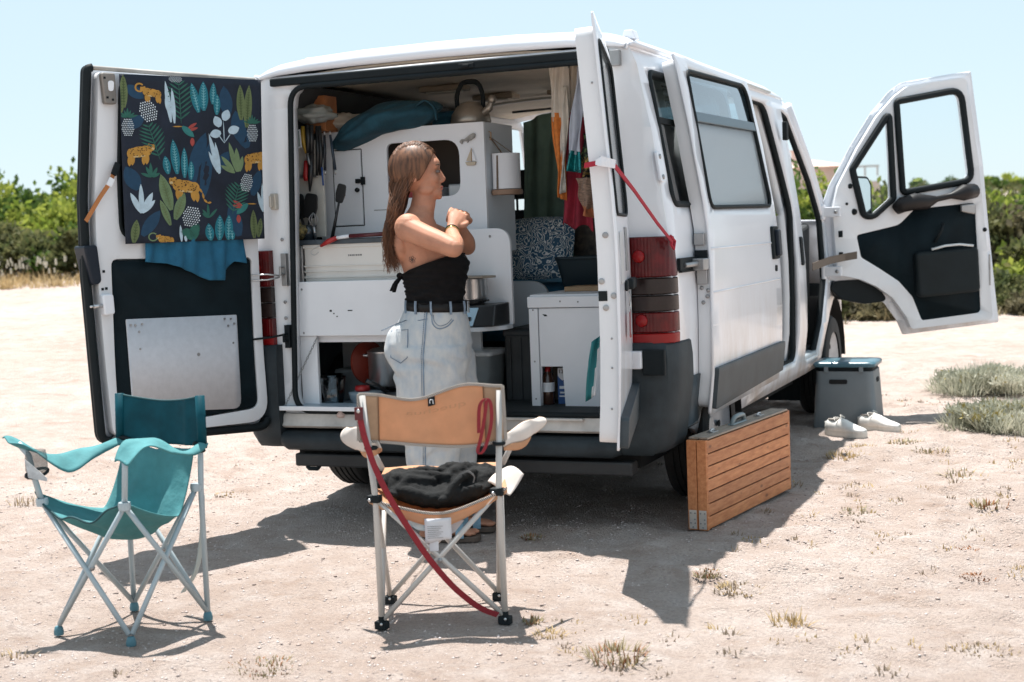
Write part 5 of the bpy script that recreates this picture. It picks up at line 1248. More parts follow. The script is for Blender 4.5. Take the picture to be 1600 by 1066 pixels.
# pale spiky leaves
for a_ in ((462,370,437,155,26),(480,375,470,190,22),(452,320,436,240,20),(300,842,248,735,30),(302,842,302,690,26),(305,842,358,735,32),(308,840,368,775,26),(708,640,655,425,26),(712,636,688,470,22),(700,632,652,520,20),(500,1000,495,910,18),(525,1000,520,960,16),(940,850,910,740,24),(945,850,940,690,22)):
    leaf("pale_leaf_print", *a_)
for x, y, a in ((705,365,-2.0),(748,330,-1.2),(695,425,2.9),(785,405,-.4)):
    leaf("pale_leaf_print", x-math.cos(a)*26, y-math.sin(a)*26, x+math.cos(a)*36, y+math.sin(a)*36, 46)
for a_ in ((738,475,700,420,5),(738,475,735,350,5),(738,475,775,420,5)): leaf("pale_leaf_print", *a_, n=3)
for a_ in ((515,375,505,150,95),(400,565,345,375,80),(440,480,330,400,1),(770,860,810,690,80),(570,1000,545,930,70)):
    if a_[4] > 1: fern("green_leaf_print", *a_)
for a_ in ((785,625,720,545,26),(800,630,762,470,26),(805,630,800,500,30),(815,628,832,545,24),(790,635,715,595,24),(355,655,305,635,16),(355,655,330,600,16),(355,655,352,580,16),(360,655,385,605,16),(360,655,398,635,16),(640,875,610,850,14),(642,875,640,800,14),(645,875,690,828,14),(642,875,612,830,14)):
    leaf("green_leaf_print" if a_[1] > 640 else "sage_leaf_print", *a_)
for a_ in ((448,830,400,640,62),(468,880,525,740,56),(440,910,392,775,36)): ribbed("sage_leaf_print", "olive_leaf_print", *a_)
pine(350,315,45,60,-.3,False); pine(248,400,32,50); pine(890,420,32,52); pine(555,868,48,60,.2,False); pine(850,690,34,54,.2,False); pine(490,145,36,18,0,False)
leopard(300,525,.82,-1,True,0); leopard(530,705,.95,1); leopard(905,555,.85,-1,True,0); leopard(370,220,.62,1,True,0); leopard(415,985,.55,1,False,0)
for k in range(16):
    a = .4+5.0*k/15; blob("leopard_print", 310+20*math.cos(a), 195+20*math.sin(a), 5, 5, n=6); blob("sage_leaf_print", 350+20*math.cos(a), 968+20*math.sin(a), 4, 4, n=6)
for cx, cy, f_ in ((550,420,1),(820,835,-1)):
    leaf("bird_green_print", cx-f_*30, cy-30, cx+f_*30, cy+25, 34); leaf("bird_red_print", cx, cy-20, cx+f_*45, cy-50, 16); leaf("bird_red_print", cx+f_*5, cy-10, cx+f_*50, cy-25, 16)
    leaf("bird_red_print", cx+f_*20, cy+30, cx+f_*20, cy+75, 22); leaf("leopard_print", cx-f_*30, cy-30, cx-f_*82, cy-28, 7, n=3)
DCOL = dict(blue_leaf_print=(.012,.05,.10), teal_leaf_print=(.012,.16,.21), pale_teal_print=(.20,.46,.50), olive_leaf_print=(.13,.17,.07), dark_olive_print=(.05,.075,.03), pale_leaf_print=(.45,.58,.66),
            green_leaf_print=(.025,.12,.09), sage_leaf_print=(.15,.22,.11), white_dot_print=(.62,.70,.74), leopard_print=(.46,.24,.045), cream_print=(.58,.44,.22), dark_spot_print=(.05,.025,.012), bird_green_print=(.03,.18,.17), bird_red_print=(.34,.06,.05))
for k, bb in DEC.items():
    o = bb.obj(k, mat(k, DCOL[k], .85, var=.12, vscale=40), pc); o["kind"] = "stuff"

def bluefn(u, v):
    uu = .556-.46*u; top_ = 1.245; bot = lerp([(0,1.150),(.22,1.140),(.45,1.10),(.60,1.062),(.78,1.058),(.80,1.10),(.88,1.135),(1.0,1.125)], u)
    z = top_+(bot-top_)*v; return LD(uu-.02*v*(u-.5), z, .018+.012*math.sin(u*19+2*v)*v+.006*math.sin(u*43))
tag(cloth("blue_towel", bluefn, mat("blue_towel_cloth", (.012,.11,.20), .9, var=.2, vscale=12, bump=.2, bscale=150), 50, 14), "blue towel hanging below the printed cloth on the left door", "towel")
os_ = thing("orange_strap", "orange webbing strap with a white tie on the left rear door", "strap", LD(.70,1.5,.03))
b = B(); b.strip([LD(.672,1.532,.02), LD(.705,1.47,.03), LD(.75,1.41,.025), LD(.80,1.32,.0)], .017, tuple(LT*.6+Vector((0,0,1))*.55), .002); b.obj("webbing", mat("orange_webbing", (.42,.17,.06), .85), os_)
b = B(); b.strip([LD(.665,1.545,.022), LD(.690,1.50,.032)], .022, tuple(LT*.7+Vector((0,0,1))*.4), .005); b.obj("dark_buckle", RUBBER, os_)
b = B(); b.strip([LD(.698,1.485,.035), LD(.714,1.456,.035)], .021, tuple(LT*.7+Vector((0,0,1))*.4), .004); b.obj("white_tie", WHITEB, os_)
rs = thing("red_strap", "red strap with a white plastic tie from the right rear door to the van corner", "strap", (.98,-.5,1.4))
SP = [Vector(RD(.762,1.425,-.085)), Vector(RD(.775,1.432,-.03)), Vector(RD(.75,1.425,.012)), Vector((1.012,-.50,1.345)), Vector((1.005,-.20,1.225)), Vector((.998,.02,1.150))]
b = B(); b.strip(SP, [.018,.018,.017,.014,.013,.012], (.15,.1,1), .0022); b.obj("webbing", mat("crimson_webbing", (.34,.012,.03), .8), rs)
b = B(); b.strip([SP[1]+Vector((-.012,-.006,.0)), SP[1]+Vector((.006,-.010,.004)), SP[2]+Vector((.006,-.006,0))], [.016,.034,.028], (.1,.1,1), .005); b.obj("white_tie", mat("white_film", (.72,.73,.76), .3, bump=.6, bscale=60), rs)
b = B(); b.tube([(.997,.0,1.175),(.998,.05,1.155),(.999,.03,1.125),(.998,.0,1.14)], .006, 6, closed=True); b.obj("knot", mat("crimson_webbing", (.34,.012,.03)), rs)
ky = thing("key_bunch", "key with a red tag hanging in the right rear door lock", "key", RD(.40,1.0,.02))
b = B(); b.prism(rpoly([(.375,.985),(.425,.985),(.425,.93),(.375,.93)], .02), RD, .014, .018); b.obj("key_head", DSTEEL, ky, bevel=.001)
b = B(); b.tube([tuple(Vector(RD(.40,.93,.018))+Vector((0,0,.016*math.sin(a)))+RT*.016*math.cos(a)) for a in [2*math.pi*i/12 for i in range(12)]], .0018, 5, closed=True); b.obj("key_ring", STEEL, ky, smooth=True)
b = B(); b.prism(rpoly([(.36,.91),(.43,.91),(.45,.82),(.38,.815)], .01), RD, .014, .017); b.obj("red_tag", mat("red_tag", (.35,.06,.06), .5), ky)
b = B(); b.prism(rpoly([(.41,.915),(.44,.915),(.47,.835),(.45,.825)], .004), RD, .020, .022); b.obj("key_blade", STEEL, ky)
# ------------------------------------------------------------------ camping chairs
def V3(*a): return Vector(a)
def bil(a, b_, c, d, u, v): return a*(1-u)*(1-v)+b_*u*(1-v)+c*u*v+d*(1-u)*v
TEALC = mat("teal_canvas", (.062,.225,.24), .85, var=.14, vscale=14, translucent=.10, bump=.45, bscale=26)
TEALB = mat("shaded_teal_canvas", (.004,.055,.075), .55, spec=.12, var=.25, vscale=12, translucent=.03)  # backrest copy of the teal canvas, its shade put into the colour
TUBE1 = mat("pale_blue_tube", (.36,.43,.46), .35, coat=.2, var=.06)
TUBE2 = mat("pale_grey_tube", (.47,.455,.43), .35, coat=.2, var=.06)
FOOT1 = mat("blue_foot", (.07,.18,.22), .5)
ch1 = thing("camping_chair", "teal folding camping chair with a sagging seat, turned towards the viewer", "camping chair", (-.36,-1.64,0))
LF, RF, RR, RL = V3(-.537,-1.775,.0), V3(-.226,-1.814,.0), V3(-.163,-1.50,.0), V3(-.485,-1.462,.0)
sLF, sRF, sRR, sRL = V3(-.560,-1.787,.42), V3(-.222,-1.812,.425), V3(-.176,-1.507,.43), V3(-.487,-1.463,.43)
tRL, tRR = V3(-.491,-1.465,.715), V3(-.152,-1.494,.718)
aLF, aRF = V3(-.590,-1.800,.590), V3(-.214,-1.809,.565)
U = lambda z: V3(0,0,z)
for nm, a_, c_ in (("leg",LF,sRF),("leg",RF,sLF),("leg",RF,sRR),("leg",RR,sRF),("leg",LF,sRL),("leg",RL,sLF),("leg",RL,sRR),("leg",RR,sRL)):
    d = (c_-a_).normalized(); b = B(); b.tube([a_+U(.018)+d*.01, c_], .0085, 10); b.obj(nm, TUBE1, ch1, smooth=True)
for nm, P in (("back_post",[RR+U(.02),RR+U(.42),tRR]),("back_post",[RL+U(.02),RL+U(.42),tRL]),("arm_post",[sLF,V3(-.578,-1.795,.50),aLF+U(-.02),aLF+V3(-.03,-.01,.02)]),("arm_post",[sRF,aRF+U(-.02),aRF])):
    b = B(); b.tube(P, .0095, 10); b.obj(nm, TUBE1, ch1, smooth=True)
for p in (LF, RF, RR, RL):
    b = B(); b.lathe([(0,-.008),(.015,-.008),(.016,.002),(.013,.015),(.010,.020),(0,.021)], 14, o=p); b.obj("foot", FOOT1, ch1, smooth=True, autos=45)
for p in (sRR, sRF, sLF, sRL):
    b = B(); b.lathe([(0,-.012),(.018,-.012),(.020,0),(.018,.012),(0,.012)], 12, o=p+U(.0)); b.obj("joint", TUBE1, ch1, smooth=True, autos=45)
for a_, c_, t in ((LF,sRF,.52),(RF,sRR,.50),(LF,sRL,.5),(RL,sRR,.5)):
    b = B(); b.ball(a_.lerp(c_, t), .009, 8, 6); b.obj("pivot", DSTEEL, ch1, smooth=True)
# seat: corners tied to the frame, belly sagging, front edge dipping to the left
def seat1(u, v):
    # lies slack between the front corners, then climbs to the back posts
    t = min(1, v/.50); h = max(0, (v-.50)/.50); s_ = math.sin(math.pi*u)
    p = bil(sLF+V3(-.02,-.005,.022), sRF+U(.0), sRR+U(-.045), sRL+U(-.045), u, .72*t+.28*h**.8)
    z = .012-.085*s_**.8*(1-t)*(1.25-.75*u) - (.055+.055*s_)*math.sin(math.pi*.5*t)*(1-h)**.7 + .160*h**1.15
    n_ = noise.noise(Vector((u*3.2, v*2.6, 4.4))); n2 = noise.noise(Vector((u*7, v*5, 9.1)))
    wr = (.026*n_+.014*n2)*s_+.006*math.sin(17*u-8*v+3*n_)*s_
    return p+U(z+wr)+V3(0,-.016*s_*(1-t),0)+V3(-.01,-.035,0)*s_*h*(1-h)*4*(.5*n_+.35*math.sin(8.5*u+1))
cloth("seat", seat1, TEALC, 44, 44, ch1, .0025)
b = B(); b.tube([seat1(k/30, 0) for k in range(31)], .0035, 6); b.obj("seat_hem", mat("dark_hem", (.012,.06,.07), .8), ch1, smooth=True)
def back1(u, v):
    p = bil(V3(-.497,-1.468,.562), V3(-.150,-1.497,.563), tRR+U(.006), tRL+U(.010), u, v)
    k = math.sin(math.pi*u)
    return p+V3(.25,.6,0)*(.030*k*(.6+.4*v))-U(.020*k*v)+V3(.1,-.9,0)*(.005*math.exp(-((u-.80)/.03)**2)+.004*math.sin(17*u)*.4)
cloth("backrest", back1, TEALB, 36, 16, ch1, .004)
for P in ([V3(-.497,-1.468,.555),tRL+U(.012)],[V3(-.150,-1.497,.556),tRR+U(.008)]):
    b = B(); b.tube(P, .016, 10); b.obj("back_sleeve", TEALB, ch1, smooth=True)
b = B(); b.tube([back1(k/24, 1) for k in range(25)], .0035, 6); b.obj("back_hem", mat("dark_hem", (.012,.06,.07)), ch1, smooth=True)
def arm(name, pts, widths, axes, m_, par, th=.004, wob=.006):
    C_ = catmull(pts, 8); n = len(C_)
    b = B()
    def fn(u, v):
        i = min(int(u*(n-1)+.5), n-1); t = u*(len(widths)-1); k = min(int(t), len(widths)-2); f_ = t-k
        wd = widths[k]*(1-f_)+widths[k+1]*f_; ax = (Vector(axes[k])*(1-f_)+Vector(axes[k+1])*f_).normalized()
        q = v-.5
        return C_[i]+ax*(q*wd)+U(wob*math.sin(13*u+5*v)-.012*(1-4*q*q)*0+.010*(4*q*q)*math.sin(7*u))
    b.grid(n-1, 6, fn); return b.obj(name, m_, par, smooth=True, solid=th, offset=0)
arm("armrest", [V3(-.655,-1.825,.622),V3(-.600,-1.80,.592),V3(-.55,-1.70,.535),V3(-.53,-1.58,.555),V3(-.485,-1.47,.575)], [.055,.075,.085,.07,.03], [(1,-.5,-.1),(1,-.4,-.4),(.9,-.2,-.6),(.9,0,-.45),(1,0,0)], TEALC, ch1)
arm("armrest", [V3(-.216,-1.822,.560),V3(-.20,-1.76,.600),V3(-.175,-1.67,.595),V3(-.15,-1.58,.560),V3(-.140,-1.50,.572)], [.05,.085,.085,.06,.03], [(1,0,-.1),(1,.1,-.3),(1,0,-.55),(1,0,-.3),(1,0,0)], TEALC, ch1)
b = B(); b.tube(catmull([V3(-.515,-1.48,.575),V3(-.48,-1.475,.580),V3(-.44,-1.48,.572)], 4), .008, 8); b.obj("arm_cuff", RUBBER, ch1, smooth=True)
for z in (.572,.548):
    b = B(); b.tube([V3(-.163+.015*math.cos(a),-1.497+.015*math.sin(a),z) for a in [2*math.pi*k/10 for k in range(10)]], .006, 6, closed=True); b.obj("arm_cuff", RUBBER, ch1, smooth=True)
# net cup holder hanging from the left arm, with its folded white label
b = B(); b.lathe([(.030,.585),(.034,.56),(.034,.520),(.012,.508),(0,.508)], 16, o=(-.575,-1.785,0)); b.obj("cup_net", mat("grey_net", (.12,.13,.13), .9, alpha=.5, var=.5, vscale=220), ch1, smooth=True)
b = B(); b.tube([V3(-.575+.034*math.cos(a),-1.785+.034*math.sin(a),.512+.01*math.sin(a)) for a in [2*math.pi*k/14 for k in range(14)]], .005, 6, closed=True); b.obj("cup_rim", RUBBER, ch1, smooth=True)
b = B(); b.add([(-.575,-1.835,.565),(-.50,-1.825,.505),(-.502,-1.824,.495),(-.565,-1.835,.505)], [(0,1,2,3)]); b.obj("label", mat("pale_label", (.45,.47,.48), .8, var=.2, vscale=60), ch1, solid=.001)
b = B(); b.strip(catmull([RR+V3(-.005,.012,.40),V3(-.19,-1.47,.27),V3(-.235,-1.45,.14),V3(-.30,-1.44,.06)], 6), .018, (.3,1,0), .0015); b.obj("carry_strap", mat("pale_webbing", (.42,.48,.47), .8), ch1)

# --- the tan chair, seen from behind
TAN = mat("tan_canvas", (.66,.385,.225), .85, var=.07, vscale=18, translucent=.42, bump=.1, bscale=260)
TANW = mat("white_and_sunlit_canvas", (.66,.60,.55), .85, var=.06, vscale=18, translucent=.15)  # near-white: sun on the arm tops painted in; also the white cloth
ch2 = thing("camping_chair", "tan folding camping chair seen from behind with a red strap and black garment on it", "camping chair", (.56,-1.24,0))
NL, NR, FL, FR = V3(.451,-1.453,0), V3(.804,-1.300,0), V3(.332,-1.169,0), V3(.672,-1.040,0)
sNL, sNR, sFL, sFR = V3(.449,-1.453,.405), V3(.800,-1.302,.412), V3(.335,-1.17,.43), V3(.690,-1.03,.435)
tNL, tNR = V3(.424,-1.464,.728), V3(.812,-1.296,.728)
for a_, c_ in ((NL,sNR),(NR,sNL),(FL,sFR),(FR,sFL),(NL,sFL),(FL,sNL),(NR,sFR),(FR,sNR)):
    d = (c_-a_).normalized(); b = B(); b.tube([a_+U(.018)+d*.01, c_], .0085, 10); b.obj("leg", TUBE2, ch2, smooth=True)
for P in ([NL+U(.02),sNL,tNL],[NR+U(.02),sNR,tNR]):
    b = B(); b.tube(P, .0100, 10); b.obj("back_post", TUBE2, ch2, smooth=True)
aFL, aFR = V3(.285,-1.19,.545), V3(.745,-.99,.560)
for P in ([sFL, aFL],[sFR, aFR]):
    b = B(); b.tube(P, .0095, 10); b.obj("arm_post", TUBE2, ch2, smooth=True)
for p in (NL, NR, FL, FR):
    b = B(); b.box((p.x-.020,p.y-.015,-.006),(p.x+.020,p.y+.015,.020)); b.tube([p+V3(0,0,.015),p+V3(0,0,.036)], .0115, 10); f_ = b.obj("foot", RUBBER, ch2, bevel=.005)
    b = B(); b.ball(p+V3(.008,-.019,.014), (.005,.003,.005), 8, 5); b.obj("rivet", STEEL, f_, smooth=True)
for p in (sNL, sNR, sFL, sFR):
    b = B(); b.box((p.x-.026,p.y-.015,p.z-.012),(p.x+.018,p.y+.015,p.z+.012)); j_ = b.obj("joint", RUBBER, ch2, bevel=.005)
    b = B(); b.ball(p+V3(-.012,-.019,-.002), (.006,.003,.006), 8, 5); b.obj("rivet", STEEL, j_, smooth=True)
for a_, c_ in ((NL,sNR),(FL,sFR)):
    b = B(); b.ball(a_.lerp(c_, .5)+V3(.003,-.008,0), .008, 8, 6); b.obj("pivot", DSTEEL, ch2, smooth=True)
def seat2(u, v):
    p = bil(sNL+V3(-.02,-.006,.0), sNR+V3(.025,.008,.01), sFR+U(.02), sFL+U(.02), u, v)
    s_ = math.sin(math.pi*u)
    sag = .058*s_**.9*(1-v)+.085*s_*math.sin(math.pi*v)
    return p-U(sag)+U(.005*math.sin(9*u+6*v)*s_)
cloth("seat", seat2, TAN, 32, 22, ch2, .003)
def seatflap(u, v):
    p = seat2(u, 0); return p+V3(.02,-.05,0)*.06-U(v*(.030+.012*math.sin(math.pi*u)-.018*abs(2*u-1)))
b = B(); b.grid(30, 3, seatflap); b.obj("seat_edge", TAN, ch2, smooth=True, solid=.003)
ZIG = mat("zigzag_binding", (.55,.50,.44), .9)
def zig_mat():
    N = ZIG.node_tree.nodes; L = ZIG.node_tree.links; b_ = N["Principled BSDF"]
    tc = N.new("ShaderNodeTexCoord"); wv = N.new("ShaderNodeTexWave"); wv.bands_direction = 'DIAGONAL'; wv.inputs["Scale"].default_value = 70; wv.inputs["Distortion"].default_value = 0
    cr = N.new("ShaderNodeValToRGB"); cr.color_ramp.interpolation = 'CONSTANT'; cr.color_ramp.elements[0].color = (.02,.018,.018,1); cr.color_ramp.elements[1].position = .5; cr.color_ramp.elements[1].color = (.58,.52,.46,1)
    L.new(tc.outputs["Object"], wv.inputs["Vector"]); L.new(wv.outputs[0], cr.inputs[0]); L.new(cr.outputs[0], b_.inputs["Base Color"])
zig_mat()
def binding(pts, par, wd=.009):
    b = B(); b.strip(pts, wd, (0,0,1), .0035); return b.obj("binding", ZIG, par)
def back2(u, v, d=0):
    p = bil(V3(.410,-1.472,.588), V3(.826,-1.292,.575), tNR+V3(.010,.004,.012), tNL+V3(-.010,-.004,.004), u, v)
    k = math.sin(math.pi*u); nb = V3(-.40,.917,0)
    zt = (-.030*math.exp(-((u-.38)/.20)**2)+.010*math.exp(-((u-.75)/.14)**2))*v + (-.024*k+.006*math.sin(6*u))*(1-v)
    return p+nb*(.035*k-d)+U(zt)+nb*(.004*math.sin(14*u+2*v))
cloth("backrest", back2, TAN, 44, 16, ch2, .003)
def patch(u0, u1, nm, m_, v0=0, v1=1, d=.004):
    b = B(); b.grid(8, 10, lambda u, v: back2(u0+(u1-u0)*u, v0+(v1-v0)*v, d)); return b.obj(nm, m_, ch2, smooth=True, solid=.001)
PATCH = mat("tan_sleeve", (.50,.33,.21), .85, var=.1, vscale=25, translucent=.3)
patch(.0, .135, "post_sleeve", PATCH); patch(.865, 1, "post_sleeve", PATCH)
binding([back2(k/44, 1, .002) for k in range(45)], ch2); binding([back2(k/44, 0, .002) for k in range(45)], ch2)
for u in (0, 1):
    b = B(); b.strip([back2(u, k/8, .003) for k in range(9)], .011, (.917,.4,0), .0035); b.obj("binding", ZIG, ch2)
for u in (.137,.863):
    b = B(); b.strip([back2(u, k/8, .006) for k in range(9)], .002, (.917,.4,0), .001); b.obj("stitching", mat("brown_thread", (.16,.08,.04), .9), ch2)
binding([seatflap(k/30, 0)+V3(.001,-.003,.002) for k in range(31)], ch2, .008)
lt = patch(.475, .525, "black_tag", RUBBER, .80, .97, .007)
b = B(); c_ = back2(.5, .885, .0095)
b.tube([c_+V3(.917,.4,0)*x+U(z) for x, z in ((-.005,-.006),(-.005,.003),(-.003,.006),(.003,.006),(.005,.003),(.005,-.006),(.008,-.006))], .0012, 4); b.obj("tag_mark", WHITEB, lt)
# lettering showing through the cloth, mirrored because it is printed on the other side
def text_mesh(txt):
    cu = bpy.data.curves.new("t", 'FONT'); cu.body = txt; cu.size = 1; cu.align_x = 'CENTER'; cu.align_y = 'CENTER'
    o = bpy.data.objects.new("t", cu); COL.objects.link(o); dg = bpy.context.evaluated_depsgraph_get(); me = bpy.data.meshes.new_from_object(o.evaluated_get(dg))
    V = [v.co.copy() for v in me.vertices]; F = [tuple(p.vertices) for p in me.polygons]
    bpy.data.objects.remove(o); bpy.data.curves.remove(cu); bpy.data.meshes.remove(me); return V, F
tv, tf = text_mesh("quechua")
w_ = max(v.x for v in tv)-min(v.x for v in tv)
b = B(); b.add([back2(.53-v.x/w_*.42, .70+v.y*.13, .0035) for v in tv], tf); b.obj("faint_lettering", mat("faint_brown_print", (.52,.29,.16), .9), ch2)
# arms
def sheet_arm(lr, lf, ur, uf, bulge):
    """canvas arm that hangs over the front post: lower and upper edge, rear to front"""
    def fn(u, v):
        rd = 1-.22*max(0, u-.55)/.45*abs(2*v-1)**2*(1 if u > .55 else 0)
        p = bil(lr, lf, uf, ur, u*rd, v); k = math.sin(math.pi*u)
        return p+bulge*.45*(math.sin(math.pi*v)*(.5+.5*u))+U(.010*k*(v-.4)+.003*math.sin(9*u+4*v))+V3(.4,-.9,0)*(.004*math.sin(11*u+7*v)*v)
    b = B(); b.tube([fn(k/20, .985) for k in range(21)]+[fn(1, 1-k/8) for k in range(1, 9)], .0022, 5); b.obj("hem", PATCH, ch2, smooth=True)
    b = B(); b.grid(20, 10, fn); b.obj("armrest", TANW, ch2, smooth=True, solid=.004, offset=0)
    def und(u, v): return fn(u*.72, 0)+V3(.06,-.14,0)*.04*math.sin(math.pi*u)-U(.024*v*math.sin(math.pi*(.15+.8*u)))
    b = B(); b.grid(16, 3, und); b.obj("armrest_underside", TAN, ch2, smooth=True, solid=.003)
sheet_arm(V3(.816,-1.288,.550), V3(.862,-1.065,.572), V3(.810,-1.262,.588), V3(.868,-1.035,.622), V3(.012,-.020,.006))
sheet_arm(V3(.468,-1.437,.562), V3(.288,-1.316,.530), V3(.450,-1.428,.606), V3(.242,-1.296,.606), V3(-.014,-.020,.006))
for p in (V3(.445,-1.46,.565), V3(.806,-1.300,.563)):
    b = B(); b.tube([p+V3(.016*math.cos(a),.016*math.sin(a),0) for a in [2*math.pi*k/10 for k in range(10)]], .006, 6, closed=True); b.obj("arm_cuff", RUBBER, ch2, smooth=True)
# red carrying strap across the back, red loop on the right post
def bvp(pts): return [Vector(p) for p in pts]
REDW = mat("dark_red_webbing", (.22,.012,.020), .8, var=.1, vscale=80)
st = [V3(.424,-1.486,.675),V3(.437,-1.483,.60),V3(.470,-1.480,.50),V3(.513,-1.470,.405),V3(.565,-1.445,.300),V3(.615,-1.415,.205),V3(.672,-1.380,.120),V3(.735,-1.345,.055),V3(.790,-1.325,.028)]
b = B(); cs = catmull(st, 6); b.strip(cs, .0185, [tuple(V3(.917,.4,0).lerp(V3(.6,.1,.8), k/(len(cs)-1))) for k in range(len(cs))], .0018); b.obj("red_strap", REDW, ch2)
b = B(); b.strip([V3(.424,-1.489,.695),V3(.424,-1.489,.655)], .026, (.917,.4,0), .0025); b.obj("strap_end", mat("wine_leather", (.10,.012,.016), .6), ch2, bevel=.001)
b = B(); b.ball(V3(.424,-1.493,.683), (.007,.003,.007), 10, 6); b.obj("rivet", STEEL, ch2, smooth=True)
b = B(); b.strip(catmull([V3(.783,-1.33,.700),V3(.775,-1.335,.640),V3(.762,-1.34,.580),V3(.752,-1.342,.545),V3(.765,-1.345,.538),V3(.780,-1.338,.565),V3(.795,-1.328,.63),V3(.795,-1.327,.690),V3(.780,-1.33,.705),V3(.762,-1.338,.68),V3(.758,-1.342,.60)], 5), .011, (.85,.35,.0), .0018); b.obj("red_loop", REDW, ch2)
# care label under the seat edge
sm = seat2(.47, 0)
b = B(); b.grid(5, 6, lambda u, v: sm+V3(.917,.4,0)*(-.032+.082*u)+V3(.4,-.9,0)*(.012+.006*math.sin(4*u+2*v))-U(.012+.078*v-.012*u*v)); lb = b.obj("care_label", mat("care_label", (.60,.61,.64), .8, var=.04), ch2, smooth=True, solid=.001)
for k in range(7):
    b = B(); b.add([sm+V3(.917,.4,0)*x+V3(.4,-.9,0)*.021-U(zz) for x, zz in ((-.024,.035+.006*k),(.024-.006*(k % 3),.035+.006*k),(.024-.006*(k % 3),.0365+.006*k),(-.024,.0365+.006*k))], [(0,1,2,3)]); b.obj("label_line", mat("grey_print", (.2,.2,.2)), lb)
b = B(); b.grid(2, 3, lambda u, v: sm+V3(.917,.4,0)*(-.02+.028*u)+V3(.4,-.9,0)*.008-U(.080+.035*v)); b.obj("care_label", mat("care_label", (.60,.61,.64)), ch2, solid=.001)
b = B(); b.grid(3, 5, lambda u, v: sm+V3(.917,.4,0)*(.04+.05*u-.03*v)+V3(-.4,.9,0)*.03-U(.03+.06*v*(1-.4*u))); b.obj("care_label", mat("care_label", (.60,.61,.64)), ch2, solid=.001)
def whitecl(u, v):
    return V3(.745,-1.14,.452)+V3(.065,.02,0)*u+V3(.0,-.12,-.03)*v+U(.014*math.sin(3*u+2*v)-.02*u*u)
tag(cloth("white_cloth", whitecl, TANW, 12, 12), "small white cloth at the right edge of the tan chair seat", "cloth")
# black garment crumpled on the tan seat
GARM = mat("black_denim", (.0075,.0085,.009), .9, var=.4, vscale=30, bump=.3, bscale=240, spec=.3)
def melt(b, name, m, voxel, it, post):
    me = bpy.data.meshes.new("tmp"); me.from_pydata([tuple(v) for v in b.V], [], b.F); me.update()
    bm = bmesh.new(); bm.from_mesh(me); bmesh.ops.recalc_face_normals(bm, faces=bm.faces[:]); bm.to_mesh(me); bm.free()
    o = bpy.data.objects.new("tmp", me); COL.objects.link(o)
    r_ = o.modifiers.new("r", 'REMESH'); r_.mode = 'VOXEL'; r_.voxel_size = voxel
    s_ = o.modifiers.new("s", 'SMOOTH'); s_.iterations = it; s_.factor = .5
    m2 = bpy.data.meshes.new_from_object(o.evaluated_get(bpy.context.evaluated_depsgraph_get()))
    V = [post(v.co, v.normal) for v in m2.vertices]; F = [tuple(p.vertices) for p in m2.polygons]
    bpy.data.objects.remove(o); bpy.data.meshes.remove(me); bpy.data.meshes.remove(m2)
    return mk(name, V, F, m, None, smooth=True)
b = B(); rg = random.Random(12)
b.ball((0,0,.030), (.185,.118,.040), 24, 12); b.ball((.06,.015,.052), (.11,.085,.045), 20, 10); b.ball((-.08,-.01,.045), (.10,.085,.038), 20, 10)
for k in range(17):
    x0, y0 = rg.uniform(-.15,.15), rg.uniform(-.085,.085); an = rg.uniform(-.9,.9)+(math.pi/2 if k % 3 == 0 else 0); L_ = rg.uniform(.07,.15); cv = rg.uniform(-.05,.05)
    pts = []
    for i in range(7):
        q = i/6-.5; px = x0+math.cos(an)*L_*q*1.6-math.sin(an)*cv*(1-4*q*q); py = y0+math.sin(an)*L_*q*1.1+math.cos(an)*cv*(1-4*q*q)
        rr = min(1, math.hypot(px/.185, py/.118)); pts.append((px, py, .030+.052*math.sqrt(max(0,1-rr*rr))+.014*math.cos(math.pi*q)+.012*math.exp(-((px-.07)**2+py*py)*120)))
    rd = rg.uniform(.010,.017); b.tube(catmull(pts, 3), [rd*(.55+.45*math.sin(math.pi*i/18)) for i in range(19)], 8)
for pts, rd in (([(-.16,-.07,.03),(-.10,-.095,.045),(-.02,-.105,.035),(.06,-.10,.045),(.13,-.075,.04)], .016),([(.02,-.03,.085),(.06,.0,.098),(.10,.04,.085),(.15,.05,.05)], .018),([(-.14,.03,.055),(-.09,.0,.078),(-.05,-.04,.070),(-.03,-.09,.04)], .017)):
    c_ = catmull(pts, 5); b.tube(c_, [rd*(.7+.3*math.sin(math.pi*i/(len(c_)-1))) for i in range(len(c_))], 9)
tag(melt(b, "black_garment", GARM, .0048, 4, lambda c, n: V3(.578,-1.245,.358)+V3(.917,.4,0)*c.x+V3(-.36,.93,0)*c.y+U(c.z*1.05+.9*c.x*c.x)+V3(n.x,n.y,n.z)*(.0035*noise.noise(c*38)+.0030*(1-abs(noise.noise(c*60)))**3)), "crumpled black denim garment lying on the seat of the tan chair", "garment")
b = B(); b.strip(catmull([V3(.66,-1.30,.455),V3(.69,-1.29,.47),V3(.71,-1.285,.455),V3(.705,-1.28,.435)], 5), .006, (.3,.2,1), .002); tag(b.obj("drawstring", mat("grey_cord", (.14,.14,.14), .8), None), "short grey cord lying on the black garment", "cord")

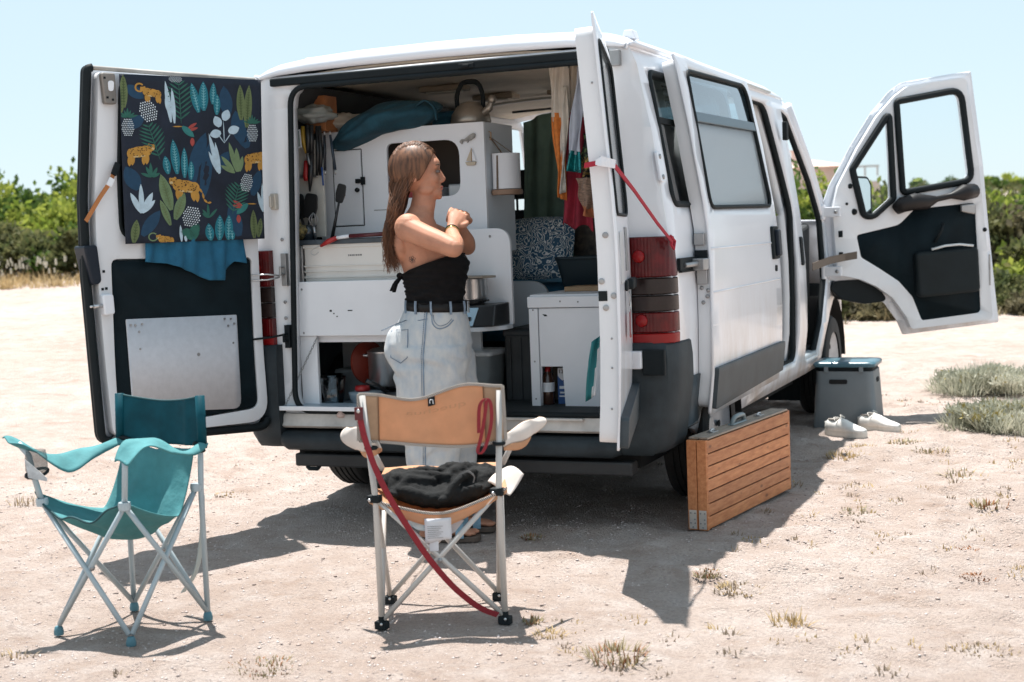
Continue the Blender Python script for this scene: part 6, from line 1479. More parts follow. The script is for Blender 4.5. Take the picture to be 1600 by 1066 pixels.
# ------------------------------------------------------------------ slatted wooden case
case = thing("wooden_case", "slatted pine carrying case with metal corners standing beside the open side door", "wooden case", (1.15,.55,0))
CA = V3(1.083,.123,0); CE = V3(.136,.937,0).normalized(); CN = V3(CE.y,-CE.x,0)   # CN points to the viewer's right
CLn = .945
def CP(s, h, d): return CA+CE*s+CN*d+U(h)     # s along, h up, d outwards from the slatted face
def pine_mat(name, c1, c2):
    m = mat(name, c1, .55, col2=c2, vscale=7, stretch=(9,1.0,9), thr=(.3,.72), objrand=.16)
    N = m.node_tree.nodes; L = m.node_tree.links; b_ = N["Principled BSDF"]
    src = b_.inputs["Base Color"].links[0].from_socket
    tc = N.new("ShaderNodeTexCoord"); mp = N.new("ShaderNodeMapping"); mp.inputs["Scale"].default_value = (13,7.0,17); v = N.new("ShaderNodeTexVoronoi"); v.inputs["Scale"].default_value = 1.0
    L.new(tc.outputs["Object"], mp.inputs[0]); L.new(mp.outputs[0], v.inputs["Vector"])
    mr = N.new("ShaderNodeMapRange"); mr.inputs[1].default_value = .07; mr.inputs[2].default_value = .17; mr.inputs[3].default_value = .8; mr.inputs[4].default_value = 0; L.new(v.outputs["Distance"], mr.inputs[0])
    mx = N.new("ShaderNodeMix"); mx.data_type = 'RGBA'; mx.inputs[7].default_value = (.09,.025,.010,1); L.new(mr.outputs[0], mx.inputs[0]); L.new(src, mx.inputs[6]); L.new(mx.outputs[2], b_.inputs["Base Color"])
    return m
PINE = pine_mat("varnished_pine", (.36,.115,.035), (.56,.235,.095))
PINET = mat("grey_top_wood", (.30,.24,.19), .7, var=.2, vscale=9, stretch=(5,1,5))
hts = [.004,.056,.107,.157,.207,.257,.307,.362]
dark = mat("slat_gap", (.03,.012,.006), .9)
b = B(); b.hexa([CP(.006,.004,-.008),CP(CLn-.006,.004,-.008),CP(CLn-.006,.004,-.078),CP(.006,.004,-.078)], [CP(.006,.355,-.008),CP(CLn-.006,.355,-.008),CP(CLn-.006,.355,-.078),CP(.006,.355,-.078)]); b.obj("case_core", dark, case)
for k in range(7):
    h0, h1 = hts[k]+.0025, hts[k+1]-.0025
    for d0, d1 in ((-.012,.0),(-.086,-.074)):
        b = B(); b.hexa([CP(.0,h0,d1),CP(CLn,h0,d1),CP(CLn,h0,d0),CP(.0,h0,d0)], [CP(.0,h1,d1),CP(CLn,h1,d1),CP(CLn,h1,d0),CP(.0,h1,d0)]); b.obj("slat", PINE, case, bevel=.0018)
for s0, s1 in ((-.008,.014),(CLn-.014,CLn+.008)):
    for d0, d1 in ((-.0415,-.0012),(-.085,-.0445)):
        b = B(); b.hexa([CP(s0,.002,d1),CP(s1,.002,d1),CP(s1,.002,d0),CP(s0,.002,d0)], [CP(s0,.3625,d1),CP(s1,.3625,d1),CP(s1,.3625,d0),CP(s0,.3625,d0)]); b.obj("end_board", PINE, case, bevel=.002)
for d0, d1 in ((-.0415,-.0015),(-.0845,-.0445)):
    b = B(); b.hexa([CP(.015,.3635,d1),CP(CLn-.015,.3635,d1),CP(CLn-.015,.3635,d0),CP(.015,.3635,d0)], [CP(.015,.372,d1),CP(CLn-.015,.372,d1),CP(CLn-.015,.372,d0),CP(.015,.372,d0)]); b.obj("top_board", PINET, case, bevel=.002)
for d in (-.0215, -.0635):
    b = B(); b.hexa([CP(-.0105,.006,d+.016),CP(-.0085,.006,d+.016),CP(-.0085,.006,d-.016),CP(-.0105,.006,d-.016)], [CP(-.0105,.082,d+.016),CP(-.0085,.082,d+.016),CP(-.0085,.082,d-.016),CP(-.0105,.082,d-.016)]); pl = b.obj("corner_plate", mat("bright_steel", (.62,.58,.54), .35, metal=.7, var=.1), case, bevel=.001)
    for dd, h in ((-.009,.070),(.009,.070),(-.009,.030),(.009,.030),(0,.014),(.008,.045)):
        b = B(); b.ball(CP(-.011,h,d+dd), (.0035,.0025,.0035), 8, 5); b.obj("screw", DSTEEL, pl, smooth=True)
hp_ = [CP(.37,.373,-.042),CP(.375,.392,-.040),CP(.40,.405,-.036),CP(.47,.405,-.036),CP(.495,.392,-.040),CP(.50,.373,-.042)]
b = B(); b.tube(catmull(hp_, 4), .010, 10); b.obj("handle", mat("grey_green_plastic", (.16,.20,.21), .4, coat=.2), case, smooth=True)
b = B(); b.hexa([CP(.355,.3725,-.060),CP(.515,.3725,-.060),CP(.515,.3725,-.028),CP(.355,.3725,-.028)], [CP(.365,.380,-.056),CP(.505,.380,-.056),CP(.505,.380,-.032),CP(.365,.380,-.032)]); b.obj("handle_base", mat("grey_green_plastic", (.16,.20,.21)), case, bevel=.003)
for s in (.16, .68):
    b = B(); b.hexa([CP(s-.03,.372,-.056),CP(s+.03,.372,-.056),CP(s+.03,.372,-.028),CP(s-.03,.372,-.028)], [CP(s-.03,.376,-.056),CP(s+.03,.376,-.056),CP(s+.03,.376,-.028),CP(s-.03,.376,-.028)]); lt_ = b.obj("latch", STEEL, case, bevel=.001)
    b = B(); b.tube([CP(s-.022,.378,-.042),CP(s-.01,.384,-.042),CP(s+.01,.384,-.042),CP(s+.02,.378,-.042)], .004, 6); b.tube([CP(s-.015+.012*math.cos(a),.379,-.042+.010*math.sin(a)) for a in [2*math.pi*k/10 for k in range(10)]], .002, 5, closed=True); b.obj("latch_loop", STEEL, lt_, smooth=True)

# ------------------------------------------------------------------ grey lidded box
bxt = thing("storage_stool", "grey plastic lidded box with a flat blue-grey lid beside the front wheel", "storage box", (1.15,3.15,0))
GREYP = mat("grey_box_plastic", (.15,.175,.19), .5, var=.08, vscale=4)
LIDP = mat("blue_grey_lid", (.05,.12,.155), .35, coat=.2, var=.1)
def ringbox(z, i, r_=.045): return [(x, y, z) for x, y in rpoly([(.955+i,2.985+i),(1.325-i,2.985+i),(1.325-i,3.325-i),(.955+i,3.325-i)], r_, 6)]
b = B(); b.loft([ringbox(.0,.004),ringbox(.006,.0),ringbox(.30,.018),ringbox(.335,.020)]); b.obj("box_body", GREYP, bxt, smooth=True, autos=40)
b = B(); b.loft([ringbox(.335,.026),ringbox(.362,.026)]); b.obj("box_neck", RUBBER, bxt, smooth=True, autos=40)
b = B(); b.loft([ringbox(.358,.014),ringbox(.362,.006),ringbox(.378,.004),ringbox(.388,.012),ringbox(.392,.04)]); b.obj("lid", LIDP, bxt, smooth=True, autos=50)
for x in (1.04, 1.24):
    b = B(); b.box((x-.012,2.990,.330),(x+.012,3.004,.365)); b.obj("lid_clip", GREYP, bxt, bevel=.002)
b = B(); b.prism(rpoly([(1.055,.262),(1.16,.262),(1.16,.288),(1.055,.288)], .010), lambda x, z, d: (x, 2.9995-d, z), -.004, .003); b.obj("hand_slot", mat("slot_black", (.006,.006,.007), .9), bxt)
b = B(); b.prism(rpoly([(3.12,.262),(3.20,.262),(3.20,.288),(3.12,.288)], .010), lambda y, z, d: (1.3095+d, y, z), -.004, .003); b.obj("hand_slot", mat("slot_black", (.006,.006,.007)), bxt)

# ------------------------------------------------------------------ white trainers
SHOEW = mat("white_canvas_shoe", (.74,.72,.68), .8, var=.08, vscale=30, bump=.1, bscale=200)
SOLE = mat("rubber_sole", (.66,.62,.56), .6, var=.1, vscale=30)
def shoe(label, heel, ang, roll_=0):
    t = thing("trainer", label, "shoe", heel)
    R_ = Matrix.Translation(heel) @ Matrix.Rotation(ang, 4, 'Z') @ Matrix.Diagonal((.96,1.0,1.28,1))
    outline = [(-.005,.0),(.0,.030),(.05,.034),(.11,.036),(.17,.046),(.215,.044),(.25,.028),(.262,.0)]
    full = outline + [(x, -y*.92) for x, y in outline[-2:0:-1]]
    full = [tuple(p.to_2d()) for p in catmull([V3(x, y, 0) for x, y in full], 3, True)]
    b = B(); b.loft([[R_ @ V3(x*s_+.128*(1-s_), y*s_, z) for x, y in full] for z, s_ in ((0,.97),(.004,1),(.024,1.0),(.030,.985))]); b.obj("sole", SOLE, t, smooth=True, autos=50)
    rings = []
    for x, w_, h, z0 in ((.0,.020,.060,.028),(.012,.029,.070,.026),(.04,.032,.072,.026),(.07,.033,.066,.026),(.10,.034,.078,.026),(.13,.038,.072,.026),(.16,.042,.060,.026),(.19,.043,.050,.026),(.22,.039,.044,.026),(.245,.026,.038,.026),(.256,.010,.032,.027)):
        rings.append([R_ @ V3(x, w_*math.sin(a), z0+(h-z0)*max(0, math.cos(a))**.62) for a in [(-90+180*k/12)*math.pi/180 for k in range(13)]])
    b = B(); b.loft(rings, closed=False, caps=False); b.obj("upper", SHOEW, t, smooth=True, solid=.003)
    b = B(); b.lathe([(0,0),(.024,0),(.026,.004),(0,.0045)], 16, m=Matrix.Diagonal((1.4,.95,1,1)))
    for i, v in enumerate(b.V): b.V[i] = R_ @ (v+V3(.045,0,.0715))
    b.obj("shoe_opening", mat("shoe_lining", (.25,.23,.21), .9), t, smooth=True)
    for k in range(4):
        x = .095+.018*k; zt = .079-.0055*k
        b = B(); b.tube(catmull([R_ @ V3(x-.004,-.026,zt-.014), R_ @ V3(x,0,zt+.004), R_ @ V3(x+.006,.026,zt-.014)], 4), .0035, 6); b.obj("lace", SOLE, t, smooth=True)
    b = B(); b.tube(catmull([R_ @ V3(.09,-.01,.083), R_ @ V3(.07,-.035,.085), R_ @ V3(.085,-.045,.070)], 4), .0028, 6); b.tube(catmull([R_ @ V3(.09,.01,.083), R_ @ V3(.07,.035,.090), R_ @ V3(.09,.05,.078)], 4), .0028, 6); b.obj("bow", SOLE, t, smooth=True)
    b = B(); b.tube([R_ @ V3(-.004,0,.030), R_ @ V3(-.004,0,.062)], .009, 6); b.obj("heel_tab", SHOEW, t, smooth=True)
shoe("white canvas trainer nearest the viewer in front of the grey box", V3(1.085,2.74,.0), rad(-22))
shoe("white canvas trainer behind and right of the other one", V3(1.235,2.95,.0), rad(-18))
# ------------------------------------------------------------------ the woman at the doorway
from mathutils.bvhtree import BVHTree
PO = V3(.027, -.225, 0); PF = V3(.922, .387, 0); PLf = V3(-.387, .922, 0)
def PW(p): return PO + PF*p[0] + PLf*p[1] + U(p[2])
per = thing("person", "woman in black tube top and pale jeans standing with folded hands at the doorway", "person", tuple(PO))
SKIN = mat("tan_skin", (.45,.215,.135), .6, var=.13, vscale=16, bump=.06, bscale=260, spec=.35)  # one even tan skin colour
SKIN.node_tree.nodes["Principled BSDF"].inputs["Subsurface Weight"].default_value = .15
SKIN.node_tree.nodes["Principled BSDF"].inputs["Subsurface Radius"].default_value = (.02,.008,.004)
def ell(c, a, b_, z, n=24, tilt=0, p=1.0):
    return [V3(c[0]+a*math.cos(t), c[1]+b_*math.sin(t), z+tilt*math.cos(t)) for t in [2*math.pi*i/n for i in range(n)]]
def remesh(b, name, m, parent, voxel, smooth_it, factor=.5, post=None):
    me = bpy.data.meshes.new("tmp"); me.from_pydata([tuple(v) for v in b.V], [], b.F); me.update()
    bm = bmesh.new(); bm.from_mesh(me); bmesh.ops.recalc_face_normals(bm, faces=bm.faces[:]); bm.to_mesh(me); bm.free()
    o = bpy.data.objects.new("tmp", me); COL.objects.link(o)
    r_ = o.modifiers.new("r", 'REMESH'); r_.mode = 'VOXEL'; r_.voxel_size = voxel
    s_ = o.modifiers.new("s", 'SMOOTH'); s_.iterations = smooth_it; s_.factor = factor
    dg = bpy.context.evaluated_depsgraph_get(); ev = o.evaluated_get(dg); m2 = bpy.data.meshes.new_from_object(ev)
    bpy.data.objects.remove(o); bpy.data.meshes.remove(me)
    V = [PW(post(v.co, v.normal) if post else v.co) for v in m2.vertices]; F = [tuple(p.vertices) for p in m2.polygons]; L_ = [v.co.copy() for v in m2.vertices]
    bpy.data.meshes.remove(m2)
    return mk(name, V, F, m, parent, smooth=True), BVHTree.FromPolygons(L_, F)
b = B()
TORSO = [(.86,.05,.118,.15),(.93,.055,.102,.128),(1.00,.05,.100,.122),(1.06,.045,.108,.130),(1.11,.042,.118,.142),(1.16,.030,.112,.148),(1.21,.008,.098,.156),(1.25,-.006,.082,.158),(1.28,-.002,.066,.125),(1.305,.010,.056,.075),(1.33,.022,.050,.052),(1.37,.030,.047,.047),(1.42,.03,.046,.046)]
b.loft([ell((c, 0), a, bb, z) for z, c, a, bb in TORSO])
for y in (-.055, .055): b.ball((.108, y, 1.105), (.042,.055,.05), 14, 10)
b.ball((-.058, 0, 1.185), (.055,.125,.085), 16, 10)      # upper back
SH = {-1: V3(-.028,-.158,1.245), 1: V3(-.005,.158,1.245)}
EL = {-1: V3(.150,-.292,1.160), 1: V3(.185,.245,1.16)}
WR = {-1: V3(.136,-.098,1.232), 1: V3(.160,.100,1.245)}
for s in (-1, 1):
    b.ball(SH[s], (.055,.052,.056), 14, 10)
    P = catmull([SH[s]+V3(-.01,-.0*s,.0), SH[s].lerp(EL[s], .35)+V3(0,0,-.004), SH[s].lerp(EL[s], .75), EL[s]], 4); b.tube(P, [.050-.014*(k/(len(P)-1)) for k in range(len(P))], 14)
    b.ball(EL[s], .0345, 12, 8)
    P = catmull([EL[s], EL[s].lerp(WR[s], .3)+V3(.004,0,-.002), EL[s].lerp(WR[s], .7), WR[s]], 4); n_ = len(P); b.tube(P, [lerp([(0,.034),(.3,.037),(.7,.028),(1,.0225)], k/(n_-1)) for k in range(n_)], 14)
# hands: palms pressed together, fingers folded over each other
KN = {-1: V3(.166,-.036,1.294), 1: V3(.170,.030,1.300)}
for s in (-1, 1):
    w0 = WR[s]; kn = KN[s]; h = (kn-w0).normalized(); side = V3(.90,0,-.34); side = (side-h*side.dot(h)).normalized(); nn = h.cross(side)
    if nn.y*s < 0: nn = -nn                                              # back of the hand faces outwards
    ring = lambda c, w_, t_: [c+side*w_*math.cos(a)+nn*t_*math.sin(a) for a in [2*math.pi*i/12 for i in range(12)]]
    b.loft([ring(w0-h*.01, .022, .017), ring(w0+h*.02, .026, .017), ring(w0.lerp(kn,.6), .036, .016), ring(kn, .040, .0125), ring(kn+h*.006, .034, .008)])
    ext = 1.0 if s < 0 else 1.22
    for k, ln in enumerate((.95,1.08,1.0,.8)):
        k0 = kn+side*(.0295-.0197*k+(.0 if s < 0 else -.0098))
        d1 = (h*.55-nn*.83).normalized(); d2 = (-h*.30-nn*.95).normalized(); d3 = (-h*.95-nn*.05).normalized()
        p1 = k0+d1*.036*ln*ext; p2 = p1+d2*.027*ln*ext; p3 = p2+d3*.022*ln
        P = catmull([k0-h*.012, k0+h*.004, p1, p2, p3], 4); b.tube(P, [.0088-.0024*(i/(len(P)-1)) for i in range(len(P))], 10)
        b.ball(p3, .0064, 8, 6); b.ball(k0+nn*.003, .0088, 8, 6)
    th0 = w0.lerp(kn, .35)+side*.026
    P = catmull([th0, th0+side*.016+h*.020, th0+side*.012+h*.044-nn*.010, th0+side*.002+h*.060-nn*.022], 4); b.tube(P, [.0120-.0035*(i/(len(P)-1)) for i in range(len(P))], 10)
# head
b.ball((.002,0,1.478), (.093,.074,.094), 20, 14)
b.ball((.040,0,1.425), (.058,.058,.064), 16, 12)
b.ball((.072,0,1.382), (.030,.034,.028), 12, 8)
b.ball((.087,0,1.365), (.014,.018,.012), 10, 6)
b.ball((.072,0,1.492), (.026,.052,.03), 12, 8)
for s in (-1, 1):
    b.ball((.040,s*.044,1.392), (.032,.014,.020), 10, 8)
    b.ball((.066,s*.036,1.435), (.026,.022,.026), 10, 8)                          # cheekbone
    b.ball((.080,s*.026,1.481), (.014,.022,.009), 10, 6)                          # brow
    b.ball((-.004,s*.073,1.448), (.019,.009,.030), 10, 8)                         # ear
    b.ball((.097,s*.010,1.424), (.010,.008,.007), 8, 6)
b.tube([(.088,0,1.475),(.098,0,1.455),(.110,0,1.433),(.102,0,1.422)], [.007,.008,.0095,.007], 10)
b.ball((.093,0,1.4045), (.011,.023,.0062), 12, 6); b.ball((.091,0,1.394), (.0105,.020,.0066), 12, 6)
# legs inside the jeans, ankles and feet
LX = {-1: .014, 1: .078}
for s in (-1, 1):
    x = LX[s]; b.tube([(x+.01,s*.075,.90),(x,s*.085,.5),(x-.005,s*.088,.30),(x-.012,s*.088,.09)], [.06,.05,.042,.028], 12)
    b.loft([ell((x-.012, s*.088), .034,.028,.10,12), ell((x-.010,s*.088), .040,.030,.06,12), ell((x+.0,s*.088), .060,.031,.035,12), ell((x+.004,s*.088),.066,.032,.022,12)])
    b.loft([[V3(x-.055+xx, s*.088+ww*math.cos(t), .021+hh*(.5+.5*math.sin(t))) for t in [2*math.pi*i/12 for i in range(12)]] for xx, ww, hh in ((0,.012,.02),(.02,.028,.05),(.08,.030,.055),(.13,.036,.042),(.17,.042,.030),(.205,.040,.024),(.222,.026,.017))])
    for k in range(5):
        b.ball((x+.165-.008*abs(k-1)+.0, s*(.088-.034+.017*k), .032), (.022-.002*k,.0095-.0008*k,.010), 8, 6)
body, BV = remesh(b, "body", SKIN, per, .0036, 4)
def stick(p, d, off=.001):
    """nearest point on the skin from outside"""
    h = BV.ray_cast(Vector(p), Vector(d).normalized()); return (h[0]+h[1]*off, h[1]) if h[0] is not None else (Vector(p), -Vector(d))
# face
for s in (-1, 1):
    b = B(); b.ball((0,0,0), (.0095,.0125,.0058), 12, 8); e = [PW(v+V3(.0870,s*.030,1.4625)) for v in b.V]
    eye = mk("eye", e, b.F, mat("eye_white", (.16,.14,.13), .5), per, smooth=True)
    b = B(); b.ball((0,0,0), (.003,.0058,.0056), 10, 6); mk("iris", [PW(v+V3(.0945,s*.0305,1.4625)) for v in b.V], b.F, mat("iris_brown", (.06,.03,.015), .2), eye, smooth=True)
    b = B(); b.tube([(.093,s*.016,1.487),(.094,s*.030,1.491),(.082,s*.047,1.487)], [.0022,.003,.0015], 6); mk("eyebrow", [PW(v) for v in b.V], b.F, mat("brow_hair", (.05,.028,.016), .8), per, smooth=True)
b = B(); b.ball((.0995,0,1.4035), (.0075,.019,.0042), 12, 6); b.ball((.0975,0,1.3945), (.0075,.017,.0050), 12, 6); mk("lips", [PW(v) for v in b.V], b.F, mat("lip_skin", (.42,.15,.12), .4), per, smooth=True)
# tattoo: a little flower on her side
tc_, tn = stick((-.02,-.40,1.122), (0,1,0)); ax1 = V3(1,0,0); ax2 = V3(0,0,1)
b = B()
for k in range(6):
    a = 2*math.pi*k/6+.3; P = []
    for i in range(9):
        q = i/8; w_ = .0040*math.sin(math.pi*q); r_ = .003+.0115*q
        P.append((r_*math.cos(a)-w_*math.sin(a), r_*math.sin(a)+w_*math.cos(a)))
    for i in range(8, -1, -1):
        q = i/8; w_ = -.0040*math.sin(math.pi*q); r_ = .003+.0115*q
        P.append((r_*math.cos(a)-w_*math.sin(a), r_*math.sin(a)+w_*math.cos(a)))
    b.tube([stick(tc_+ax1*u+ax2*v+V3(0,-.05,0), (0,1,0), .0006)[0] for u, v in P], .0008, 4)
b.ball(tc_, .002, 6, 4)
mk("tattoo", [PW(v) for v in b.V], b.F, mat("tattoo_ink", (.03,.035,.04), .7), per)
for t_, r_, m_ in ((.86,.0255,mat("gold", (.6,.4,.14), .25, metal=.9)),(.80,.0275,mat("gold", (.6,.4,.14))),(.92,.0245,RUBBER)):
    c = EL[-1].lerp(WR[-1], t_); d = (WR[-1]-EL[-1]).normalized(); u_ = d.cross(V3(0,0,1)).normalized(); v_ = d.cross(u_)
    b = B(); b.tube([c+u_*r_*math.cos(a)+v_*r_*math.sin(a) for a in [2*math.pi*i/20 for i in range(20)]], .0022 if m_ is not RUBBER else .004, 6, closed=True); mk("bracelet", [PW(v) for v in b.V], b.F, m_, per, smooth=True)
# nails on the visible fingers are too small to see apart; rings: one thin gold band
# hair: cap and long wavy locks down the back
HAIR = mat("brown_hair", (.038,.017,.009), .5, col2=(.21,.09,.042), vscale=5, stretch=(14,14,1.2), spec=.4)
b = B()
HC0 = V3(-.004, 0, 1.478)
def hairline(a):
    """how far down the cap reaches, by direction round the head (0 = face)"""
    q = abs((a+math.pi) % (2*math.pi)-math.pi)
    return lerp([(0,.26),(.5,.30),(.95,.46),(1.35,.66),(1.9,.70),(math.pi,.72)], q)*math.pi
def cap(u, v):
    a = 2*math.pi*u; t = v*hairline(a); d = V3(math.sin(t)*math.cos(a), math.sin(t)*math.sin(a), math.cos(t))
    k = 1+.008*math.sin(34*a+5*t)*min(1, 3*v)+.03*max(0, v-.6)*math.sin(9*a+1)
    return PW(HC0+V3(d.x*.101*k, d.y*.082*k, d.z*.101*k))
b.grid(90, 22, cap)
hr = b.obj("hair", HAIR, per, smooth=True, solid=.005)
rr = random.Random(4); locks = B()
for k in range(760):
    s = rr.choice((-1, 1)); g = rr.random()                             # g: 0 = front of the parting, 1 = crown and back
    y0 = s*rr.uniform(.002, .02); x0 = lerp([(0,.082),(.4,.04),(.75,-.03),(1,-.085)], g)
    def on(x, y, lift=1.03):
        q = V3(x/.101, y/.082, 0); m2 = q.x*q.x+q.y*q.y
        if m2 > .98: q *= math.sqrt(.98/m2); m2 = .98
        return HC0+V3(q.x*.101*lift, q.y*.082*lift, math.sqrt(1-m2)*.101*lift)
    side = rr.uniform(.55, 1.0)
    p0 = on(x0, y0); p1 = on(x0*.75-.012, s*.045*side, 1.05); p2 = HC0+V3(lerp([(0,.030),(.4,.0),(1,-.075)], g), s*lerp([(0,.084),(.5,.086),(1,.045)], g)*side, lerp([(0,.012),(1,-.01)], g))
    p3 = V3(lerp([(0,-.028),(.5,-.055),(1,-.098)], g)+rr.uniform(-.012,.01), s*lerp([(0,.083),(.6,.070),(1,.03)], g)*side, 1.405+rr.uniform(-.01,.01))
    p4 = V3(-.090+rr.uniform(-.022,.020)+.018*(1-g), s*.070*side-.02+rr.uniform(-.012,.012), 1.315); zt = rr.choice((1.085,1.11,1.14,1.18))+rr.uniform(-.02,.03)
    p5 = V3(-.114+rr.uniform(-.016,.020), s*.070*side-.025+rr.uniform(-.02,.02), 1.225); p6 = V3(-.106+rr.uniform(-.028,.030), s*.062*side-.03+rr.uniform(-.02,.02), zt)
    C_ = catmull([p0, p1, p2, p3, p4, p5, p6], 6); ph = rr.uniform(0, 6.28); wv = rr.uniform(.004, .014); n_ = len(C_)
    C_ = [PW(c+V3(wv*math.sin(ph+i*.50), wv*math.cos(ph+i*.46), 0)*max(0, (i/n_-.35))*1.6) for i, c in enumerate(C_)]
    r0 = rr.uniform(.0010, .0027); locks.tube(C_, [r0*(.7+.3*min(1, 3*i/n_))*(1-.8*(i/(n_-1))**3) for i in range(n_)], 5)
o = locks.obj("hair_locks", HAIR, hr, smooth=True); o["kind"] = "stuff"
# black tube top with a knot at the back
TOPM = mat("black_top", (.006,.0055,.006), .85, var=.3, vscale=30, spec=.2)
def tor(z):
    for (z0, c0, a0, b0), (z1, c1, a1, b1) in zip(TORSO, TORSO[1:]):
        if z0 <= z <= z1:
            t = (z-z0)/(z1-z0); return c0+(c1-c0)*t, a0+(a1-a0)*t, b0+(b1-b0)*t
    return TORSO[0][1:]
def topfn(u, v, off=.012):
    t = 2*math.pi*u; ct = math.cos(t)
    zt = 1.095+.040*ct+.010*math.sin(t)*-1; zb = .948-.006*ct
    z = zb+(zt-zb)*v; c, a, bb = tor(z)
    bust = .022*max(0, ct)**.8*math.exp(-((z-1.10)/.045)**2)+.018*max(0, ct)*math.exp(-((z-1.03)/.06)**2)
    fold = .003*math.sin(9*t+40*v)+.004*math.sin(3*t-22*v)*(1-v)
    r_ = 1+(off+fold)/max(a, .08)
    return PW(V3(c+(a*r_+bust)*ct, bb*r_*math.sin(t), z))
b = B(); b.grid(64, 26, lambda u, v: topfn(u, v)); b.obj("tube_top", TOPM, per, smooth=True, solid=.004)
for v in (.0, 1.0):
    b = B(); b.tube([topfn(k/64, v, .013) for k in range(64)], .004, 6, closed=True); b.obj("top_hem", TOPM, per, smooth=True)
b = B()
for z0, z1, dx, dy in ((1.055,.995,-.018,-.02),(1.055,1.00,-.03,.0),(1.058,1.01,-.022,.02)):
    b.strip([PW(V3(-.072,-.02,z0)), PW(V3(-.088+dx*.4,-.03+dy,(z0+z1)/2)), PW(V3(-.085+dx,-.035+dy,z1))], [.014,.022,.016], tuple(PF*.5+PLf*.8), .003)
b.ball(PW(V3(-.080,-.025,1.058)), (.013,.013,.013), 10, 8); b.obj("top_knot", TOPM, per, smooth=True)
# jeans
JEAN = mat("washed_denim", (.42,.465,.505), .9, col2=(.55,.555,.545), stretch=(1,1,.55), detail=11, vscale=26, bump=.25, bscale=420, thr=(.36,.62))
b = B()
b.loft([ell((c, 0), a, bb, z, 28) for z, c, a, bb in ((.938,.058,.116,.140),(.905,.052,.128,.152),(.86,.042,.146,.166),(.80,.030,.162,.176),(.75,.027,.166,.178),(.70,.028,.15,.165),(.66,.03,.10,.12))])
b.ball((-.075,-.07,.775), (.075,.085,.10), 16, 12); b.ball((-.075,.07,.775), (.075,.085,.10), 16, 12)
LEG = {}
for s in (-1, 1):
    dx = LX[s]-.018
    LEG[s] = [(.78,.030+dx*.2,.150,.098),(.68,.030+dx*.5,.146,.099),(.58,.029+dx*.8,.137,.096),(.45,.028+dx,.120,.088),(.34,.030+dx,.108,.082),(.22,.027+dx,.098,.076),(.12,.020+dx,.090,.071),(.060,.012+dx,.088,.069)]
    b.loft([ell((c, s*.088), a, bb, z, 24) for z, c, a, bb in LEG[s]])
def wrinkle(co, no):
    q = Vector((co.x*7, co.y*7, co.z*11)); n1 = noise.noise(q); n2 = noise.noise(q*2.3+Vector((3,1,7)))
    low = max(0, 1-abs(co.z-.12)/.16); hip = max(0, 1-abs(co.z-.70)/.14); knee = max(0, 1-abs(co.z-.43)/.14)
    d = .0045*n1+.0025*n2 + low*.010*math.sin(co.z*85+6*n1+co.x*9) + hip*.006*math.sin(co.z*60+co.x*45+5*n1) + knee*.006*math.sin(co.z*55-co.x*30+4*n2)
    return co+no*d
jeans, JV = remesh(b, "jeans", JEAN, per, .0068, 6, .5, wrinkle)
def jst(p, d=(0,1,0), off=.0015):
    h = JV.ray_cast(Vector(p), Vector(d)); q = h[0] if h[0] is not None else Vector(p); n_ = h[1] if h[1] is not None else Vector((0,-1,0)); return PW(wrinkle(q, n_)+n_*off)
THR = mat("blue_stitching", (.12,.17,.24), .8); DEND = mat("dark_denim_seam", (.20,.26,.33), .9, var=.2, vscale=60)  # seams and belt loops in a darker denim
def seam(pts, nm="seam", m_=None, r_=.0016, off=.0012):
    b = B(); b.tube([jst(p, off=off) for p in pts], r_, 5); b.obj(nm, m_ or DEND, per, smooth=True)
zz = [.925-.86*k/50 for k in range(51)]
sx_ = lambda z: lerp([(.06,-.012),(.45,.004),(.75,.010),(.93,.030)], z)
seam([(sx_(z), -.5, z) for z in zz], r_=.0028)
b = B()
for k in range(0, 118):
    z = .915-.0072*k
    for dx in (-.008,): b.box(tuple(jst((sx_(z)+dx,-.5,z))-V3(.0010,.0010,.0024)), tuple(jst((sx_(z)+dx,-.5,z))+V3(.0010,.0010,.0024)))
o = b.obj("stitches", THR, per); o["kind"] = "stuff"
seam(catmull([(.048,-.5,.905),(.050,-.5,.872),(.072,-.5,.852),(.105,-.5,.858),(.128,-.5,.880)], 5), "pocket_edge", r_=.0024)
seam(catmull([(.054,-.5,.905),(.057,-.5,.880),(.076,-.5,.862),(.104,-.5,.868),(.122,-.5,.886)], 5), "pocket_edge", THR, r_=.0012)
bk = [(-.115,-.5,.845),(-.047,-.5,.850),(-.050,-.5,.745),(-.082,-.5,.722),(-.118,-.5,.745)]
seam(bk+[bk[0]], "back_pocket_edge", THR, r_=.0016)
seam([(-.118,-.5,.875),(-.06,-.5,.882),(.0,-.5,.885),(.03,-.5,.890)], "yoke_seam", DEND, r_=.002)
def beltfn(u, v, off):
    t = 2*math.pi*u; z = .914+.034*v; return PW(V3(.058+(.120+off)*math.cos(t), (.144+off)*math.sin(t), z+.006*math.cos(t)*-1))
b = B(); b.grid(64, 2, lambda u, v: beltfn(u, v, .006)); b.obj("belt", mat("black_leather_belt", (.008,.0075,.0075), .5, spec=.3), per, smooth=True, solid=.003)
for u in (.575, .655, .735, .83, .92):
    b = B(); b.strip([beltfn(u, -.25, .012), beltfn(u, .5, .013), beltfn(u, 1.25, .010)], .0075, tuple((beltfn(u+.01, .5, .01)-beltfn(u-.01, .5, .01)).normalized()), .003); b.obj("belt_loop", DEND, per)
b = B(); b.tube([beltfn(.965+.012*a, .5+.62*c, .012) for a, c in ((-1,-1),(1,-1),(1,1),(-1,1))], .003, 6, closed=True); b.obj("belt_buckle", STEEL, per, smooth=True)
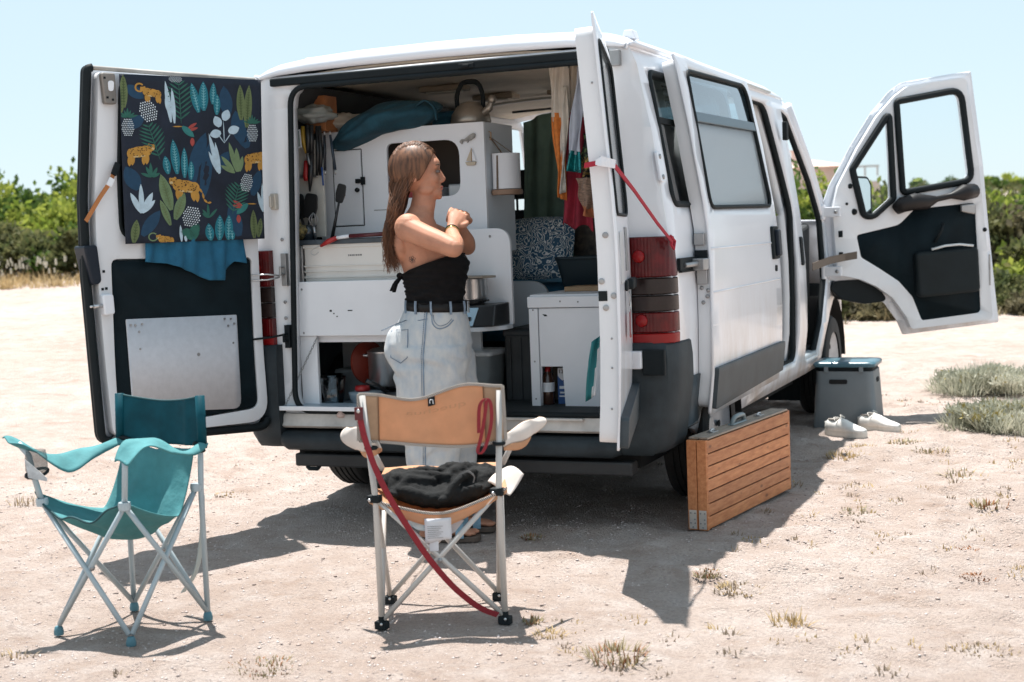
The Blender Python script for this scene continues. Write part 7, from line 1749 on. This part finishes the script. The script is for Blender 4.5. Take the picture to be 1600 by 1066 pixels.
# sandals
SAN = mat("brown_sandal", (.09,.065,.05), .7, var=.2); SANB = mat("blue_sandal_strap", (.18,.30,.38), .8, var=.2, vscale=40)
for s in (-1, 1):
    x = LX[s]; sd_ = None
    full = [tuple(p.to_2d()) for p in catmull([V3(-.062,0,0),V3(-.052,.026,0),V3(.0,.030,0),(.06,.032,0),V3(.12,.044,0),V3(.165,.046,0),V3(.185,.022,0),V3(.187,-.01,0),V3(.165,-.042,0),V3(.11,-.040,0),V3(.05,-.030,0),V3(0,-.030,0),V3(-.052,-.026,0)], 3, True)]
    b = B(); b.loft([[PW(V3(x+px, s*.088+py, z)) for px, py in full] for z in (0, .022)]); sd_ = b.obj("sandal", SAN, per, bevel=.003)
    for sx0 in (.055,.105):
        b = B(); b.strip([PW(V3(x+sx0, s*.088+.045*math.cos(a), .018+.062*math.sin(a)*(1 if sx0 < .1 else .8))) for a in [math.pi*i/10 for i in range(11)]], .032, tuple(PF), .003); b.obj("sandal_strap", SANB, sd_)
    b = B(); b.strip([PW(V3(x-.005-.06*math.sin(a), s*.088+.036*math.cos(a), .07)) for a in [math.pi*i/10 for i in range(11)]], .016, (0,0,1), .003); b.obj("sandal_strap", SANB, sd_)
# ------------------------------------------------------------------ plants, house and the far land
FH = V3(FX, FY, 0); RH = V3(FY, -FX, 0)
def at(d, l): p = V3(2.527, -5.264, 0)+FH*d+RH*l; return p.x, p.y
def leafmat(name, c1, c2, rough=.75, tl=.45): return mat(name, c1, rough, col2=c2, vscale=3.2, translucent=tl, spec=.25, thr=(.38,.62), detail=3)
LV = [leafmat("leaf_dark_green", (.045,.085,.018), (.09,.14,.03)), leafmat("leaf_bright_green", (.17,.23,.035), (.32,.35,.07)), leafmat("leaf_olive", (.075,.095,.035), (.16,.155,.065)), leafmat("leaf_brown_green", (.09,.078,.045), (.16,.14,.075)), leafmat("leaf_silver", (.34,.35,.27), (.52,.51,.41), tl=.25)]
BARK = mat("shrub_bark", (.09,.065,.045), .9, var=.3)
def leaves(n, blobs, size, rng, up_bias=.3, aspect=2.0):
    """n leaf quads spread through overlapping lobes; denser near the surface"""
    bl = np.array(blobs); vol = (bl[:, 3]*bl[:, 4]*bl[:, 5])**.66; k = rng.choice(len(bl), n, p=vol/vol.sum())
    d = rng.normal(size=(n, 3)); d /= np.linalg.norm(d, axis=1)[:, None]; d[:, 2] = np.where(d[:, 2] < -.35, -d[:, 2]*.5, d[:, 2])
    r = rng.random(n)**.33*(1+.18*rng.normal(size=n))
    P = bl[k, :3]+d*r[:, None]*bl[k, 3:6]
    a = d+rng.normal(size=(n, 3))*.8+np.array([0, 0, up_bias]); a /= np.linalg.norm(a, axis=1)[:, None]
    t = np.cross(a, rng.normal(size=(n, 3))); t /= np.linalg.norm(t, axis=1)[:, None]
    s = size*rng.uniform(.55, 1.35, n)
    A = a*(s*aspect*.5)[:, None]; T = t*(s*.5)[:, None]
    V = np.stack([P-A, P+T, P+A, P-T], 1).reshape(-1, 3)
    return V, np.arange(4*n).reshape(n, 4)
def shrub(name, label, x, y, w_, h, mix, n, size, seed, cat="bush", group=None, aspect=1.8, lobes=14):
    rng = np.random.default_rng(seed); z0 = float(land(x, y)); t = thing(name, label, cat, (x, y, z0), group)
    bl = []
    for i in range(lobes):
        a = rng.uniform(0, 6.28); rr = rng.random()**.6; px, py = math.cos(a)*rr*w_*.40, math.sin(a)*rr*w_*.36
        hz = h*(1-.55*rr**1.8)*rng.uniform(.62, .95); r0 = rng.uniform(.20, .34)*min(w_, h*1.2)
        bl.append((px, py, hz-r0*.7, r0*1.1, r0*1.05, r0*.85))
        if rng.random() < .8: bl.append((px*.95, py*.95, max(r0*.5, hz*.38), r0*1.1, r0*1.1, hz*.36))
    V, F_ = leaves(n, bl, size, rng, aspect=aspect)
    bump = np.array([noise.noise(Vector(v*1.6)) for v in V[::4]]); mi = np.where(bump > .12, mix[1], mix[0])
    um = sorted(set(mix)); o = fast("foliage", V, F_, [LV[i] for i in um], t, mi=[um.index(int(q)) for q in mi])
    b = B()
    for i in range(5):
        q = bl[rng.integers(len(bl))]; b.tube([V3(0,0,0)+U(z0)*0, V3(q[0]*.4,q[1]*.4,q[2]*.5), V3(q[0],q[1],q[2])], [.03*h,.02*h,.006*h], 6)
    so = b.obj("stem", BARK, None, smooth=True); so.parent = t
    return t
BG = "bushes at the edge of the lot"
# left edge of the lot
left = [(26.5,-.345,3.0,2.05,(0,1),"tall dark green bush left of the van behind the lower scrub"),(27.2,-.300,2.6,2.15,(1,0),"tall bright green bush touching the left rear door's outline"),(27.0,-.405,3.2,2.0,(0,1),"tall green bush at the far left edge of the view"),
        (25.2,-.312,1.9,1.35,(1,1),"small yellow-green bush between the tall ones beside the left door"),(23.4,-.355,2.2,1.02,(2,2),"low olive scrub bush at the left edge in front of the tall bushes"),(23.2,-.295,2.3,1.00,(2,0),"low olive scrub bush next to the left rear door"),(23.8,-.425,2.2,1.05,(2,3),"low brownish scrub bush beyond the left frame edge"),(29,-.22,3.0,2.0,(0,1),"green bush hidden mostly behind the left rear door"),(30,-.10,3.4,1.7,(0,2),"green bush hidden mostly behind the van")]
for i, (d, r, w_, h, mx_, lb) in enumerate(left):
    x, y = at(d, r*d); shrub("bush", lb, x, y, w_, h, mx_, 9000 if h > 1.5 else 6500, .085 if h > 1.5 else .07, 30+i, group=BG)
right = [(19.5,.350,1.6,1.66,(3,2),"dark brownish bush at the right edge beyond the front door"),(18.4,.368,1.3,1.0,(1,2),"lower green bush in front of the dark one at the right edge"),(21,.212,2.2,2.45,(0,1),"dense green bush between the windscreen pillar and the open front door"),
         (21.5,.262,1.9,2.05,(1,2),"pale green bush seen through the small door window"),(22,.298,2.0,1.85,(2,1),"olive bush seen through the left part of the front door window"),(22.5,.338,1.7,1.80,(1,2),"yellow-green bush seen through the right part of the front door window"),(21.5,.40,1.9,1.75,(2,1),"brownish bush outside the right frame edge"),(24,.16,2.4,1.9,(0,2),"green bush hidden behind the van's side"),
         (20,.312,1.3,.9,(2,3),"low scrub below the front door window")]
for i, (d, r, w_, h, mx_, lb) in enumerate(right):
    x, y = at(d, r*d); shrub("bush", lb, x, y, w_, h, mx_, 6500, .07, 60+i, group=BG)
# low green and rusty ground plants along the right edge
for i, (d, r, w_, h, mx_, lb) in enumerate([(17.2,.232,1.0,.36,(2,3),"low rusty green plant seen under the arch of the front door"),(17.0,.268,.6,.28,(3,2),"small dry plant seen below the front door arch"),(17.6,.352,1.4,.62,(2,1),"low green plant beside the front door's outer edge"),(17.0,.372,1.0,.45,(3,1),"rusty green low plant at the right edge of the view")]):
    x, y = at(d, r*d); shrub("low_plant", lb, x, y, w_, h, mx_, 2600, .05, 90+i, "plant", "low plants at the edge of the lot")

def blades(n, R_, h, rng, lean=.7, wd=.006, curve=.3):
    """tuft: blades springing from the base, three segments each"""
    a = rng.uniform(0, 6.28, n); r = R_*np.sqrt(rng.random(n)); x = r*np.cos(a); y = r*np.sin(a)
    ln = h*rng.uniform(.5, 1.15, n); th = rng.normal(0, .35, n)+lean*(r/R_); b_ = a+rng.normal(0, .6, n)
    dx, dy = np.cos(b_)*np.sin(th), np.sin(b_)*np.sin(th); dz = np.cos(th)
    wx, wy = -np.sin(b_)*wd, np.cos(b_)*wd; V = []
    for t, k in ((0, 1.), (.5, .8), (1., .12)):
        px, py, pz = x+dx*ln*t*(1+curve*t), y+dy*ln*t*(1+curve*t), dz*ln*t*(1-curve*.4*t)
        V += [np.stack([px-wx*k, py-wy*k, pz], 1), np.stack([px+wx*k, py+wy*k, pz], 1)]
    V = np.stack(V, 1).reshape(-1, 3); i = 6*np.arange(n)[:, None]
    F_ = np.concatenate([i+np.array([[0, 1, 3, 2]]), i+np.array([[2, 3, 5, 4]])])
    return V, F_
STRAW = mat("dry_straw", (.42,.31,.16), .9, var=.3, vscale=40, translucent=.25); RUSTY = mat("rusty_dry_plant", (.25,.11,.045), .9, var=.35, vscale=50); SUCC = mat("pale_succulent", (.22,.22,.13), .7, col2=(.42,.33,.24), vscale=30, translucent=.15); DRYG = mat("grey_dry_plant", (.28,.22,.16), .9, var=.35, vscale=40, translucent=.15); OLIVE = mat("olive_dry_plant", (.24,.20,.11), .9, var=.3, vscale=40, translucent=.2)
def tuft(label, x, y, R_, h, m_, n, seed, wd=.004, lean=.7, cat="plant"):
    rng = np.random.default_rng(seed); V, F_ = blades(n, R_*.9, h*.55, rng, lean, wd*.8); z0 = ground_z(x, y)
    o = fast("dry_plant", V, F_, [m_, RUSTY if m_ in (OLIVE, RUSTY) else STRAW], mi=np.tile(rng.random(n) < .3, 2).astype(int)); o.location = (x, y, z0-.004); tag(o, label, cat, "small plants growing in the sand")
for i, a_ in enumerate([
    ("pale green succulent tuft on the sand right of the wooden case", 1.598,.619,.085,.055,SUCC,60,.006), ("straw-coloured tuft with green tips below the rear silver shrub", 1.906,1.607,.10,.07,SUCC,80,.005),
    ("green-brown tuft near the right edge below the shrubs", 2.087,.856,.085,.06,OLIVE,80,.005), ("rust-brown dry plant at the right, halfway to the frame bottom", 2.058,.003,.085,.025,RUSTY,160,.004),
    ("flat brown dry plant close to the right frame edge", 2.145,-.412,.07,.02,RUSTY,120,.004), ("tall blond grass tuft in the right foreground", 1.647,-1.063,.07,.085,STRAW,90,.003),
    ("spiky dry grey-green tuft in the bottom foreground right of the tan chair", 1.253,-1.572,.10,.085,OLIVE,130,.0035), ("small blond tuft beside the right foot of the tan chair", .986,-1.382,.055,.045,STRAW,70,.003),
    ("flat olive mat of dry plant at the bottom edge between the chairs", .300,-1.90,.13,.035,OLIVE,260,.003), ("tiny dry tuft on the sand behind the teal chair", -1.425,.507,.09,.03,DRYG,90,.004),
    ("twiggy dry tuft at the left edge of the view", -2.30,.06,.09,.09,DRYG,60,.003), ("straw tuft at the shadow's edge beside the trainers", 1.300,2.05,.12,.075,STRAW,120,.004),
    ("dark green little plant in the shadow by the tan chair's front foot", .427,-.143,.05,.04,OLIVE,80,.004), ("brownish mat at the end of the right door's shadow", 1.40,-.72,.10,.035,DRYG,180,.004),
    ("dry curled tuft near the bottom left corner", -.50,-2.01,.06,.05,DRYG,60,.003), ("low succulent beside the toe of the right trainer", 1.54,2.55,.10,.05,SUCC,90,.005), ("straw tuft in front of the trainers", 1.34,2.36,.10,.05,STRAW,80,.004),
    ("dry blond tuft right of the trainers on the sand", 1.72,2.25,.12,.05,SUCC,90,.005), ("grey-brown flat plant in the bottom right corner", 2.22,-1.20,.10,.03,DRYG,150,.004), ("small green sprig beside the tan chair's right foot shadow", .88,-1.27,.035,.05,OLIVE,50,.004), ("dark dry tuft at the lower edge of the right door's shadow", 1.27,-.60,.06,.035,OLIVE,110,.004)]):
    tuft(a_[0], *a_[1:6], a_[6], 200+i, a_[7])
# two silver shrubs at the right
for i, (x, y, w_, h, lb) in enumerate(((1.80,4.85,.80,.20,"grey-green silver shrub casting shade behind the trainers at the right edge"),(2.02,3.12,.62,.18,"paler yellowish silver shrub in front of the other one at the right edge"))):
    rng = np.random.default_rng(150+i); t = thing("silver_shrub", lb, "shrub", (x, y, float(land(x, y))), "silver shrubs at the right")
    Vs, Fs = [], []; o_ = 0
    for k in range(26):
        a = rng.uniform(0, 6.28); r = w_*.45*math.sqrt(rng.random()); V, F_ = blades(80, .09, h*1.15*(1-.45*(r/(w_*.45))**2), rng, .9, .0030, .12)
        V[:, 0] += math.cos(a)*r; V[:, 1] += math.sin(a)*r*.8; Vs.append(V); Fs.append(F_+o_); o_ += len(V)
    fast("twigs", np.concatenate(Vs), np.concatenate(Fs), LV[4], t)
    bl = [(math.cos(a)*r, math.sin(a)*r*.8, h*.72*(1-.5*(r/(w_*.5))**2), .10, .09, h*.24) for a, r in zip(rng.uniform(0, 6.28, 26), w_*.45*np.sqrt(rng.random(26)))]
    V, F_ = leaves(3000, bl, .010, rng, 1.2, 4.0); fast("foliage", V, F_, [LV[4], mat("yellow_flower_heads", (.36,.30,.10), .8, var=.3)], t, mi=(rng.random(len(F_)) < (.05 if i == 0 else .16)).astype(int))
# uncountable dry grass: before the left bushes, along the right edge, sparse on the sand
def grasses(name, label, pts, R_, h, m_, n, seed, wd=.005, heads=None):
    rng = np.random.default_rng(seed); Vs, Fs, mi = [], [], []; o_ = 0
    for x, y in pts:
        V, F_ = blades(n, R_*rng.uniform(.6,1.3), h*rng.uniform(.5,1.2), rng, .6, wd); V[:, 0] += x; V[:, 1] += y; V[:, 2] += float(land(x, y))+(float(relief(x, y)) if abs(x) < 5 and abs(y) < 9 else 0)-.003
        Vs.append(V); Fs.append(F_+o_); o_ += len(V); mi += [0]*len(F_)
        if heads is not None:
            for q in range(rng.integers(0, 3)):
                hx, hy, hz = x+rng.normal()*R_, y+rng.normal()*R_, float(land(x, y))+h*rng.uniform(.8, 1.5); s = rng.uniform(.025, .05)
                Vs.append(np.array([(hx-s*.5,hy,hz-s),(hx+s*.5,hy,hz-s),(hx+s*.4,hy,hz+s),(hx-s*.4,hy,hz+s),(hx,hy-s*.5,hz-s),(hx,hy+s*.5,hz-s),(hx,hy+s*.4,hz+s),(hx,hy-s*.4,hz+s)])); Fs.append(np.array([(0,1,2,3),(4,5,6,7)])+o_); o_ += 8; mi += [1]*2
    o = fast(name, np.concatenate(Vs), np.concatenate(Fs), [m_, heads or m_], mi=mi); tag(o, label, None, None, "stuff")
rng = np.random.default_rng(77)
pl = [at(d, d*r) for d, r in zip(rng.uniform(21.2, 23.2, 230), rng.uniform(-.46, -.20, 230))]
grasses("dry_grass", "dry blond grass with pale seed heads before the left bushes", pl, .16, .26, STRAW, 16, 5, .008, mat("pale_seed_head", (.62,.58,.48), .9))
pl = [at(d, d*r) for d, r in zip(rng.uniform(16.6, 19, 160), rng.uniform(.19, .44, 160))]
grasses("dry_grass", "mixed dry grass and rusty plants along the right edge of the lot", pl, .14, .18, OLIVE, 22, 6, .008)
pl = [(x, y) for x, y in zip(rng.uniform(.9, 3.6, 420), rng.uniform(-1.9, 5.5, 420)) if vnoise(x*1.4, y*1.4, 44) > .55]
grasses("dry_sprigs", "scattered dry sprigs on the sand at the right", pl[::2], .035, .026, DRYG, 14, 7, .003)
grasses("dry_straw", "scattered wisps of dry straw on the sand at the right", pl[1::2], .05, .024, STRAW, 14, 9, .0026)
pl = [(x, y) for x, y in zip(rng.uniform(-2.8, 1.2, 60), rng.uniform(-2.2, 3, 60)) if vnoise(x*1.4, y*1.4, 45) > .66]
grasses("dry_sprigs", "scattered dry sprigs on the sand at the left", pl, .03, .022, DRYG, 12, 8, .003)
# ground cover behind everything, a far-off scrub that reads as one mass
rng = np.random.default_rng(5); Vs, Fs = [], []; o_ = 0
for k in range(640):
    d = rng.uniform(26, 95) if k < 420 else rng.uniform(95, 200); r = rng.uniform(-.62, .75) if k < 420 else rng.uniform(.15, .60); x, y = at(d, d*r)
    if -.25 < r < .18 and d < 40: continue
    h = rng.uniform(.5, 1.25)*(.8 if d < 50 else 1.1); z0 = float(land(x, y))
    bl = [(x+rng.normal()*h*.6, y+rng.normal()*h*.6, z0+h*rng.uniform(.2,.75), h*.6, h*.6, h*.4) for q in range(4)]
    V, F_ = leaves(150, bl, .17+.002*d, rng, aspect=1.5); Vs.append(V); Fs.append(F_+o_); o_ += len(V)
o = fast("scrubland", np.concatenate(Vs), np.concatenate(Fs), [LV[2], LV[0], LV[1]], mi=np.repeat(rng.integers(0, 3, len(Vs)), 150)[:sum(len(f) for f in Fs)]); tag(o, "low green scrub covering the land beyond the lot", None, None, "stuff")
# far house
HS = mat("hazy_salmon_plaster", (.66,.50,.44), .9, var=.08, vscale=1); HR = mat("hazy_pink_tile_roof", (.60,.44,.38), .9, var=.15, vscale=2); HW = mat("window_dark", (.03,.04,.05), .2)  # plaster and roof paled: distance haze put into their colours
def HP(l, d, z): x, y = at(d, l); return V3(x, y, z)
hs = thing("far_house", "salmon-coloured house with a low tiled roof far behind the open front door", "house", tuple(HP(19, 92, 2.0)))
def hbox(nm, l0, l1, d0, d1, z0, z1, m_, par, **k):
    b = B(); b.hexa([HP(l0,d0,z0),HP(l1,d0,z0),HP(l1,d1,z0),HP(l0,d1,z0)], [HP(l0,d0,z1),HP(l1,d0,z1),HP(l1,d1,z1),HP(l0,d1,z1)]); return b.obj(nm, m_, par, **k)
wl = hbox("wall", 15.2, 21.4, 90, 97, .5, 4.72, HS, hs)
b = B(); b.hexa([HP(14.9,89.6,4.72),HP(21.8,89.6,4.72),HP(21.8,97.4,4.72),HP(14.9,97.4,4.72)], [HP(17.6,93,5.42),HP(19.4,93,5.42),HP(19.4,94,5.42),HP(17.6,94,5.42)]); rf = b.obj("roof", HR, hs)
hbox("chimney", 18.4, 18.9, 90.8, 91.3, 4.8, 5.78, HS, rf); hbox("chimney_cap", 18.3, 19.0, 90.7, 91.4, 5.78, 5.86, HR, rf)
hbox("annex_wall", 21.4, 24.0, 91, 96, .5, 3.72, HS, hs)
pg = hbox("pergola_beam", 22.2, 24.0, 91.1, 91.25, 4.62, 4.75, mat("pergola_white", (.55,.52,.5), .7), hs)
for l in (22.3, 23.1, 23.9): hbox("pergola_post", l-.05, l+.05, 91.1, 91.2, 4.05, 4.62, mat("pergola_white", (.55,.52,.5)), pg)
# far trees
for i, (d, l, w_, h, lb) in enumerate(((128, 37.4, 1.7, 1.2, "small dark far tree left in the front door window"),(130, 40.8, 1.9, .9, "small dark far tree right in the front door window"),(126, 41.9, 1.5, .4, "small far tree beside the window's right edge"))):
    x, y = at(d, l); t = shrub("far_tree", lb, x, y, w_*1.3, h+1.9, (0, 2), 900, .28, 300+i, "tree", "far trees on the horizon", 1.3, 8)
